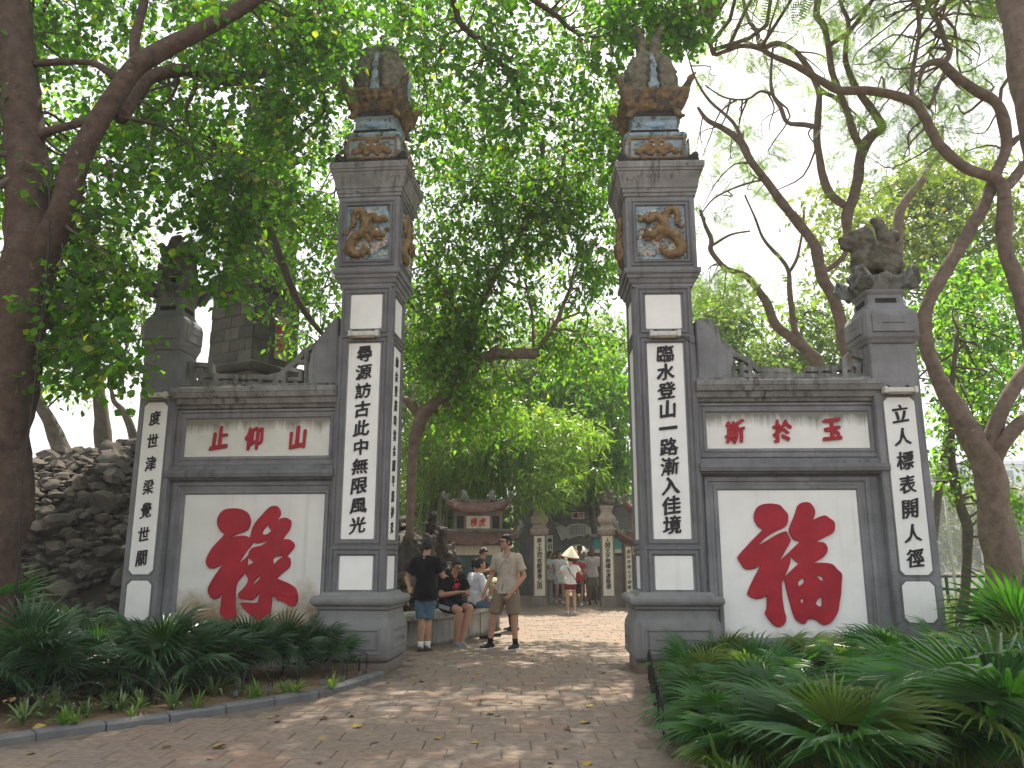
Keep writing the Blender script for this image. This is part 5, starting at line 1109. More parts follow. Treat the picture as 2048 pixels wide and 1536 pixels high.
limb(t6, [(1578, 544, 18, 5), (1595, 515, 18, 4), (1604, 470, 18, 3), (1608, 420, 18, 2.5)], m_b3, 'branch', 6, 4, .3, 't6')
limb(t6, [(1425, 490, 18, 4), (1460, 470, 18, 3), (1500, 462, 18, 2.5)], m_b3, 'branch', 6, 4, .3, 't6')
tE = empty('spreading_tree', (G(2015, 1245).x, 14.2, 0), label='stout trunk right of the gate dividing into a spread of curved limbs', cat='tree')
limb(tE, [(2018, 1285, 14.2, 62), (2014, 1240, 14.2, 54), (2008, 1150, 14.2, 48), (1995, 1050, 14.2, 43), (1984, 980, 14.2, 40), (1972, 925, 14.2, 40), (1955, 890, 14.2, 34), (1925, 843, 14.2, 28), (1885, 774, 14.2, 22), (1862, 715, 14.2, 19), (1852, 660, 14.2, 18), (1858, 600, 14.2, 17), (1893, 533, 14.2, 17), (1930, 480, 14.2, 16), (1952, 440, 14.2, 16), (1980, 383, 14.2, 15), (1997, 342, 14.2, 14), (2012, 290, 14.2, 14), (2004, 239, 14.2, 14), (1990, 205, 14.2, 13), (1956, 185, 14.2, 14), (1912, 154, 14.2, 13), (1880, 125, 14.2, 11), (1850, 130, 14.2, 8), (1838, 160, 14.2, 5)], m_b3, 'trunk', 14, 5, .3, 'tE')
limb(tE, [(1978, 905, 14.2, 26), (1992, 850, 14.1, 20), (2028, 775, 14, 18), (2060, 730, 14, 16), (2120, 640, 14, 13)], m_b3, 'branch', 10, 4, .3, 'tE')
limb(tE, [(1985, 930, 14.2, 22), (2010, 880, 14, 20), (2055, 830, 13.9, 18), (2130, 770, 13.8, 14)], m_b3, 'branch', 10, 4, .3, 'tE')
limb(tE, [(2075, 720, 14, 22), (2048, 620, 14, 22), (2030, 550, 14, 20), (2014, 500, 14, 19), (2010, 444, 14, 19), (2006, 385, 14, 16), (1990, 362, 14, 15), (1960, 350, 14, 14), (1929, 335, 14, 14), (1881, 294, 14, 14), (1862, 262, 14, 13), (1850, 236, 14, 13), (1832, 208, 14, 12), (1792, 191, 14, 12), (1741, 181, 14, 12), (1683, 181, 14, 11), (1642, 161, 14, 9), (1594, 133, 14, 8), (1546, 113, 14, 7), (1520, 98, 14, 6), (1485, 92, 14, 6), (1450, 103, 14, 6), (1428, 108, 14, 5), (1420, 80, 14, 4), (1412, 45, 14, 3)], m_b3, 'branch', 10, 5, .3, 'tE')
limb(tE, [(2004, 380, 14, 13), (2026, 355, 14, 13), (2050, 330, 14, 12), (2100, 300, 14, 10)], m_b3, 'branch', 9, 4, .3, 'tE')
limb(tE, [(1886, 128, 14.2, 8), (1900, 105, 14.2, 7), (1888, 80, 14.2, 7), (1876, 44, 14.2, 6), (1862, 25, 14.2, 5), (1850, -10, 14.2, 4)], m_b3, 'branch', 8, 4, .3, 'tE')
limb(tE, [(1822, 200, 14, 6), (1824, 150, 14, 6), (1832, 100, 14, 6), (1838, 60, 14, 5.5), (1834, 0, 14, 5), (1830, -80, 14, 4)], m_b3, 'branch', 8, 4, .3, 'tE')
limb(tE, [(1858, 215, 14, 6), (1872, 185, 14.1, 5), (1888, 150, 14.1, 5)], m_b3, 'branch', 8, 4, .3, 'tE')
limb(tE, [(2020, 290, 14.2, 9), (2035, 275, 14.1, 8), (2060, 268, 14, 8)], m_b3, 'branch', 8, 4, .3, 'tE')
tH = empty('leaning_near_trunk', (7.9, 9.4, 0), label='thick lichen spotted trunk crossing the top right corner', cat='tree')
limb(tH, [(2420, 1350, 9.4, 80), (2330, 1000, 9.4, 62), (2200, 600, 9.4, 54), (2110, 320, 9.4, 48), (2085, 220, 9.4, 45), (2062, 120, 9.4, 42), (2040, 0, 9.4, 42), (2010, -150, 9.4, 38), (1960, -350, 9.4, 28)], m_bark, 'trunk', 14, 5, .25, 'tH')
t5 = empty('thin_crooked_tree', (G(1925, 1262).x, 15.5, 0), label='thin crooked trunk between the right outer pillar and the stout trunk', cat='tree')
limb(t5, [(1912, 1275, 15.5, 11), (1922, 1230, 15.5, 10), (1931, 1170, 15.5, 9.5), (1938, 1110, 15.5, 10), (1935, 1060, 15.5, 10), (1922, 1020, 15.5, 8.5), (1910, 970, 15.5, 9), (1904, 930, 15.5, 8), (1903, 880, 15.5, 7.5), (1902, 840, 15.5, 6), (1906, 760, 15.5, 5), (1915, 660, 15.5, 4)], m_barkD, 'trunk', 9, 4, .3, 't5')
crown(t5, region(1860, 840, 1960, 1010, 15, 16, 15, .3, 10) + region(1880, 600, 2048, 840, 15, 18, 20, .4, 16) + region(1990, 850, 2048, 1050, 15, 17, 10, .35, 14), m_leafB, 'oval', .11, 5, .35, .003, .5, 't5')
for (tt, reg, ky) in ((t3, region(1370, -30, 1720, 330, 16.4, 18.5, 46, .6, 5) + region(1390, 300, 1620, 470, 16.3, 18, 9, .5, 5), 't3'), (tE, region(1700, -40, 2048, 160, 14.5, 17, 32, .6, 8) + region(1740, 120, 1980, 330, 14.5, 16.5, 22, .5, 7) + region(1350, -620, 2400, -70, 10, 17, 90, .9, 30), 'tE'), (tH, region(1840, -420, 2300, -20, 9, 13, 26, .7, 16), 'tH'), (t6, region(1400, 540, 1560, 640, 17, 19, 9, .45, 9), 't6')):  # tE's high clumps are out of view, added to shade the right bed
    cl = reg; P, D, (A, B) = clumps_to_leaves(cl, 0, .5, 3, .25); link('crown', leaves('crown', P, D, .34, 'feather', m_leafF, 1.2), tt); link('twigs', twig_mesh(A, B, .006, m_bark), tt)
    pts = LIMBS[ky]; arr = np.array([tuple(q) for q, r in pts]); mb = MB()
    for c, r, n in cl:
        c = np.array(c); i = int(np.argmin(np.sum((arr - c) ** 2, 1) + RNG.uniform(0, 2, len(arr)))); a = Vector(arr[i]); e = Vector(c); L_ = (e - a).length
        if L_ < .25 or L_ > 5: continue
        m1 = a.lerp(e, .35) + Vector(RNG.normal(0, .12 * L_, 3)); m2 = a.lerp(e, .7) + Vector(RNG.normal(0, .1 * L_, 3)); m1.z += .1 * L_; r0 = .012 + .009 * L_; mb.tube(catmull([a, m1, m2, e], 3), [r0 * (1 - .08 * k) for k in range(10)], 5)
    mb.build('boughs', m_bark, tt, smooth=True)
gb = 'leafy trees behind the right side wall'
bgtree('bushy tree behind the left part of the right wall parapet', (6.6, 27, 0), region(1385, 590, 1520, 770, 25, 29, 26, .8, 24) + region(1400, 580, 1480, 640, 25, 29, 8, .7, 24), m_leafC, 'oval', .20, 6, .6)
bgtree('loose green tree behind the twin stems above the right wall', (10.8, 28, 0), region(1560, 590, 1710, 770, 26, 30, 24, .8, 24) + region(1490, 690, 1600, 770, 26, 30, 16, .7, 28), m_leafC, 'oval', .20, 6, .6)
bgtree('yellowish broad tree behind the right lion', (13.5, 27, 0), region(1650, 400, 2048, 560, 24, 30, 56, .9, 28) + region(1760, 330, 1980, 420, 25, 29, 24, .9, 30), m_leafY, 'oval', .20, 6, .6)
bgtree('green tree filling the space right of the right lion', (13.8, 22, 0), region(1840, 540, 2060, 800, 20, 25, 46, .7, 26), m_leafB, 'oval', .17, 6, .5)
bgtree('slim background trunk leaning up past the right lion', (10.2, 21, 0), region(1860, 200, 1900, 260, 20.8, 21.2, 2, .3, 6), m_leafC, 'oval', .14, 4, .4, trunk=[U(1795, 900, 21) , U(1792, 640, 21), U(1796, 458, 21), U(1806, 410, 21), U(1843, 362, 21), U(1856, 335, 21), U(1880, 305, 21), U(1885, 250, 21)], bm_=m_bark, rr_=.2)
# left, behind the mound
bgtree('slanting trunk behind the mound at the far left', (-11.5, 19.6, 2.0), region(60, 560, 200, 760, 18, 20, 22, .5, 30), m_leafA, 'oval', .12, 5, .4, trunk=[U(150, 960, 19), U(125, 900, 19), U(100, 845, 19), U(76, 800, 19), U(70, 740, 19), U(60, 650, 19)], rr_=.24)
bgtree('upright trunk behind the mound, left of the outer pillar', (-10.2, 19.6, 3.0), region(100, 380, 300, 640, 18.5, 21, 28, .6, 22), m_leafC, 'oval', .13, 5, .45, trunk=[U(212, 950, 19.5), U(207, 882, 19.5), U(198, 789, 19.5), U(186, 700, 19.5), U(182, 600, 19.5), U(178, 480, 19.5)], rr_=.24)
bgtree('small trunk curving beside the outer pillar at left', (-9.4, 19.6, 3.0), region(230, 600, 290, 700, 19, 20, 5, .3, 14), m_leafC, 'oval', .12, 5, .4, trunk=[U(275, 930, 19), U(265, 866, 19), U(248, 825, 19), U(229, 804, 19), U(222, 780, 19), U(212, 770, 19)], rr_=.12)
# far shore
far = []
for i in range(26):
    x_ = 30 + i * 5.2 + RNG.uniform(-1.5, 1.5); y_ = RNG.uniform(104, 118); far.append((x_, y_))
fs_ = empty('far_shore_trees', (80, 108, -.5), label='mass of hazy trees along the far shore of the lake', cat='trees', kind='stuff')
cl = [((x_ + RNG.uniform(-2, 2), y_, -.5 + RNG.uniform(1.5, 11)), RNG.uniform(1.6, 2.6), 60) for x_, y_ in far for _ in range(9)]
cl += [((x_, RNG.uniform(95, 110), RNG.uniform(1, 9)), 2.3, 60) for x_ in RNG.uniform(-60, 30, 120) if not 2 < x_ < 17]
P, D, _q = clumps_to_leaves(cl, 0, 1.2, 4, .3); bpy.data.objects.remove(fs_)
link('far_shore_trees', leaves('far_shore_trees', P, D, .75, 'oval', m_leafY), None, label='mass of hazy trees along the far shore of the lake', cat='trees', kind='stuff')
WORLD_SPACE = False
hb = empty('lakeside_building', (72, 121, 0), 0, label='white building above the trees across the lake', cat='building')
mw = mat('white_building', (.75, .76, .78), .6, .04)
MB().box(-14, 6, 0, 8, -1, 15).build('wall', mw, hb)
for i in range(5):
    for j in range(3): MB().box(-12.5 + i * 3.6, -10.4 + i * 3.6, -.12, .05, 6.5 + j * 2.9, 8.3 + j * 2.9).build('window', mat('window_glass', (.2, .25, .3), .2) if i + j == 0 else bpy.data.materials['window_glass'], hb)
MB().box(-14.4, 6.4, -.4, 8.4, 15, 15.5).build('roof', mw, hb)
kz = empty('kiosk', (61.5, 104, -.5), 0, label='small white kiosk on the far shore', cat='kiosk'); MB().box(-1, 1, -1, 1, 0, 3).build('wall', mw, kz); MB().stack([(3, 1.4), (3.9, .2)]).build('roof', m_tile, kz); MB().box(-.4, .4, -1.05, -.95, 0, 2).build('door', m_dark, kz)
# ground cover and railing right
n = 5200; P = np.stack([RNG.uniform(5.6, 14, n), RNG.uniform(11.6, 19, n), np.full(n, .0)], 1); D = RNG.normal(0, .5, (n, 3)); D[:, 2] = 1; link('ground_cover', leaves('ground_cover', P, D, .13, 'lance', m_grass, .2), None, label='low leafy ground cover right of the gate', cat='ground cover', kind='stuff')
hd = np.stack([RNG.uniform(6, 22, 5200), RNG.uniform(21.2, 21.9, 5200), RNG.uniform(0, .42, 5200)], 1); D = RNG.normal(0, 1, (5200, 3)); link('hedge', leaves('hedge', hd, D, .09, 'oval', m_grass), None, label='low clipped hedge along the lake edge', cat='hedge')
rl = empty('lake_railing', (12, 26.5, 0), 0, label='dark metal railing along the lake bank', cat='railing')
for z in (.75, .35): MB().box(-6, 14, -.03, .03, z - .035, z + .035).build('rail', m_iron, rl)
for i in range(11): MB().box(-6 + 2 * i, -5.93 + 2 * i, -.04, .04, -.9, .8).build('post', m_iron, rl)
ln = empty('garden_lamp', G(1874, 1215) * 1.0, 0, label='white ribbed garden lamp on a post behind the right outer pillar', cat='lamp'); LP = U(1884, 940, 17); ln.location = (LP.x, LP.y, 0)
MB().tube([(0, 0, -.05), (0, 0, LP.z - .27)], [.03, .025], 10).build('post', m_lamp, ln, smooth=True)
mb = MB()
for i in range(7): z = LP.z - .22 + .062 * i; r = .24 - .022 * abs(i - 2) * (.6 if i < 2 else 1); mb.tube([(0, 0, z - .022), (0, 0, z), (0, 0, z + .022)], [r * .9, r, r * .86], 16)
mb.build('ribbed_shade', mat('lamp_white', (.78, .77, .74), .5, .05), ln, smooth=True, ang=40); MB().tube([(0, 0, LP.z - .29), (0, 0, LP.z - .25)], [.08, .16], 14).build('lamp_base', m_iron, ln, smooth=True)
# wires
def wire(a, b_, sag, label, r=.006):
    P = [Vector(a).lerp(Vector(b_), t / 12) - Vector((0, 0, sag * 4 * (t / 12) * (1 - t / 12))) for t in range(13)]; MB().tube(P, r, 5).build('wire', m_wire, None, smooth=True, label=label, cat='wire')
wire(U(826, 346, 10.5), U(1236, 325, 10.5), .22, 'thin wire strung between the tops of the two tall pillars')
wire(U(1396, 688, 10.28), U(1366, 672, 10.25), .03, 'short lamp cable round the right tall pillar')
wire(U(1745, 772, 10.3), U(1795, 782, 10.2), .04, 'tangled cable above the lamp of the right outer pillar', .009)
wire(U(400, 772, 10.55), U(300, 796, 10.4), .05, 'tangled cable above the lamp of the left outer pillar', .009)
wire(U(1870, 1035, 18), U(1990, 1072, 16), .02, 'thin cable running to the stout trunk by the lake', .006)

# ================================================================== PALMS
def frond_mesh(seed, mt, n=26, R=.62, span=125, pet=.75, droop=.28):
    r = random.Random(seed); mb = MB(); V = []; Fq = []
    # petiole rises along +y / z, blade continues
    P = [Vector((0, 0, 0)), Vector((0, pet * .5, .04)), Vector((0, pet, .02))]; mb.tube(P, [.011, .008, .006], 4)
    tilt = R_(r.uniform(-35, -5)); c = Vector((0, pet, .02)); Rx = Matrix.Rotation(tilt, 3, 'X')
    dth = R_(2 * span) / n
    for i in range(n):
        th = -R_(span) + dth * (i + .5); L_ = R * (.72 + .28 * math.cos(th * .62)) * r.uniform(.9, 1.06); f1 = .42 + r.uniform(-.03, .03)
        cup = .16 * (1 - math.cos(th))
        def pt(rad, a, z): return c + Rx @ Vector((math.sin(a) * rad, math.cos(a) * rad, z - cup * rad + 0))
        h = dth / 2 * .98; r1, r2 = L_ * f1, L_ * .74; dr = droop * r.uniform(.5, 1.5)
        tip_a = th + r.uniform(-.03, .03)
        base = len(mb.v)
        vs = [pt(.012, th, 0), pt(r1, th, .030), pt(r1, th - h, -.004), pt(r1, th + h, -.004), pt(r2, th, .012 - dr * L_ * .16), pt(r2, th - h * .34, -dr * L_ * .16), pt(r2, th + h * .34, -dr * L_ * .16), pt(L_ * .99, tip_a, -dr * L_ * .6)]
        mb.add(vs, [(0, 2, 1), (0, 1, 3), (2, 5, 4, 1), (1, 4, 6, 3), (5, 7, 4), (4, 7, 6)])
    return mb.mesh('frond', mt)
FR_N = [frond_mesh(i, m_frond, 27, .66, 104 + 8 * (i % 3), .38, .22 + .1 * (i % 3)) for i in range(6)]
m_frondY = leafmat('yellowing_fan_palm_leaf', (.07, .12, .02), (.11, .16, .03), (.30, .24, .08), .4, .3, 1.8)
FR_N += [frond_mesh(60 + i, m_frondY, 24, .60, 95, .40, .35 + .1 * i) for i in range(2)]
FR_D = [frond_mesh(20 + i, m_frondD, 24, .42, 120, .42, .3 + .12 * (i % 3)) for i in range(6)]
pr = random.Random(21)
def palm(x, y, s_, nfr, meshes, label, group, zb=.04, el=(25, 82), name='fan_palm', azs=None):
    t = empty(name, (x, y, zb), 0, label=label, cat='palm', group=group)
    mb = MB(); mb.tube([(0, 0, -.08), (.01, 0, .10 * s_), (0, .01, .22 * s_)], [.035 * s_, .03 * s_, .02 * s_], 7, True, .3); mb.build('stem', m_barkD, t, smooth=True)
    a0 = pr.uniform(0, 6.3)
    for i in range(nfr):
        o = link('frond', meshes[pr.randrange(len(meshes))], t); az = a0 + i * 2.399 + pr.uniform(-.25, .25); e = R_(el[0] + (el[1] - el[0]) * ((i + .5) / nfr) + pr.uniform(-8, 8)); k = s_ * pr.uniform(.8, 1.15)
        o.matrix_local = Matrix.Translation((0, 0, .12 * s_)) @ Matrix.Rotation(az, 4, 'Z') @ Matrix.Rotation(e, 4, 'X') @ Matrix.Rotation(pr.uniform(-.4, .4), 4, 'Y') @ Matrix.Diagonal((k, k, k, 1))
    return t
GLB = 'fan palms in the left bed'; GRB = 'fan palms in the right bed'
# left bed
spots = []
for row, (yy, n_, x0, x1, s_) in enumerate([(7.7, 5, -6.4, -4.0, 1.0), (8.5, 7, -6.5, -2.9, .95), (9.2, 8, -7.0, -2.65, .95), (9.8, 7, -7.2, -2.7, .9), (10.3, 4, -8.2, -5.4, 1.0), (11.4, 5, -9.4, -5.6, 1.0)]):
    for i in range(n_): spots.append((x0 + (x1 - x0) * (i + pr.uniform(.3, .7)) / n_, yy + pr.uniform(-.2, .2), s_ * pr.uniform(.85, 1.1)))
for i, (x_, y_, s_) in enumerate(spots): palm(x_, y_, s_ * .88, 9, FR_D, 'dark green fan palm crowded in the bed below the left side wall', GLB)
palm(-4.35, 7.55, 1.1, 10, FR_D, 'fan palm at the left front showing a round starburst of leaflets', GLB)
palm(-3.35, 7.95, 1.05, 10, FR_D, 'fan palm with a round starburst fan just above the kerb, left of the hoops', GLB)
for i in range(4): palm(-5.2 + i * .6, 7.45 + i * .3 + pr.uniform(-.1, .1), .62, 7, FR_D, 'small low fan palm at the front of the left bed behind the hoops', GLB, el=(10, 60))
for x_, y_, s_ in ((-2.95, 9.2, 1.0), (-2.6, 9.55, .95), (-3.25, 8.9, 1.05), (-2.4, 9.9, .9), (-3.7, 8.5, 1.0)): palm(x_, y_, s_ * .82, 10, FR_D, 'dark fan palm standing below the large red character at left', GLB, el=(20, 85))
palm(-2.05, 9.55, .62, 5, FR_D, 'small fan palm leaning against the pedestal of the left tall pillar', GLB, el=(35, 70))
palm(-5.9, 8.6, 1.35, 8, FR_N, 'tall bright fan palm at the foot of the big left trunk', GLB, el=(45, 80))
# right bed
spots = [(2.0, 8.9, .75), (2.5, 9.3, .8), (3.0, 9.5, .8), (3.5, 9.4, .8), (4.1, 9.6, .85), (4.7, 9.5, .9), (5.2, 9.6, .9), (1.85, 8.0, .72), (2.35, 8.3, .85), (2.9, 8.6, .85), (3.5, 8.5, .9), (4.1, 8.7, 1.0), (4.8, 8.7, 1.1), (5.5, 8.8, 1.1),
         (1.75, 7.2, .7), (2.2, 7.4, .85), (2.75, 7.6, .9), (3.3, 7.5, 1.0), (4.0, 7.7, 1.05), (4.7, 7.6, 1.1), (1.65, 6.4, .7), (2.1, 6.6, .85), (2.6, 6.5, .9), (3.2, 6.6, 1.0), (3.9, 6.6, 1.1), (1.6, 5.7, .7), (2.05, 5.7, .85), (2.6, 5.6, .9), (3.2, 5.6, 1.0), (6.2, 9.8, 1.1), (6.4, 8.6, 1.1), (7.2, 9.9, 1.1), (5.7, 10.4, .9)]
for i, (x_, y_, s_) in enumerate(spots): palm(x_ + pr.uniform(-.16, .06), y_ + pr.uniform(-.12, .12), s_ * .80, 9, FR_N, 'green fan palm crowded in the bed before the right side wall', GRB, el=(12, 66))
palm(3.05, 5.4, 1.05, 9, FR_N, 'largest fan palm in the right foreground, broad upright bright fans', GRB, el=(20, 66))
palm(4.35, 7.2, .92, 9, FR_N, 'tall fan palm whose fans overlap the foot of the right outer pillar', GRB, el=(25, 70))
palm(3.75, 6.2, 1.18, 9, FR_N, 'broad fan palm in the middle of the right bed with glossy arching fans', GRB, el=(25, 72))
palm(5.0, 6.9, 1.02, 9, FR_N, 'fan palm at the right edge of the picture with wide folded fans', GRB, el=(30, 78))
palm(1.95, 5.0, .8, 9, FR_N, 'fan palm at the bottom edge beside the paving, narrow upright fan', GRB, el=(30, 80))
palm(5.7, 9.2, 1.25, 7, FR_N, 'fan palm with folded spear shaped fans by the right outer pillar', GRB, el=(55, 85))
# spider plants along the kerb
def strap_plant(x, y, s_, label, n=22, m=None):
    r = random.Random(int(x * 1000)); mb = MB()
    for i in range(n):
        a = r.uniform(0, 6.3); L_ = s_ * r.uniform(.7, 1.2); lean = r.uniform(.3, 1.0); d = Vector((math.cos(a), math.sin(a), 0)); sd = Vector((-d.y, d.x, 0)); w = .014 * s_ / .3
        P = [d * (lean * L_ * t) + Vector((0, 0, L_ * (1.15 * t - .95 * lean * t * t))) for t in (0, .33, .66, 1)]
        mb.add([P[0] - sd * w * .5, P[0] + sd * w * .5, P[1] + sd * w, P[1] - sd * w, P[2] + sd * w * .8, P[2] - sd * w * .8, P[3]], [(0, 1, 2, 3), (3, 2, 4, 5), (5, 4, 6)])
    o = mb.build('spider_plant', m or m_spider, None, label=label, cat='plant', group='spider plants along the kerb'); o.location = (x, y, .05)
for i in range(12):
    t_ = pr.random() ** .8; k_ = pr.randrange(2, len(KS) - 3); q_ = KS[k_]; strap_plant(q_.x + pr.uniform(-.1, .2), q_.y + pr.uniform(.12, .5), pr.uniform(.16, .28), 'low dark leaved tuft between the palms and the left kerb', 16, m_grass)
LBL = 'small striped spider plant on the soil behind the left kerb'
for i in range(10): y_ = 5.6 + i * .45; palm(right_x(y_) + .55 + pr.uniform(-.05, .1), y_, .5, 7, FR_N, 'small fan palm spilling over the right edge of the paving', GRB, el=(10, 60))
for (px, py, s_, lb) in [(30, 1455, .30, LBL), (70, 1440, .32, LBL), (120, 1450, .22, LBL), (160, 1440, .2, LBL), (200, 1425, .28, 'spider plant between the kerb and the second hoop from the left'), (270, 1420, .2, LBL), (335, 1425, .3, 'brightest striped spider plant in the middle of the kerb'), (420, 1400, .36, 'tallest spider plant behind the kerb'), (475, 1395, .2, LBL), (100, 1425, .3, LBL), (230, 1430, .25, LBL)]:
    g_ = G(px, py, .05); strap_plant(g_.x, g_.y + .1, s_, lb)
for i in range(16):
    y_ = 4.9 + i * .24; strap_plant(right_x(y_) + .32 + pr.uniform(0, .12), y_, pr.uniform(.22, .34), 'narrow leaved plant at the foot of the right fence', 18, m_grass)
# hoop fence left and iron fence right
hf = empty('hoop_fence', G(560, 1400), 0, label='low fence of dark iron hoops in front of the left palms', cat='fence')
hoops = [(90, 1385, 95), (178, 1378, 90), (272, 1365, 85), (360, 1352, 78), (440, 1350, 62), (512, 1345, 52), (571, 1340, 48), (622, 1333, 44), (668, 1330, 38), (706, 1318, 32), (727, 1305, 20)]
for i, (px, ptop, wpx) in enumerate(hoops):
    t_ = i / (len(hoops) - 1); Y = 7.25 + 2.15 * t_ + .3 * t_ * t_; zt = U(px, ptop, Y).z; w = wpx * UA(px, ptop, Y) / F_PX / 2; cx_ = U(px, ptop, Y).x
    ang = R_(18) if i < 9 else R_(55); P = []
    for k in range(13):
        a = math.pi * k / 12; P.append(Vector((-math.cos(a) * w, 0, max(zt - .0, .30) - w + math.sin(a) * w)))
    P = [Vector((-w, 0, .0))] + P + [Vector((w, 0, .0))]; M_ = Matrix.Translation(Vector((cx_, Y, 0)) - hf.location) @ Matrix.Rotation(ang, 4, 'Z')
    MB().tube([M_ @ q for q in P], .0065, 6).build('hoop', m_iron, hf, smooth=True)
    if i > 3: MB().box(w - .012, w + .03, -.012, .012, .07, .12, M_).build('clamp', mat('grey_clamp', (.10, .10, .10), .6) if i == 4 else bpy.data.materials['grey_clamp'], hf)
rf = empty('edge_fence', (1.3, 8, 0), 0, label='row of low dark iron hoops along the right edge of the paving', cat='fence')
y_ = 6.9
while y_ < 9.9:
    x_ = right_x(y_) + .06; P = [Vector((0, -.1, -.03))] + [Vector((0, -math.cos(math.pi * k / 8) * .1, .24 + .1 * math.sin(math.pi * k / 8))) for k in range(9)] + [Vector((0, .1, -.03))]
    MB().tube([q + Vector((x_, y_, 0)) - rf.location for q in P], .008, 6).build('hoop', m_iron, rf, smooth=True); y_ += .34

# fallen leaves
lb_, lf_ = LEAF['round']; fl = [np_mesh('fallen_leaf', [(x - .5, y, z + (.18 * k * (y * y)) + .12 * (x - .5) ** 2 * k) for x, y, z in lb_], lf_, m_fallen) for k in (.5, 1.5, 2.5, -1.5)]
m_fl2 = mat('brown_fallen_leaf', (.10, .05, .025), .8, .3); fl2 = [np_mesh('fallen_leaf', [(x - .5, y, z + (.3 * (y * y))) for x, y, z in lb_], lf_, m_fl2)]
bright = [((75, 1488), 'large yellow leaf lying on the kerb at the left corner', .11), ((1170, 1450), 'broad yellow leaf on the paving in the lower middle right', .12), ((437, 1500), 'curled brown yellow leaf left of the middle foreground', .12), ((948, 1490), 'small green yellow leaf on a red paver in the foreground', .08), ((714, 1458), 'yellow brown leaf lying left of the path centre', .10), ((1020, 1410), 'bright yellow leaf standing in the path centre', .07), ((1175, 1532), 'orange leaf at the very bottom edge of the path', .10), ((142, 1420), 'round yellow leaf caught above the kerb at left', .12)]
for (pp_, lb__, s_) in bright:
    g_ = G(*pp_); o = link('fallen_leaf', fl[pr.randrange(4)], None, label=lb__, cat='fallen leaf', group='fallen leaves on the ground'); z_ = .12 if 'kerb' in lb__ else .02; o.location = (g_.x, g_.y, z_); o.rotation_euler = (pr.uniform(-.2, .2), pr.uniform(-.2, .2), pr.uniform(0, 6.3)); o.scale = (s_,) * 3
for i in range(110):
    y_ = 5.6 + 12 * pr.random() ** 1.4; x_ = pr.uniform(kerb_x(y_) + .15, min(right_x(y_), 2.4)) if pr.random() < .8 else pr.uniform(kerb_x(y_) - .7, kerb_x(y_) - .05)
    br_ = pr.random() < .3; zb = .016 if x_ > kerb_x(y_) else .09
    o = link('fallen_leaf', (fl2[0] if br_ else fl[pr.randrange(4)]), None, label='small brown fallen leaf on the ground' if br_ else 'small yellow fallen leaf on the ground', cat='fallen leaf', group='small brown fallen leaves' if br_ else 'small yellow fallen leaves'); o.location = (x_, y_, zb); o.rotation_euler = (pr.uniform(-.3, .3), pr.uniform(-.3, .3), pr.uniform(0, 6.3)); s_ = pr.uniform(.04, .085); o.scale = (s_, s_, s_)

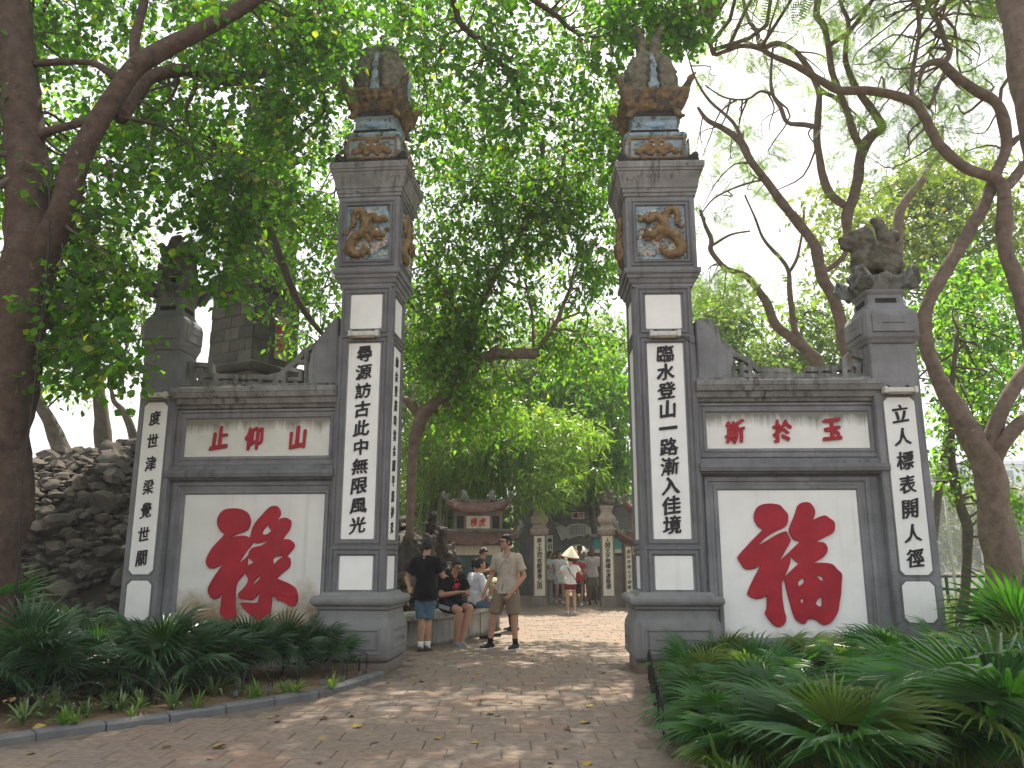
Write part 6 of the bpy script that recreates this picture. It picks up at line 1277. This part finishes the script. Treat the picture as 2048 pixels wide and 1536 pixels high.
# ================================================================== PEOPLE
def V3(*a): return Vector(a)
BASE = dict(pelvis=(0, 0, .53), waist=(0, .0, .61), chest=(0, .0, .74), neck=(0, .005, .835), head=(0, -.012, .925),
            shL=(.108, .0, .795), elL=(.140, .015, .63), haL=(.150, -.02, .475), shR=(-.108, .0, .795), elR=(-.140, .015, .63), haR=(-.150, -.02, .475),
            hipL=(.052, 0, .515), knL=(.058, -.012, .285), anL=(.060, .01, .045), hipR=(-.052, 0, .515), knR=(-.058, -.012, .285), anR=(-.060, .01, .045))
def person(loc, yaw, H, label, pose=None, look=0.0, nod=0.0, skin=None, top=None, bottom=None, sleeve=.55, leg=1.0, hem=.47, shoes=None, socks=None, hair=None, hairlen=0, hairtop=True, slim=1.0, voxel=.011, glasses=False, dress=False, detail=True, footdir=None, extra=None, legs_loose=.018, curl=.6, group='people at the gate'):
    J = {k: Vector(v) * H for k, v in BASE.items()}
    for k, v in (pose or {}).items(): J[k] = Vector(v) * H
    skin = skin or m_skin; r = H / 1.70 * slim; g = H / 1.70
    root = empty('person', loc, yaw, label=label, cat='person', group=group)
    b = MB(); c = b.cap
    sh = (J['shL'] + J['shR']) / 2; hp = (J['hipL'] + J['hipR']) / 2; hd = J['head']
    def torso(m, o, low=0.0):
        top_ = Vector((0, 0, low * g))
        for q in 'LR':
            s2 = J['sh' + q].lerp(sh, .44) - Vector((0, 0, .03 * g)); h2 = J['hip' + q].lerp(hp, .25) + top_; w2 = s2.lerp(h2, .62).lerp(sh.lerp(hp, .6), .12)
            m.cap(s2, w2, .084 * r + o, .074 * r + o); m.cap(w2, h2, .074 * r + o, (.085 - low * .2) * r + o)
            m.cap(J['neck'] - Vector((0, 0, .015 * g)), J['sh' + q] + Vector((0, 0, .0)), .038 * r + o * .6, .050 * r + o * .7)
        m.cap(J['shL'].lerp(sh, .2) - Vector((0, 0, .02 * g)), J['shR'].lerp(sh, .2) - Vector((0, 0, .02 * g)), .062 * r + o, .062 * r + o); m.cap(J['chest'], J['waist'], .108 * r + o, .095 * r + o); m.cap(J['waist'], hp + top_, .095 * r + o, .10 * r + o)
    torso(b, 0)
    c(J['neck'] - Vector((0, 0, .03 * g)), hd - Vector((0, 0, .03 * g)), .052 * r, .05 * r)
    q = Matrix.Rotation(look, 3, 'Z') @ Matrix.Rotation(nod, 3, 'X')
    def hp_(x, y, z): return hd + q @ (Vector((x, y, z)) * g)
    hb_ = lambda m, p, rad, nn=12, kk=8: m.ball(hp_(*p), tuple(a * g for a in rad), nn, kk, None, q)
    hb_(b, (0, .005, .02), (.074, .092, .098)); hb_(b, (0, -.028, -.035), (.056, .062, .07)); hb_(b, (0, -.055, -.075), (.032, .03, .025))
    hb_(b, (0, -.098, -.012), (.012, .018, .018)); hb_(b, (0, -.092, .008), (.009, .014, .022)); hb_(b, (0, -.083, .035), (.05, .02, .012)); hb_(b, (0, -.083, -.045), (.024, .016, .008)); hb_(b, (0, -.08, -.058), (.018, .014, .008))
    for s in (-1, 1): hb_(b, (s * .076, .008, -.005), (.010, .020, .030), 8, 6); hb_(b, (s * .045, -.062, -.015), (.022, .022, .02), 8, 6)
    # arms and hands
    for s, k in ((1, 'L'), (-1, 'R')):
        S_, E_, W_ = J['sh' + k], J['el' + k], J['ha' + k]
        c(S_, S_.lerp(E_, .5), .050 * r, .044 * r); c(S_.lerp(E_, .5), E_, .044 * r, .037 * r); c(E_, E_.lerp(W_, .35), .039 * r, .037 * r); c(E_.lerp(W_, .35), W_, .037 * r, .025 * r)
        d = (W_ - E_).normalized(); up = Vector((0, 0, 1)) if abs(d.z) < .8 else Vector((0, -1, 0)); n = Vector((-s, 0, 0)) if abs(d.z) > .6 else Vector((0, 0, -1)); n = (n - d * n.dot(d)).normalized(); sd = d.cross(n) 
        pc = W_ + d * .045 * g
        for t in (-1, -.35, .35, 1): c(W_ + sd * (t * .012 * g), pc + d * .035 * g + sd * (t * .026 * g), .015 * g, .013 * g, 8)
        for t, L_ in ((-1, .062), (-.35, .075), (.35, .070), (1, .054)):
            p0 = pc + d * .038 * g + sd * (t * .027 * g); p1 = p0 + (d * (1 - .35 * curl) + n * .55 * curl).normalized() * L_ * .5 * g; p2 = p1 + (d * (1 - .9 * curl) + n * 1.1 * curl).normalized() * L_ * .55 * g
            c(p0, p1, .0095 * g, .009 * g, 6); c(p1, p2, .009 * g, .0078 * g, 6)
        fw = sd if sd.y < 0 or (abs(sd.y) < .1 and sd.z > 0) else -sd
        t0 = W_ + d * .02 * g + fw * .02 * g; t1 = t0 + (d * .7 + fw * .8 + n * .2).normalized() * .04 * g; c(t0, t1, .013 * g, .011 * g, 6); c(t1, t1 + (d + n * .5 + fw * .2).normalized() * .03 * g, .0105 * g, .009 * g, 6)
        Hh, K_, A_ = J['hip' + k], J['kn' + k], J['an' + k]
        c(Hh, Hh.lerp(K_, .45), .086 * r, .075 * r); c(Hh.lerp(K_, .45), K_, .075 * r, .053 * r); c(K_, K_.lerp(A_, .3) + Vector((0, 0, 0)), .052 * r, .055 * r); c(K_.lerp(A_, .3), A_, .055 * r, .034 * r)
        fd = (Matrix.Rotation(0, 3, 'Z') @ Vector((footdir or {}).get(k, (s * .12, -1, 0)))).normalized(); c(A_ + Vector((0, 0, -.0)), A_ - Vector((0, 0, .02 * g)), .036 * r, .036 * r); c(A_ - fd * .02 * g - Vector((0, 0, .035 * g)), A_ + fd * .14 * g - Vector((0, 0, .05 * g)), .034 * g, .024 * g)
    c(J['pelvis'] - Vector((0, 0, .01)), hp, .10 * r, .10 * r)
    link('body', b.remesh(voxel, 2, 'body', skin), root)
    # clothing
    def sl(m, o, frac):
        for k in 'LR':
            S_, E_, W_ = J['sh' + k], J['el' + k], J['ha' + k]
            f1 = min(frac, 1.0); E2 = S_.lerp(E_, f1); dd = (E2 - S_).normalized(); m.tube([S_ - dd * .02, S_, S_.lerp(E2, .5), E2], [.045 * r, .058 * r + o, .054 * r + o, .056 * r + o * 1.3], 12)
            m.ball(S_, .056 * r + o * .8)
            if frac > 1: E3 = E_.lerp(W_, frac - 1); m.cap(E_, E3, .045 * r + o, .036 * r + o)
    if top:
        m = MB(); o = .012 * g; torso(m, o, .07); sl(m, o, sleeve)
        hz = hem * H; dn = (hp - sh).normalized(); base_c = hp + dn * ((hp.z - hz) if dn.z < -.7 else .03)
        for t in (-1, 0, 1): m.tube([J['waist'] + Vector((t * .045 * g, 0, 0)), hp + Vector((t * .068 * g, 0, 0)), base_c + Vector((t * .070 * g, 0, 0))], [.09 * r + o, .112 * r + o, .116 * r + o * 1.2], 14)
        if dress:
            for t in (-1, 1): m.tube([hp + Vector((t * .045 * g, 0, 0)), hp + Vector((t * .06 * g, 0, -.26 * g))], [.11 * r + o, .135 * r + o], 14)
        link('shirt' if not dress else 'dress', m.remesh(voxel * 1.1, 2, 'shirt', top, .009, 8), root)
    if bottom:
        m = MB(); o = legs_loose * g; m.cap(J['waist'].lerp(hp, .45), hp, .095 * r + o * .4, .102 * r + o * .6)
        for k in 'LR':
            Hh, K_, A_ = J['hip' + k], J['kn' + k], J['an' + k]; m.cap(hp.lerp(Hh, .6), Hh, .10 * r + o * .4, .09 * r + o * .6)
            f1 = min(leg, 1.0); E2 = Hh.lerp(K_, f1); m.tube([Hh, Hh.lerp(E2, .5), E2], [.088 * r + o * .7, .078 * r + o * 1.1, (.078 - .022 * f1) * r + o * 1.3], 14)
            if leg > 1: m.cap(K_, K_.lerp(A_, min(1, leg - 1)), .056 * r + o, .042 * r + o * .9)
        link('trousers' if leg > 1.3 else 'shorts', m.remesh(voxel * 1.1, 2, 'shorts', bottom, .006, 7), root)
    for s, k in ((1, 'L'), (-1, 'R')):
        A_ = J['an' + k]; K_ = J['kn' + k]; fd = Vector((footdir or {}).get(k, (s * .12, -1, 0))).normalized()
        if socks: m = MB(); m.tube([A_ - Vector((0, 0, .02)), A_.lerp(K_, .10), A_.lerp(K_, .20)], [.043 * r, .042 * r, .045 * r], 12); m.build('sock', socks, root, smooth=True)
        if shoes:
            m = MB(); z0 = Vector((0, 0, 1)); m.cap(A_ - fd * .035 * g - z0 * .030 * g, A_ + fd * .05 * g - z0 * .036 * g, .044 * g, .044 * g); m.cap(A_ + fd * .05 * g - z0 * .042 * g, A_ + fd * .155 * g - z0 * .052 * g, .043 * g, .030 * g); sh_ = link('shoe', m.remesh(.012, 2, 'shoe', shoes[0]), root)
            if len(shoes) > 1:
                m = MB(); m.cap(A_ - fd * .045 * g - z0 * .068 * g, A_ + fd * .155 * g - z0 * .070 * g, .040 * g, .036 * g); me = m.remesh(.012, 1, 'sole', shoes[1])
                for v in me.vertices: v.co.z = A_.z - .069 * g + (v.co.z - (A_.z - .069 * g)) * .32
                link('sole', me, sh_)
    if hair:
        m = MB(); hb_(m, (0, .014, .038), (.082, .094, .094)); hb_(m, (0, -.03, .085), (.062, .055, .034))
        for s in (-1, 1): hb_(m, (s * .062, .025, .0), (.022, .05, .045))
        hb_(m, (0, .06, .0), (.062, .045, .06))
        if hairlen: m.cap(hp_(0, .065, .02), hp_(0, .085, -hairlen), .07 * g, .05 * g); [m.cap(hp_(s * .06, .03, .02), hp_(s * .07, .06, -hairlen * .8), .03 * g, .03 * g) for s in (-1, 1)]
        me = m.remesh(.011, 1, 'hair', hair, .008, 40)
        # keep the face free
        bm = bmesh.new(); bm.from_mesh(me); qi = q.inverted()
        for v in bm.verts:
            l = qi @ (v.co - hd) / g
            if l.y < -.045 and l.z < .055: v.co = hd + q @ (Vector((l.x * .9, -.03, l.z)) * g)
        bm.to_mesh(me); bm.free(); link('hair', me, root)
    if detail:
        m = MB()
        for s in (-1, 1): hb_(m, (s * .030, -.083, .012), (.011, .008, .006), 8, 5)
        hb_(m, (0, -.097, -.050), (.022, .006, .0035), 8, 5)
        for s in (-1, 1): hb_(m, (s * .031, -.090, .032), (.020, .006, .004), 8, 5)
        m.build('eyes_and_brows', m_hair, root, smooth=True)
    if glasses:
        m = MB()
        for s in (-1, 1):
            P = [hp_(s * .032 + .026 * math.cos(a), -.108, .010 + .018 * math.sin(a)) for a in [i * math.pi / 5 for i in range(11)]]; m.tube(P, .003 * g, 5); m.tube([hp_(s * .058, -.106, .015), hp_(s * .08, .0, .012)], .003 * g, 5)
        m.tube([hp_(-.008, -.110, .012), hp_(.008, -.110, .012)], .003 * g, 5); m.build('glasses', m_black, root, smooth=True)
    return root, J, hp_
c_black = cloth('black_cotton', (.012, .012, .014)); c_beige = cloth('beige_polo', (.42, .36, .29)); c_khaki = cloth('khaki_cotton', (.20, .155, .11)); c_jean = cloth('blue_denim', (.09, .15, .21), .2); c_jeanL = cloth('mid_denim', (.10, .16, .26), .2)
c_white = cloth('white_cotton', (.70, .70, .71), .05); c_pale = cloth('pale_blue_shirt', (.55, .58, .66), .06); c_burg = cloth('burgundy_cotton', (.17, .02, .025)); c_navy = cloth('navy_cotton', (.02, .025, .045)); c_red = cloth('red_cotton', (.45, .04, .04)); c_blueW = mat('blue_print_cotton', (.62, .66, .72), .9, .1, 8, .3, spots=((.08, .25, .5), .52, 7)); c_grey = cloth('grey_green_shorts', (.20, .20, .16)); c_plaid = cloth('pale_check_shirt', (.58, .55, .58), .08)
s_black = mat('black_shoe', (.015, .015, .017), .6); s_white = mat('white_sole', (.75, .75, .75), .6); s_grey = mat('grey_canvas_shoe', (.25, .26, .29), .8); s_brown = mat('brown_leather', (.07, .035, .03), .5)

# 1 man seen from behind
g_ = Vector((-1.31, 12.42, 0))
person(g_, R_(150), 1.67, 'man seen from behind in black shirt and blue denim shorts, one hand behind his back', dict(elL=(.175, .05, .64), haL=(.10, .115, .575), elR=(-.15, -.06, .66), haR=(-.09, -.17, .66), knR=(-.0, -.05, .285), anR=(.0, -.05, .045), knL=(.03, -.0, .285), anL=(.025, .02, .045), hipL=(.045, 0, .515), head=(.0, -.02, .925)), look=.5, top=c_black, bottom=c_jean, sleeve=.72, leg=.98, hem=.45, shoes=(s_brown,), socks=c_white, hair=m_hair, voxel=.011, legs_loose=.022, slim=1.08, footdir={'L': (.2, -1, 0), 'R': (0, -1, -.2)}, curl=.3)
# 2 seated man with phone
sx_, sy_ = -1.02, 13.48
pz = .53 / 1.7
P2, J2, h2 = person(Vector((sx_, sy_, 0)), R_(38), 1.70, 'man sitting on the wall in black shirt with red print looking at a phone', dict(pelvis=(0, 0, pz + .06), waist=(0, -.01, pz + .13), chest=(0, -.03, pz + .24), neck=(0, -.055, pz + .335), head=(0, -.105, pz + .415), shL=(.112, -.04, pz + .31), shR=(-.112, -.04, pz + .31), elL=(.15, -.09, pz + .15), haL=(.05, -.22, pz + .19), elR=(-.155, -.09, pz + .15), haR=(-.04, -.225, pz + .18), hipL=(.055, 0, pz + .05), hipR=(-.055, 0, pz + .05), knL=(.06, -.25, pz + .035), anL=(.01, -.20, .045), knR=(-.06, -.25, pz + .02), anR=(-.035, -.17, .045)), nod=.45, top=c_black, bottom=cloth('black_sport_shorts', (.015, .018, .025)), sleeve=.75, leg=.72, shoes=(s_grey, s_white), hair=m_hair, glasses=True, slim=1.1, curl=.9, footdir={'L': (.0, -1, -.15), 'R': (.0, -1, -.15)})
def held(root, J, me_name, off, size, m, label_part=None):
    a = (J['haL'] + J['haR']) / 2 + Vector(off); o = MB().box(-size[0] / 2, size[0] / 2, -size[1] / 2, size[1] / 2, -size[2] / 2, size[2] / 2).build(me_name, m, root, bev=.003); o.location = a; return o
def carried(name, root, local, size, rot, m, label, cat):
    M_ = Matrix.Translation(root.location) @ Matrix.Rotation(root.rotation_euler[2], 4, 'Z'); o = MB().box(-size[0] / 2, size[0] / 2, -size[1] / 2, size[1] / 2, -size[2] / 2, size[2] / 2).build(name, m, None, label=label, cat=cat, bev=.003); o.matrix_world = M_ @ Matrix.Translation(local) @ Matrix.Rotation(rot, 4, 'X'); return o
carried('phone', P2, (J2['haL'] + J2['haR']) / 2 + Vector((0, -.10, .05)), (.075, .01, .15), .9, m_black, 'black phone in the hands of the seated man in the red print shirt', 'phone')
mb = MB(); rr_ = random.Random(9)
for i in range(46): a = rr_.uniform(0, 6.3); q_ = rr_.uniform(0, .085); mb.ball((q_ * math.cos(a), 0, q_ * math.sin(a) * 1.2), (rr_.uniform(.006, .016), .004, rr_.uniform(.006, .014)), 6, 4)
o = mb.build('shirt_print', m_red2, P2, smooth=True, kind='stuff'); o.location = (0, -.188, J2['chest'].z - .0); o.rotation_euler = (-.15, 0, 0)
mb = MB()
for i in range(3): mb.tube([J2['hipR'] + Vector((-.113, .0 - .0, .02 - .022 * i)), J2['hipR'].lerp(J2['knR'], .38) + Vector((-.110, 0, .02 - .022 * i)), J2['hipR'].lerp(J2['knR'], .70) + Vector((-.098, 0, .02 - .022 * i))], .005, 5)
mb.build('shorts_stripes', c_white, P2, smooth=True)
# 3 seated man in light shirt
P3, J3, h3 = person(Vector((-.62, 14.25, 0)), R_(118), 1.70, 'man sitting on the wall in rumpled light printed shirt and blue jeans, one leg folded', dict(pelvis=(0, 0, pz + .06), waist=(0, .0, pz + .13), chest=(0, .005, pz + .24), neck=(0, -.02, pz + .335), head=(.0, -.04, pz + .42), shL=(.112, .0, pz + .305), shR=(-.112, .0, pz + .305), elL=(.16, -.02, pz + .15), haL=(.12, -.11, pz + .06), elR=(-.17, -.02, pz + .16), haR=(-.11, -.10, pz + .045), hipL=(.055, 0, pz + .05), hipR=(-.055, 0, pz + .05), knL=(.10, -.24, pz + .05), anL=(-.04, -.16, pz + .028), knR=(-.12, -.23, pz + .05), anR=(.03, -.12, pz + .03)), look=-.1, nod=-.05, top=mat('rumpled_printed_shirt', (.60, .60, .66), .9, .07, 8, .9, 14, spots=((.50, .34, .42), .60, 24)), bottom=c_jeanL, sleeve=1.15, leg=1.85, hair=m_hair, footdir={'L': (-1, -.2, 0), 'R': (1, -.2, 0)}, legs_loose=.014)
# 4 black shirt behind
P4, J4, h4 = person(Vector((-.70, 17.3, .0)), R_(55), 1.62, 'man in black shirt standing behind the seated men, head bent over his phone', dict(head=(0, -.07, .90), neck=(0, -.03, .825), elL=(.15, -.07, .65), haL=(.05, -.19, .70), elR=(-.15, -.07, .65), haR=(-.04, -.19, .69)), nod=.5, top=c_black, bottom=c_navy, leg=1.9, hair=m_hair, glasses=True, voxel=.014, curl=.9)
carried('phone', P4, (J4['haL'] + J4['haR']) / 2 + Vector((0, -.09, .04)), (.075, .01, .14), .8, m_black, 'phone held by the man in black behind the seated men', 'phone')
# 5 navy person behind polo man
person(Vector((.02, 15.9, 0)), R_(-70), 1.62, 'person in navy shirt and dark trousers mostly hidden behind the man in the beige polo', dict(elR=(-.18, .03, .66), haR=(-.10, .06, .55), head=(0, -.05, .90)), nod=.3, top=c_navy, bottom=cloth('dark_blue_trousers', (.02, .03, .06)), leg=1.9, hair=m_hair, shoes=(s_black,), voxel=.014)
# 6 polo man
P6, J6, h6 = person(Vector((-.08, 12.83, 0)), R_(-28), 1.74, 'man standing in beige polo shirt and khaki shorts with glasses and black trainers', dict(anR=(-.155, -.03, .045), knR=(-.115, -.03, .285), anL=(.07, .03, .045), knL=(.07, .0, .285), elR=(-.165, .02, .64), haR=(-.20, -.05, .49), elL=(.16, .03, .63), haL=(.10, -.10, .49)), look=-.55, skin=m_skin, top=c_beige, bottom=c_khaki, sleeve=.72, leg=.93, hem=.475, shoes=(s_black, s_white), socks=c_black, hair=m_hair, glasses=True, voxel=.0105, legs_loose=.034, footdir={'R': (-.55, -1, 0), 'L': (-.1, -1, 0)})
mb = MB(); mb.tube([J6['shL'].lerp(J6['neck'], .55) + Vector((0, -.02, .045)), J6['chest'] + Vector((.03, -.135, .05)), J6['chest'] + Vector((-.06, -.135, -.08)), J6['waist'] + Vector((-.13, -.07, -.02))], .006, 5); mb.build('strap', mat('strap_tan', (.25, .21, .17), .8), P6, smooth=True)
mb = MB()
for s in (-1, 1): mb.tube([J6['neck'] + Vector((s * .055, .03, .0)), J6['neck'] + Vector((s * .06, -.045, -.015)), J6['neck'] + Vector((s * .012, -.085, -.065))], [.02, .022, .012], 7, True, 0, .5)
mb.build('collar', c_beige, P6, smooth=True); MB().box(.058, .068, -.128 - .012, -.12, J6['chest'].z + .015, J6['chest'].z + .035).build('chest_badge', m_black, P6)
# shoes left by the wall
for i, (px, py, a, lb) in enumerate(((975, 1279, 1.4, 'black shoe lying left in the pair below the wall'), (992, 1275, 1.7, 'black shoe lying right in the pair below the wall'))):
    m = MB(); m.cap((0, .06, .04), (0, 0, .035), .042, .04); m.cap((0, 0, .03), (0, -.12, .025), .042, .03); o = link('shoe', m.remesh(.012, 2, 'shoe', s_black), None, label=lb, cat='shoe', group='pair of black shoes by the wall'); p = G(px, py); o.location = (p.x, p.y, .01); o.rotation_euler = (0, 0, a + math.pi)
# 7 hat woman
P7, J7, h7 = person(Vector((1.46, 20.4, 0)), R_(178), 1.42, 'woman seen from behind in conical straw hat, white shirt and burgundy shorts', dict(elL=(.19, -.03, .68), haL=(.08, -.15, .80), elR=(-.19, -.03, .68), haR=(-.08, -.15, .80)), skin=m_skinL, top=c_white, bottom=c_burg, sleeve=.6, leg=.42, hem=.50, shoes=(c_white,), hair=m_hair, voxel=.014, legs_loose=.03, slim=1.02)
mh = MB(); 
for i in range(9): z = .02 * i
pts = [(0, .245), (.05, .20), (.11, .13), (.17, .06), (.225, -.005), (.23, -.012)]; n = 28
rg = [[Vector((r_ * math.cos(2 * math.pi * k / n) if r_ else .002 * math.cos(2 * math.pi * k / n), r_ * math.sin(2 * math.pi * k / n) if r_ else .002 * math.sin(2 * math.pi * k / n), z)) for k in range(n)] for r_, z in pts] + [[Vector((r_ * math.cos(2 * math.pi * k / n), r_ * math.sin(2 * math.pi * k / n), z)) for k in range(n)] for r_, z in ((.22, -.02), (.1, .11), (.02, .2))]
ht = empty('conical_hat', P7.location + Vector((0, 0, 1.40)), 0, label='pale straw conical hat on the woman in burgundy shorts', cat='hat'); ht.rotation_euler = (R_(6), R_(8), 0)
MB().rings(rg).build('hat_cone', mat('pale_straw', (.72, .70, .52), .8, .06, 30, .3), ht, smooth=True, ang=50)
mb = MB(); mb.tube([(.2 * math.cos(a), .2 * math.sin(a), -.03) for a in [i * 2 * math.pi / 16 for i in range(17)]], .016, 6); mb.build('hat_band', m_red2, ht, smooth=True)
bgp = empty('shoulder_bag', P7.location + Vector((.19, -.02, .62)), 0, label='black shoulder bag on the strap of the woman in the conical hat', cat='bag')
m = MB(); m.cap((0, 0, -.07), (0, 0, .07), .075, .07); m.cap((0, -.05, -.06), (0, .05, -.06), .06, .06); link('bag_body', m.remesh(.015, 2, 'bag_body', c_black), bgp)
MB().tube([(0, -.0, .1), (-.10, -.12, .25), (-.2, -.135, .38), (-.27, -.06, .50)], .011, 6).build('bag_strap', c_black, bgp, smooth=True)
# 8.. the people in the passage
def walker(px, py, Y, yaw, H, label, z=0, **k): 
    p = U(px, py, Y); k.setdefault('voxel', .019); k.setdefault('hair', m_hair)
    return person(Vector((p.x, Y, z)), R_(yaw), H, label, **k)
GP = 'people in the passage'
walker(1119, 1150, 24.8, 10, 1.56, 'young woman in short white dress walking towards the path', top=c_white, bottom=None, dress=True, sleeve=.3, shoes=(c_white,), skin=m_skinL, hairlen=.16, pose=dict(knR=(-.06, -.05, .285), anR=(-.06, .05, .06)), group=GP)
walker(1156, 1150, 23.6, 170, 1.46, 'person in red shirt beside the woman in the conical hat', top=c_red, bottom=c_grey, sleeve=.4, leg=.6, shoes=(s_white,), group=GP)
walker(1169, 1150, 24.3, -12, 1.52, 'woman in blue printed white top, dark red shorts and brown hat', top=c_blueW, bottom=cloth('rust_shorts', (.28, .07, .05)), sleeve=.6, leg=.5, shoes=(s_white,), skin=m_skin, hair=mat('brown_hat_straw', (.22, .15, .08), .8), pose=dict(anR=(-.07, .05, .05), knR=(-.06, -.04, .285)), group=GP)
walker(1185, 1150, 24.2, -5, 1.66, 'man in pale checked shirt and grey green shorts', top=c_plaid, bottom=c_grey, sleeve=.75, leg=.92, shoes=(s_black,), skin=mat('tanned_skin', (.22, .11, .07), .55), legs_loose=.03, pose=dict(anL=(.05, .07, .06), knL=(.055, -.02, .285)), hair=mat('short_grey_hair', (.09, .07, .06), .7), group=GP)
walker(1160, 1150, 26.0, 0, 1.74, 'tall man in dark glasses behind the conical hat', top=cloth('grey_teal_shirt', (.12, .16, .16)), bottom=c_grey, leg=.9, glasses=True, skin=bpy.data.materials['tanned_skin'], hair=m_hair, shoes=(s_black,), group=GP)
walker(1175, 1150, 35.0, 5, 1.68, 'man in white shirt on the steps beyond the arch', .3, top=c_white, bottom=c_navy, leg=1.8, hair=bpy.data.materials['short_grey_hair'], group=GP)
walker(1150, 1150, 36.5, 5, 1.6, 'distant person in pink shirt beyond the arch', .3, top=cloth('pink_shirt', (.5, .2, .2)), bottom=c_navy, leg=1.8, group=GP)
walker(1099, 1150, 26.6, 60, 1.56, 'girl in pale blue top and jeans leaning at the balustrade with one leg out', top=cloth('pale_blue_top', (.38, .48, .55)), bottom=c_jeanL, sleeve=.7, leg=1.85, hairlen=.22, shoes=(c_white,), pose=dict(elL=(.15, -.06, .66), haL=(.05, -.15, .64), elR=(-.15, -.06, .66), haR=(-.03, -.15, .64), knL=(.06, -.10, .30), anL=(.06, -.16, .045), knR=(-.06, -.04, .285), anR=(-.06, -.03, .045)), group=GP)
walker(1108, 1150, 27.0, 20, 1.50, 'woman in grey top with folded arms beside the girl in jeans', top=cloth('grey_top', (.3, .33, .36)), bottom=c_navy, sleeve=.7, leg=1.85, hairlen=.2, shoes=(c_white,), pose=dict(elL=(.15, -.06, .66), haL=(.0, -.13, .66), elR=(-.15, -.06, .66), haR=(.0, -.14, .65)), group=GP)
walker(1090, 1150, 27.2, 30, 1.60, 'person in dark clothes at the left side of the passage', top=c_black, bottom=c_black, sleeve=.7, leg=1.85, hairlen=.15, shoes=(s_black,), group=GP)
walker(1116, 1150, 28.0, 0, 1.55, 'person in green top deep in the passage', top=cloth('green_top', (.06, .22, .16)), bottom=c_navy, leg=1.8, hairlen=.1, shoes=(s_black,), group=GP)
bpy.data.scenes.remove(WS)
hz = MB().box(-160, 230, -6, 132, -4, 34).build('haze', None, None, kind='stuff')

m_h = bpy.data.materials.new('haze_air'); m_h.use_nodes = True; t = m_h.node_tree; t.nodes.remove(t.nodes['Principled BSDF']); v = t.nodes.new('ShaderNodeVolumePrincipled'); v.inputs['Color'].default_value = (.95, .97, 1, 1); v.inputs['Density'].default_value = .0012; v.inputs['Anisotropy'].default_value = .2; t.links.new(v.outputs[0], t.nodes['Material Output'].inputs['Volume']); hz.data.materials.clear(); hz.data.materials.append(m_h)
print('objects', len(bpy.data.objects))
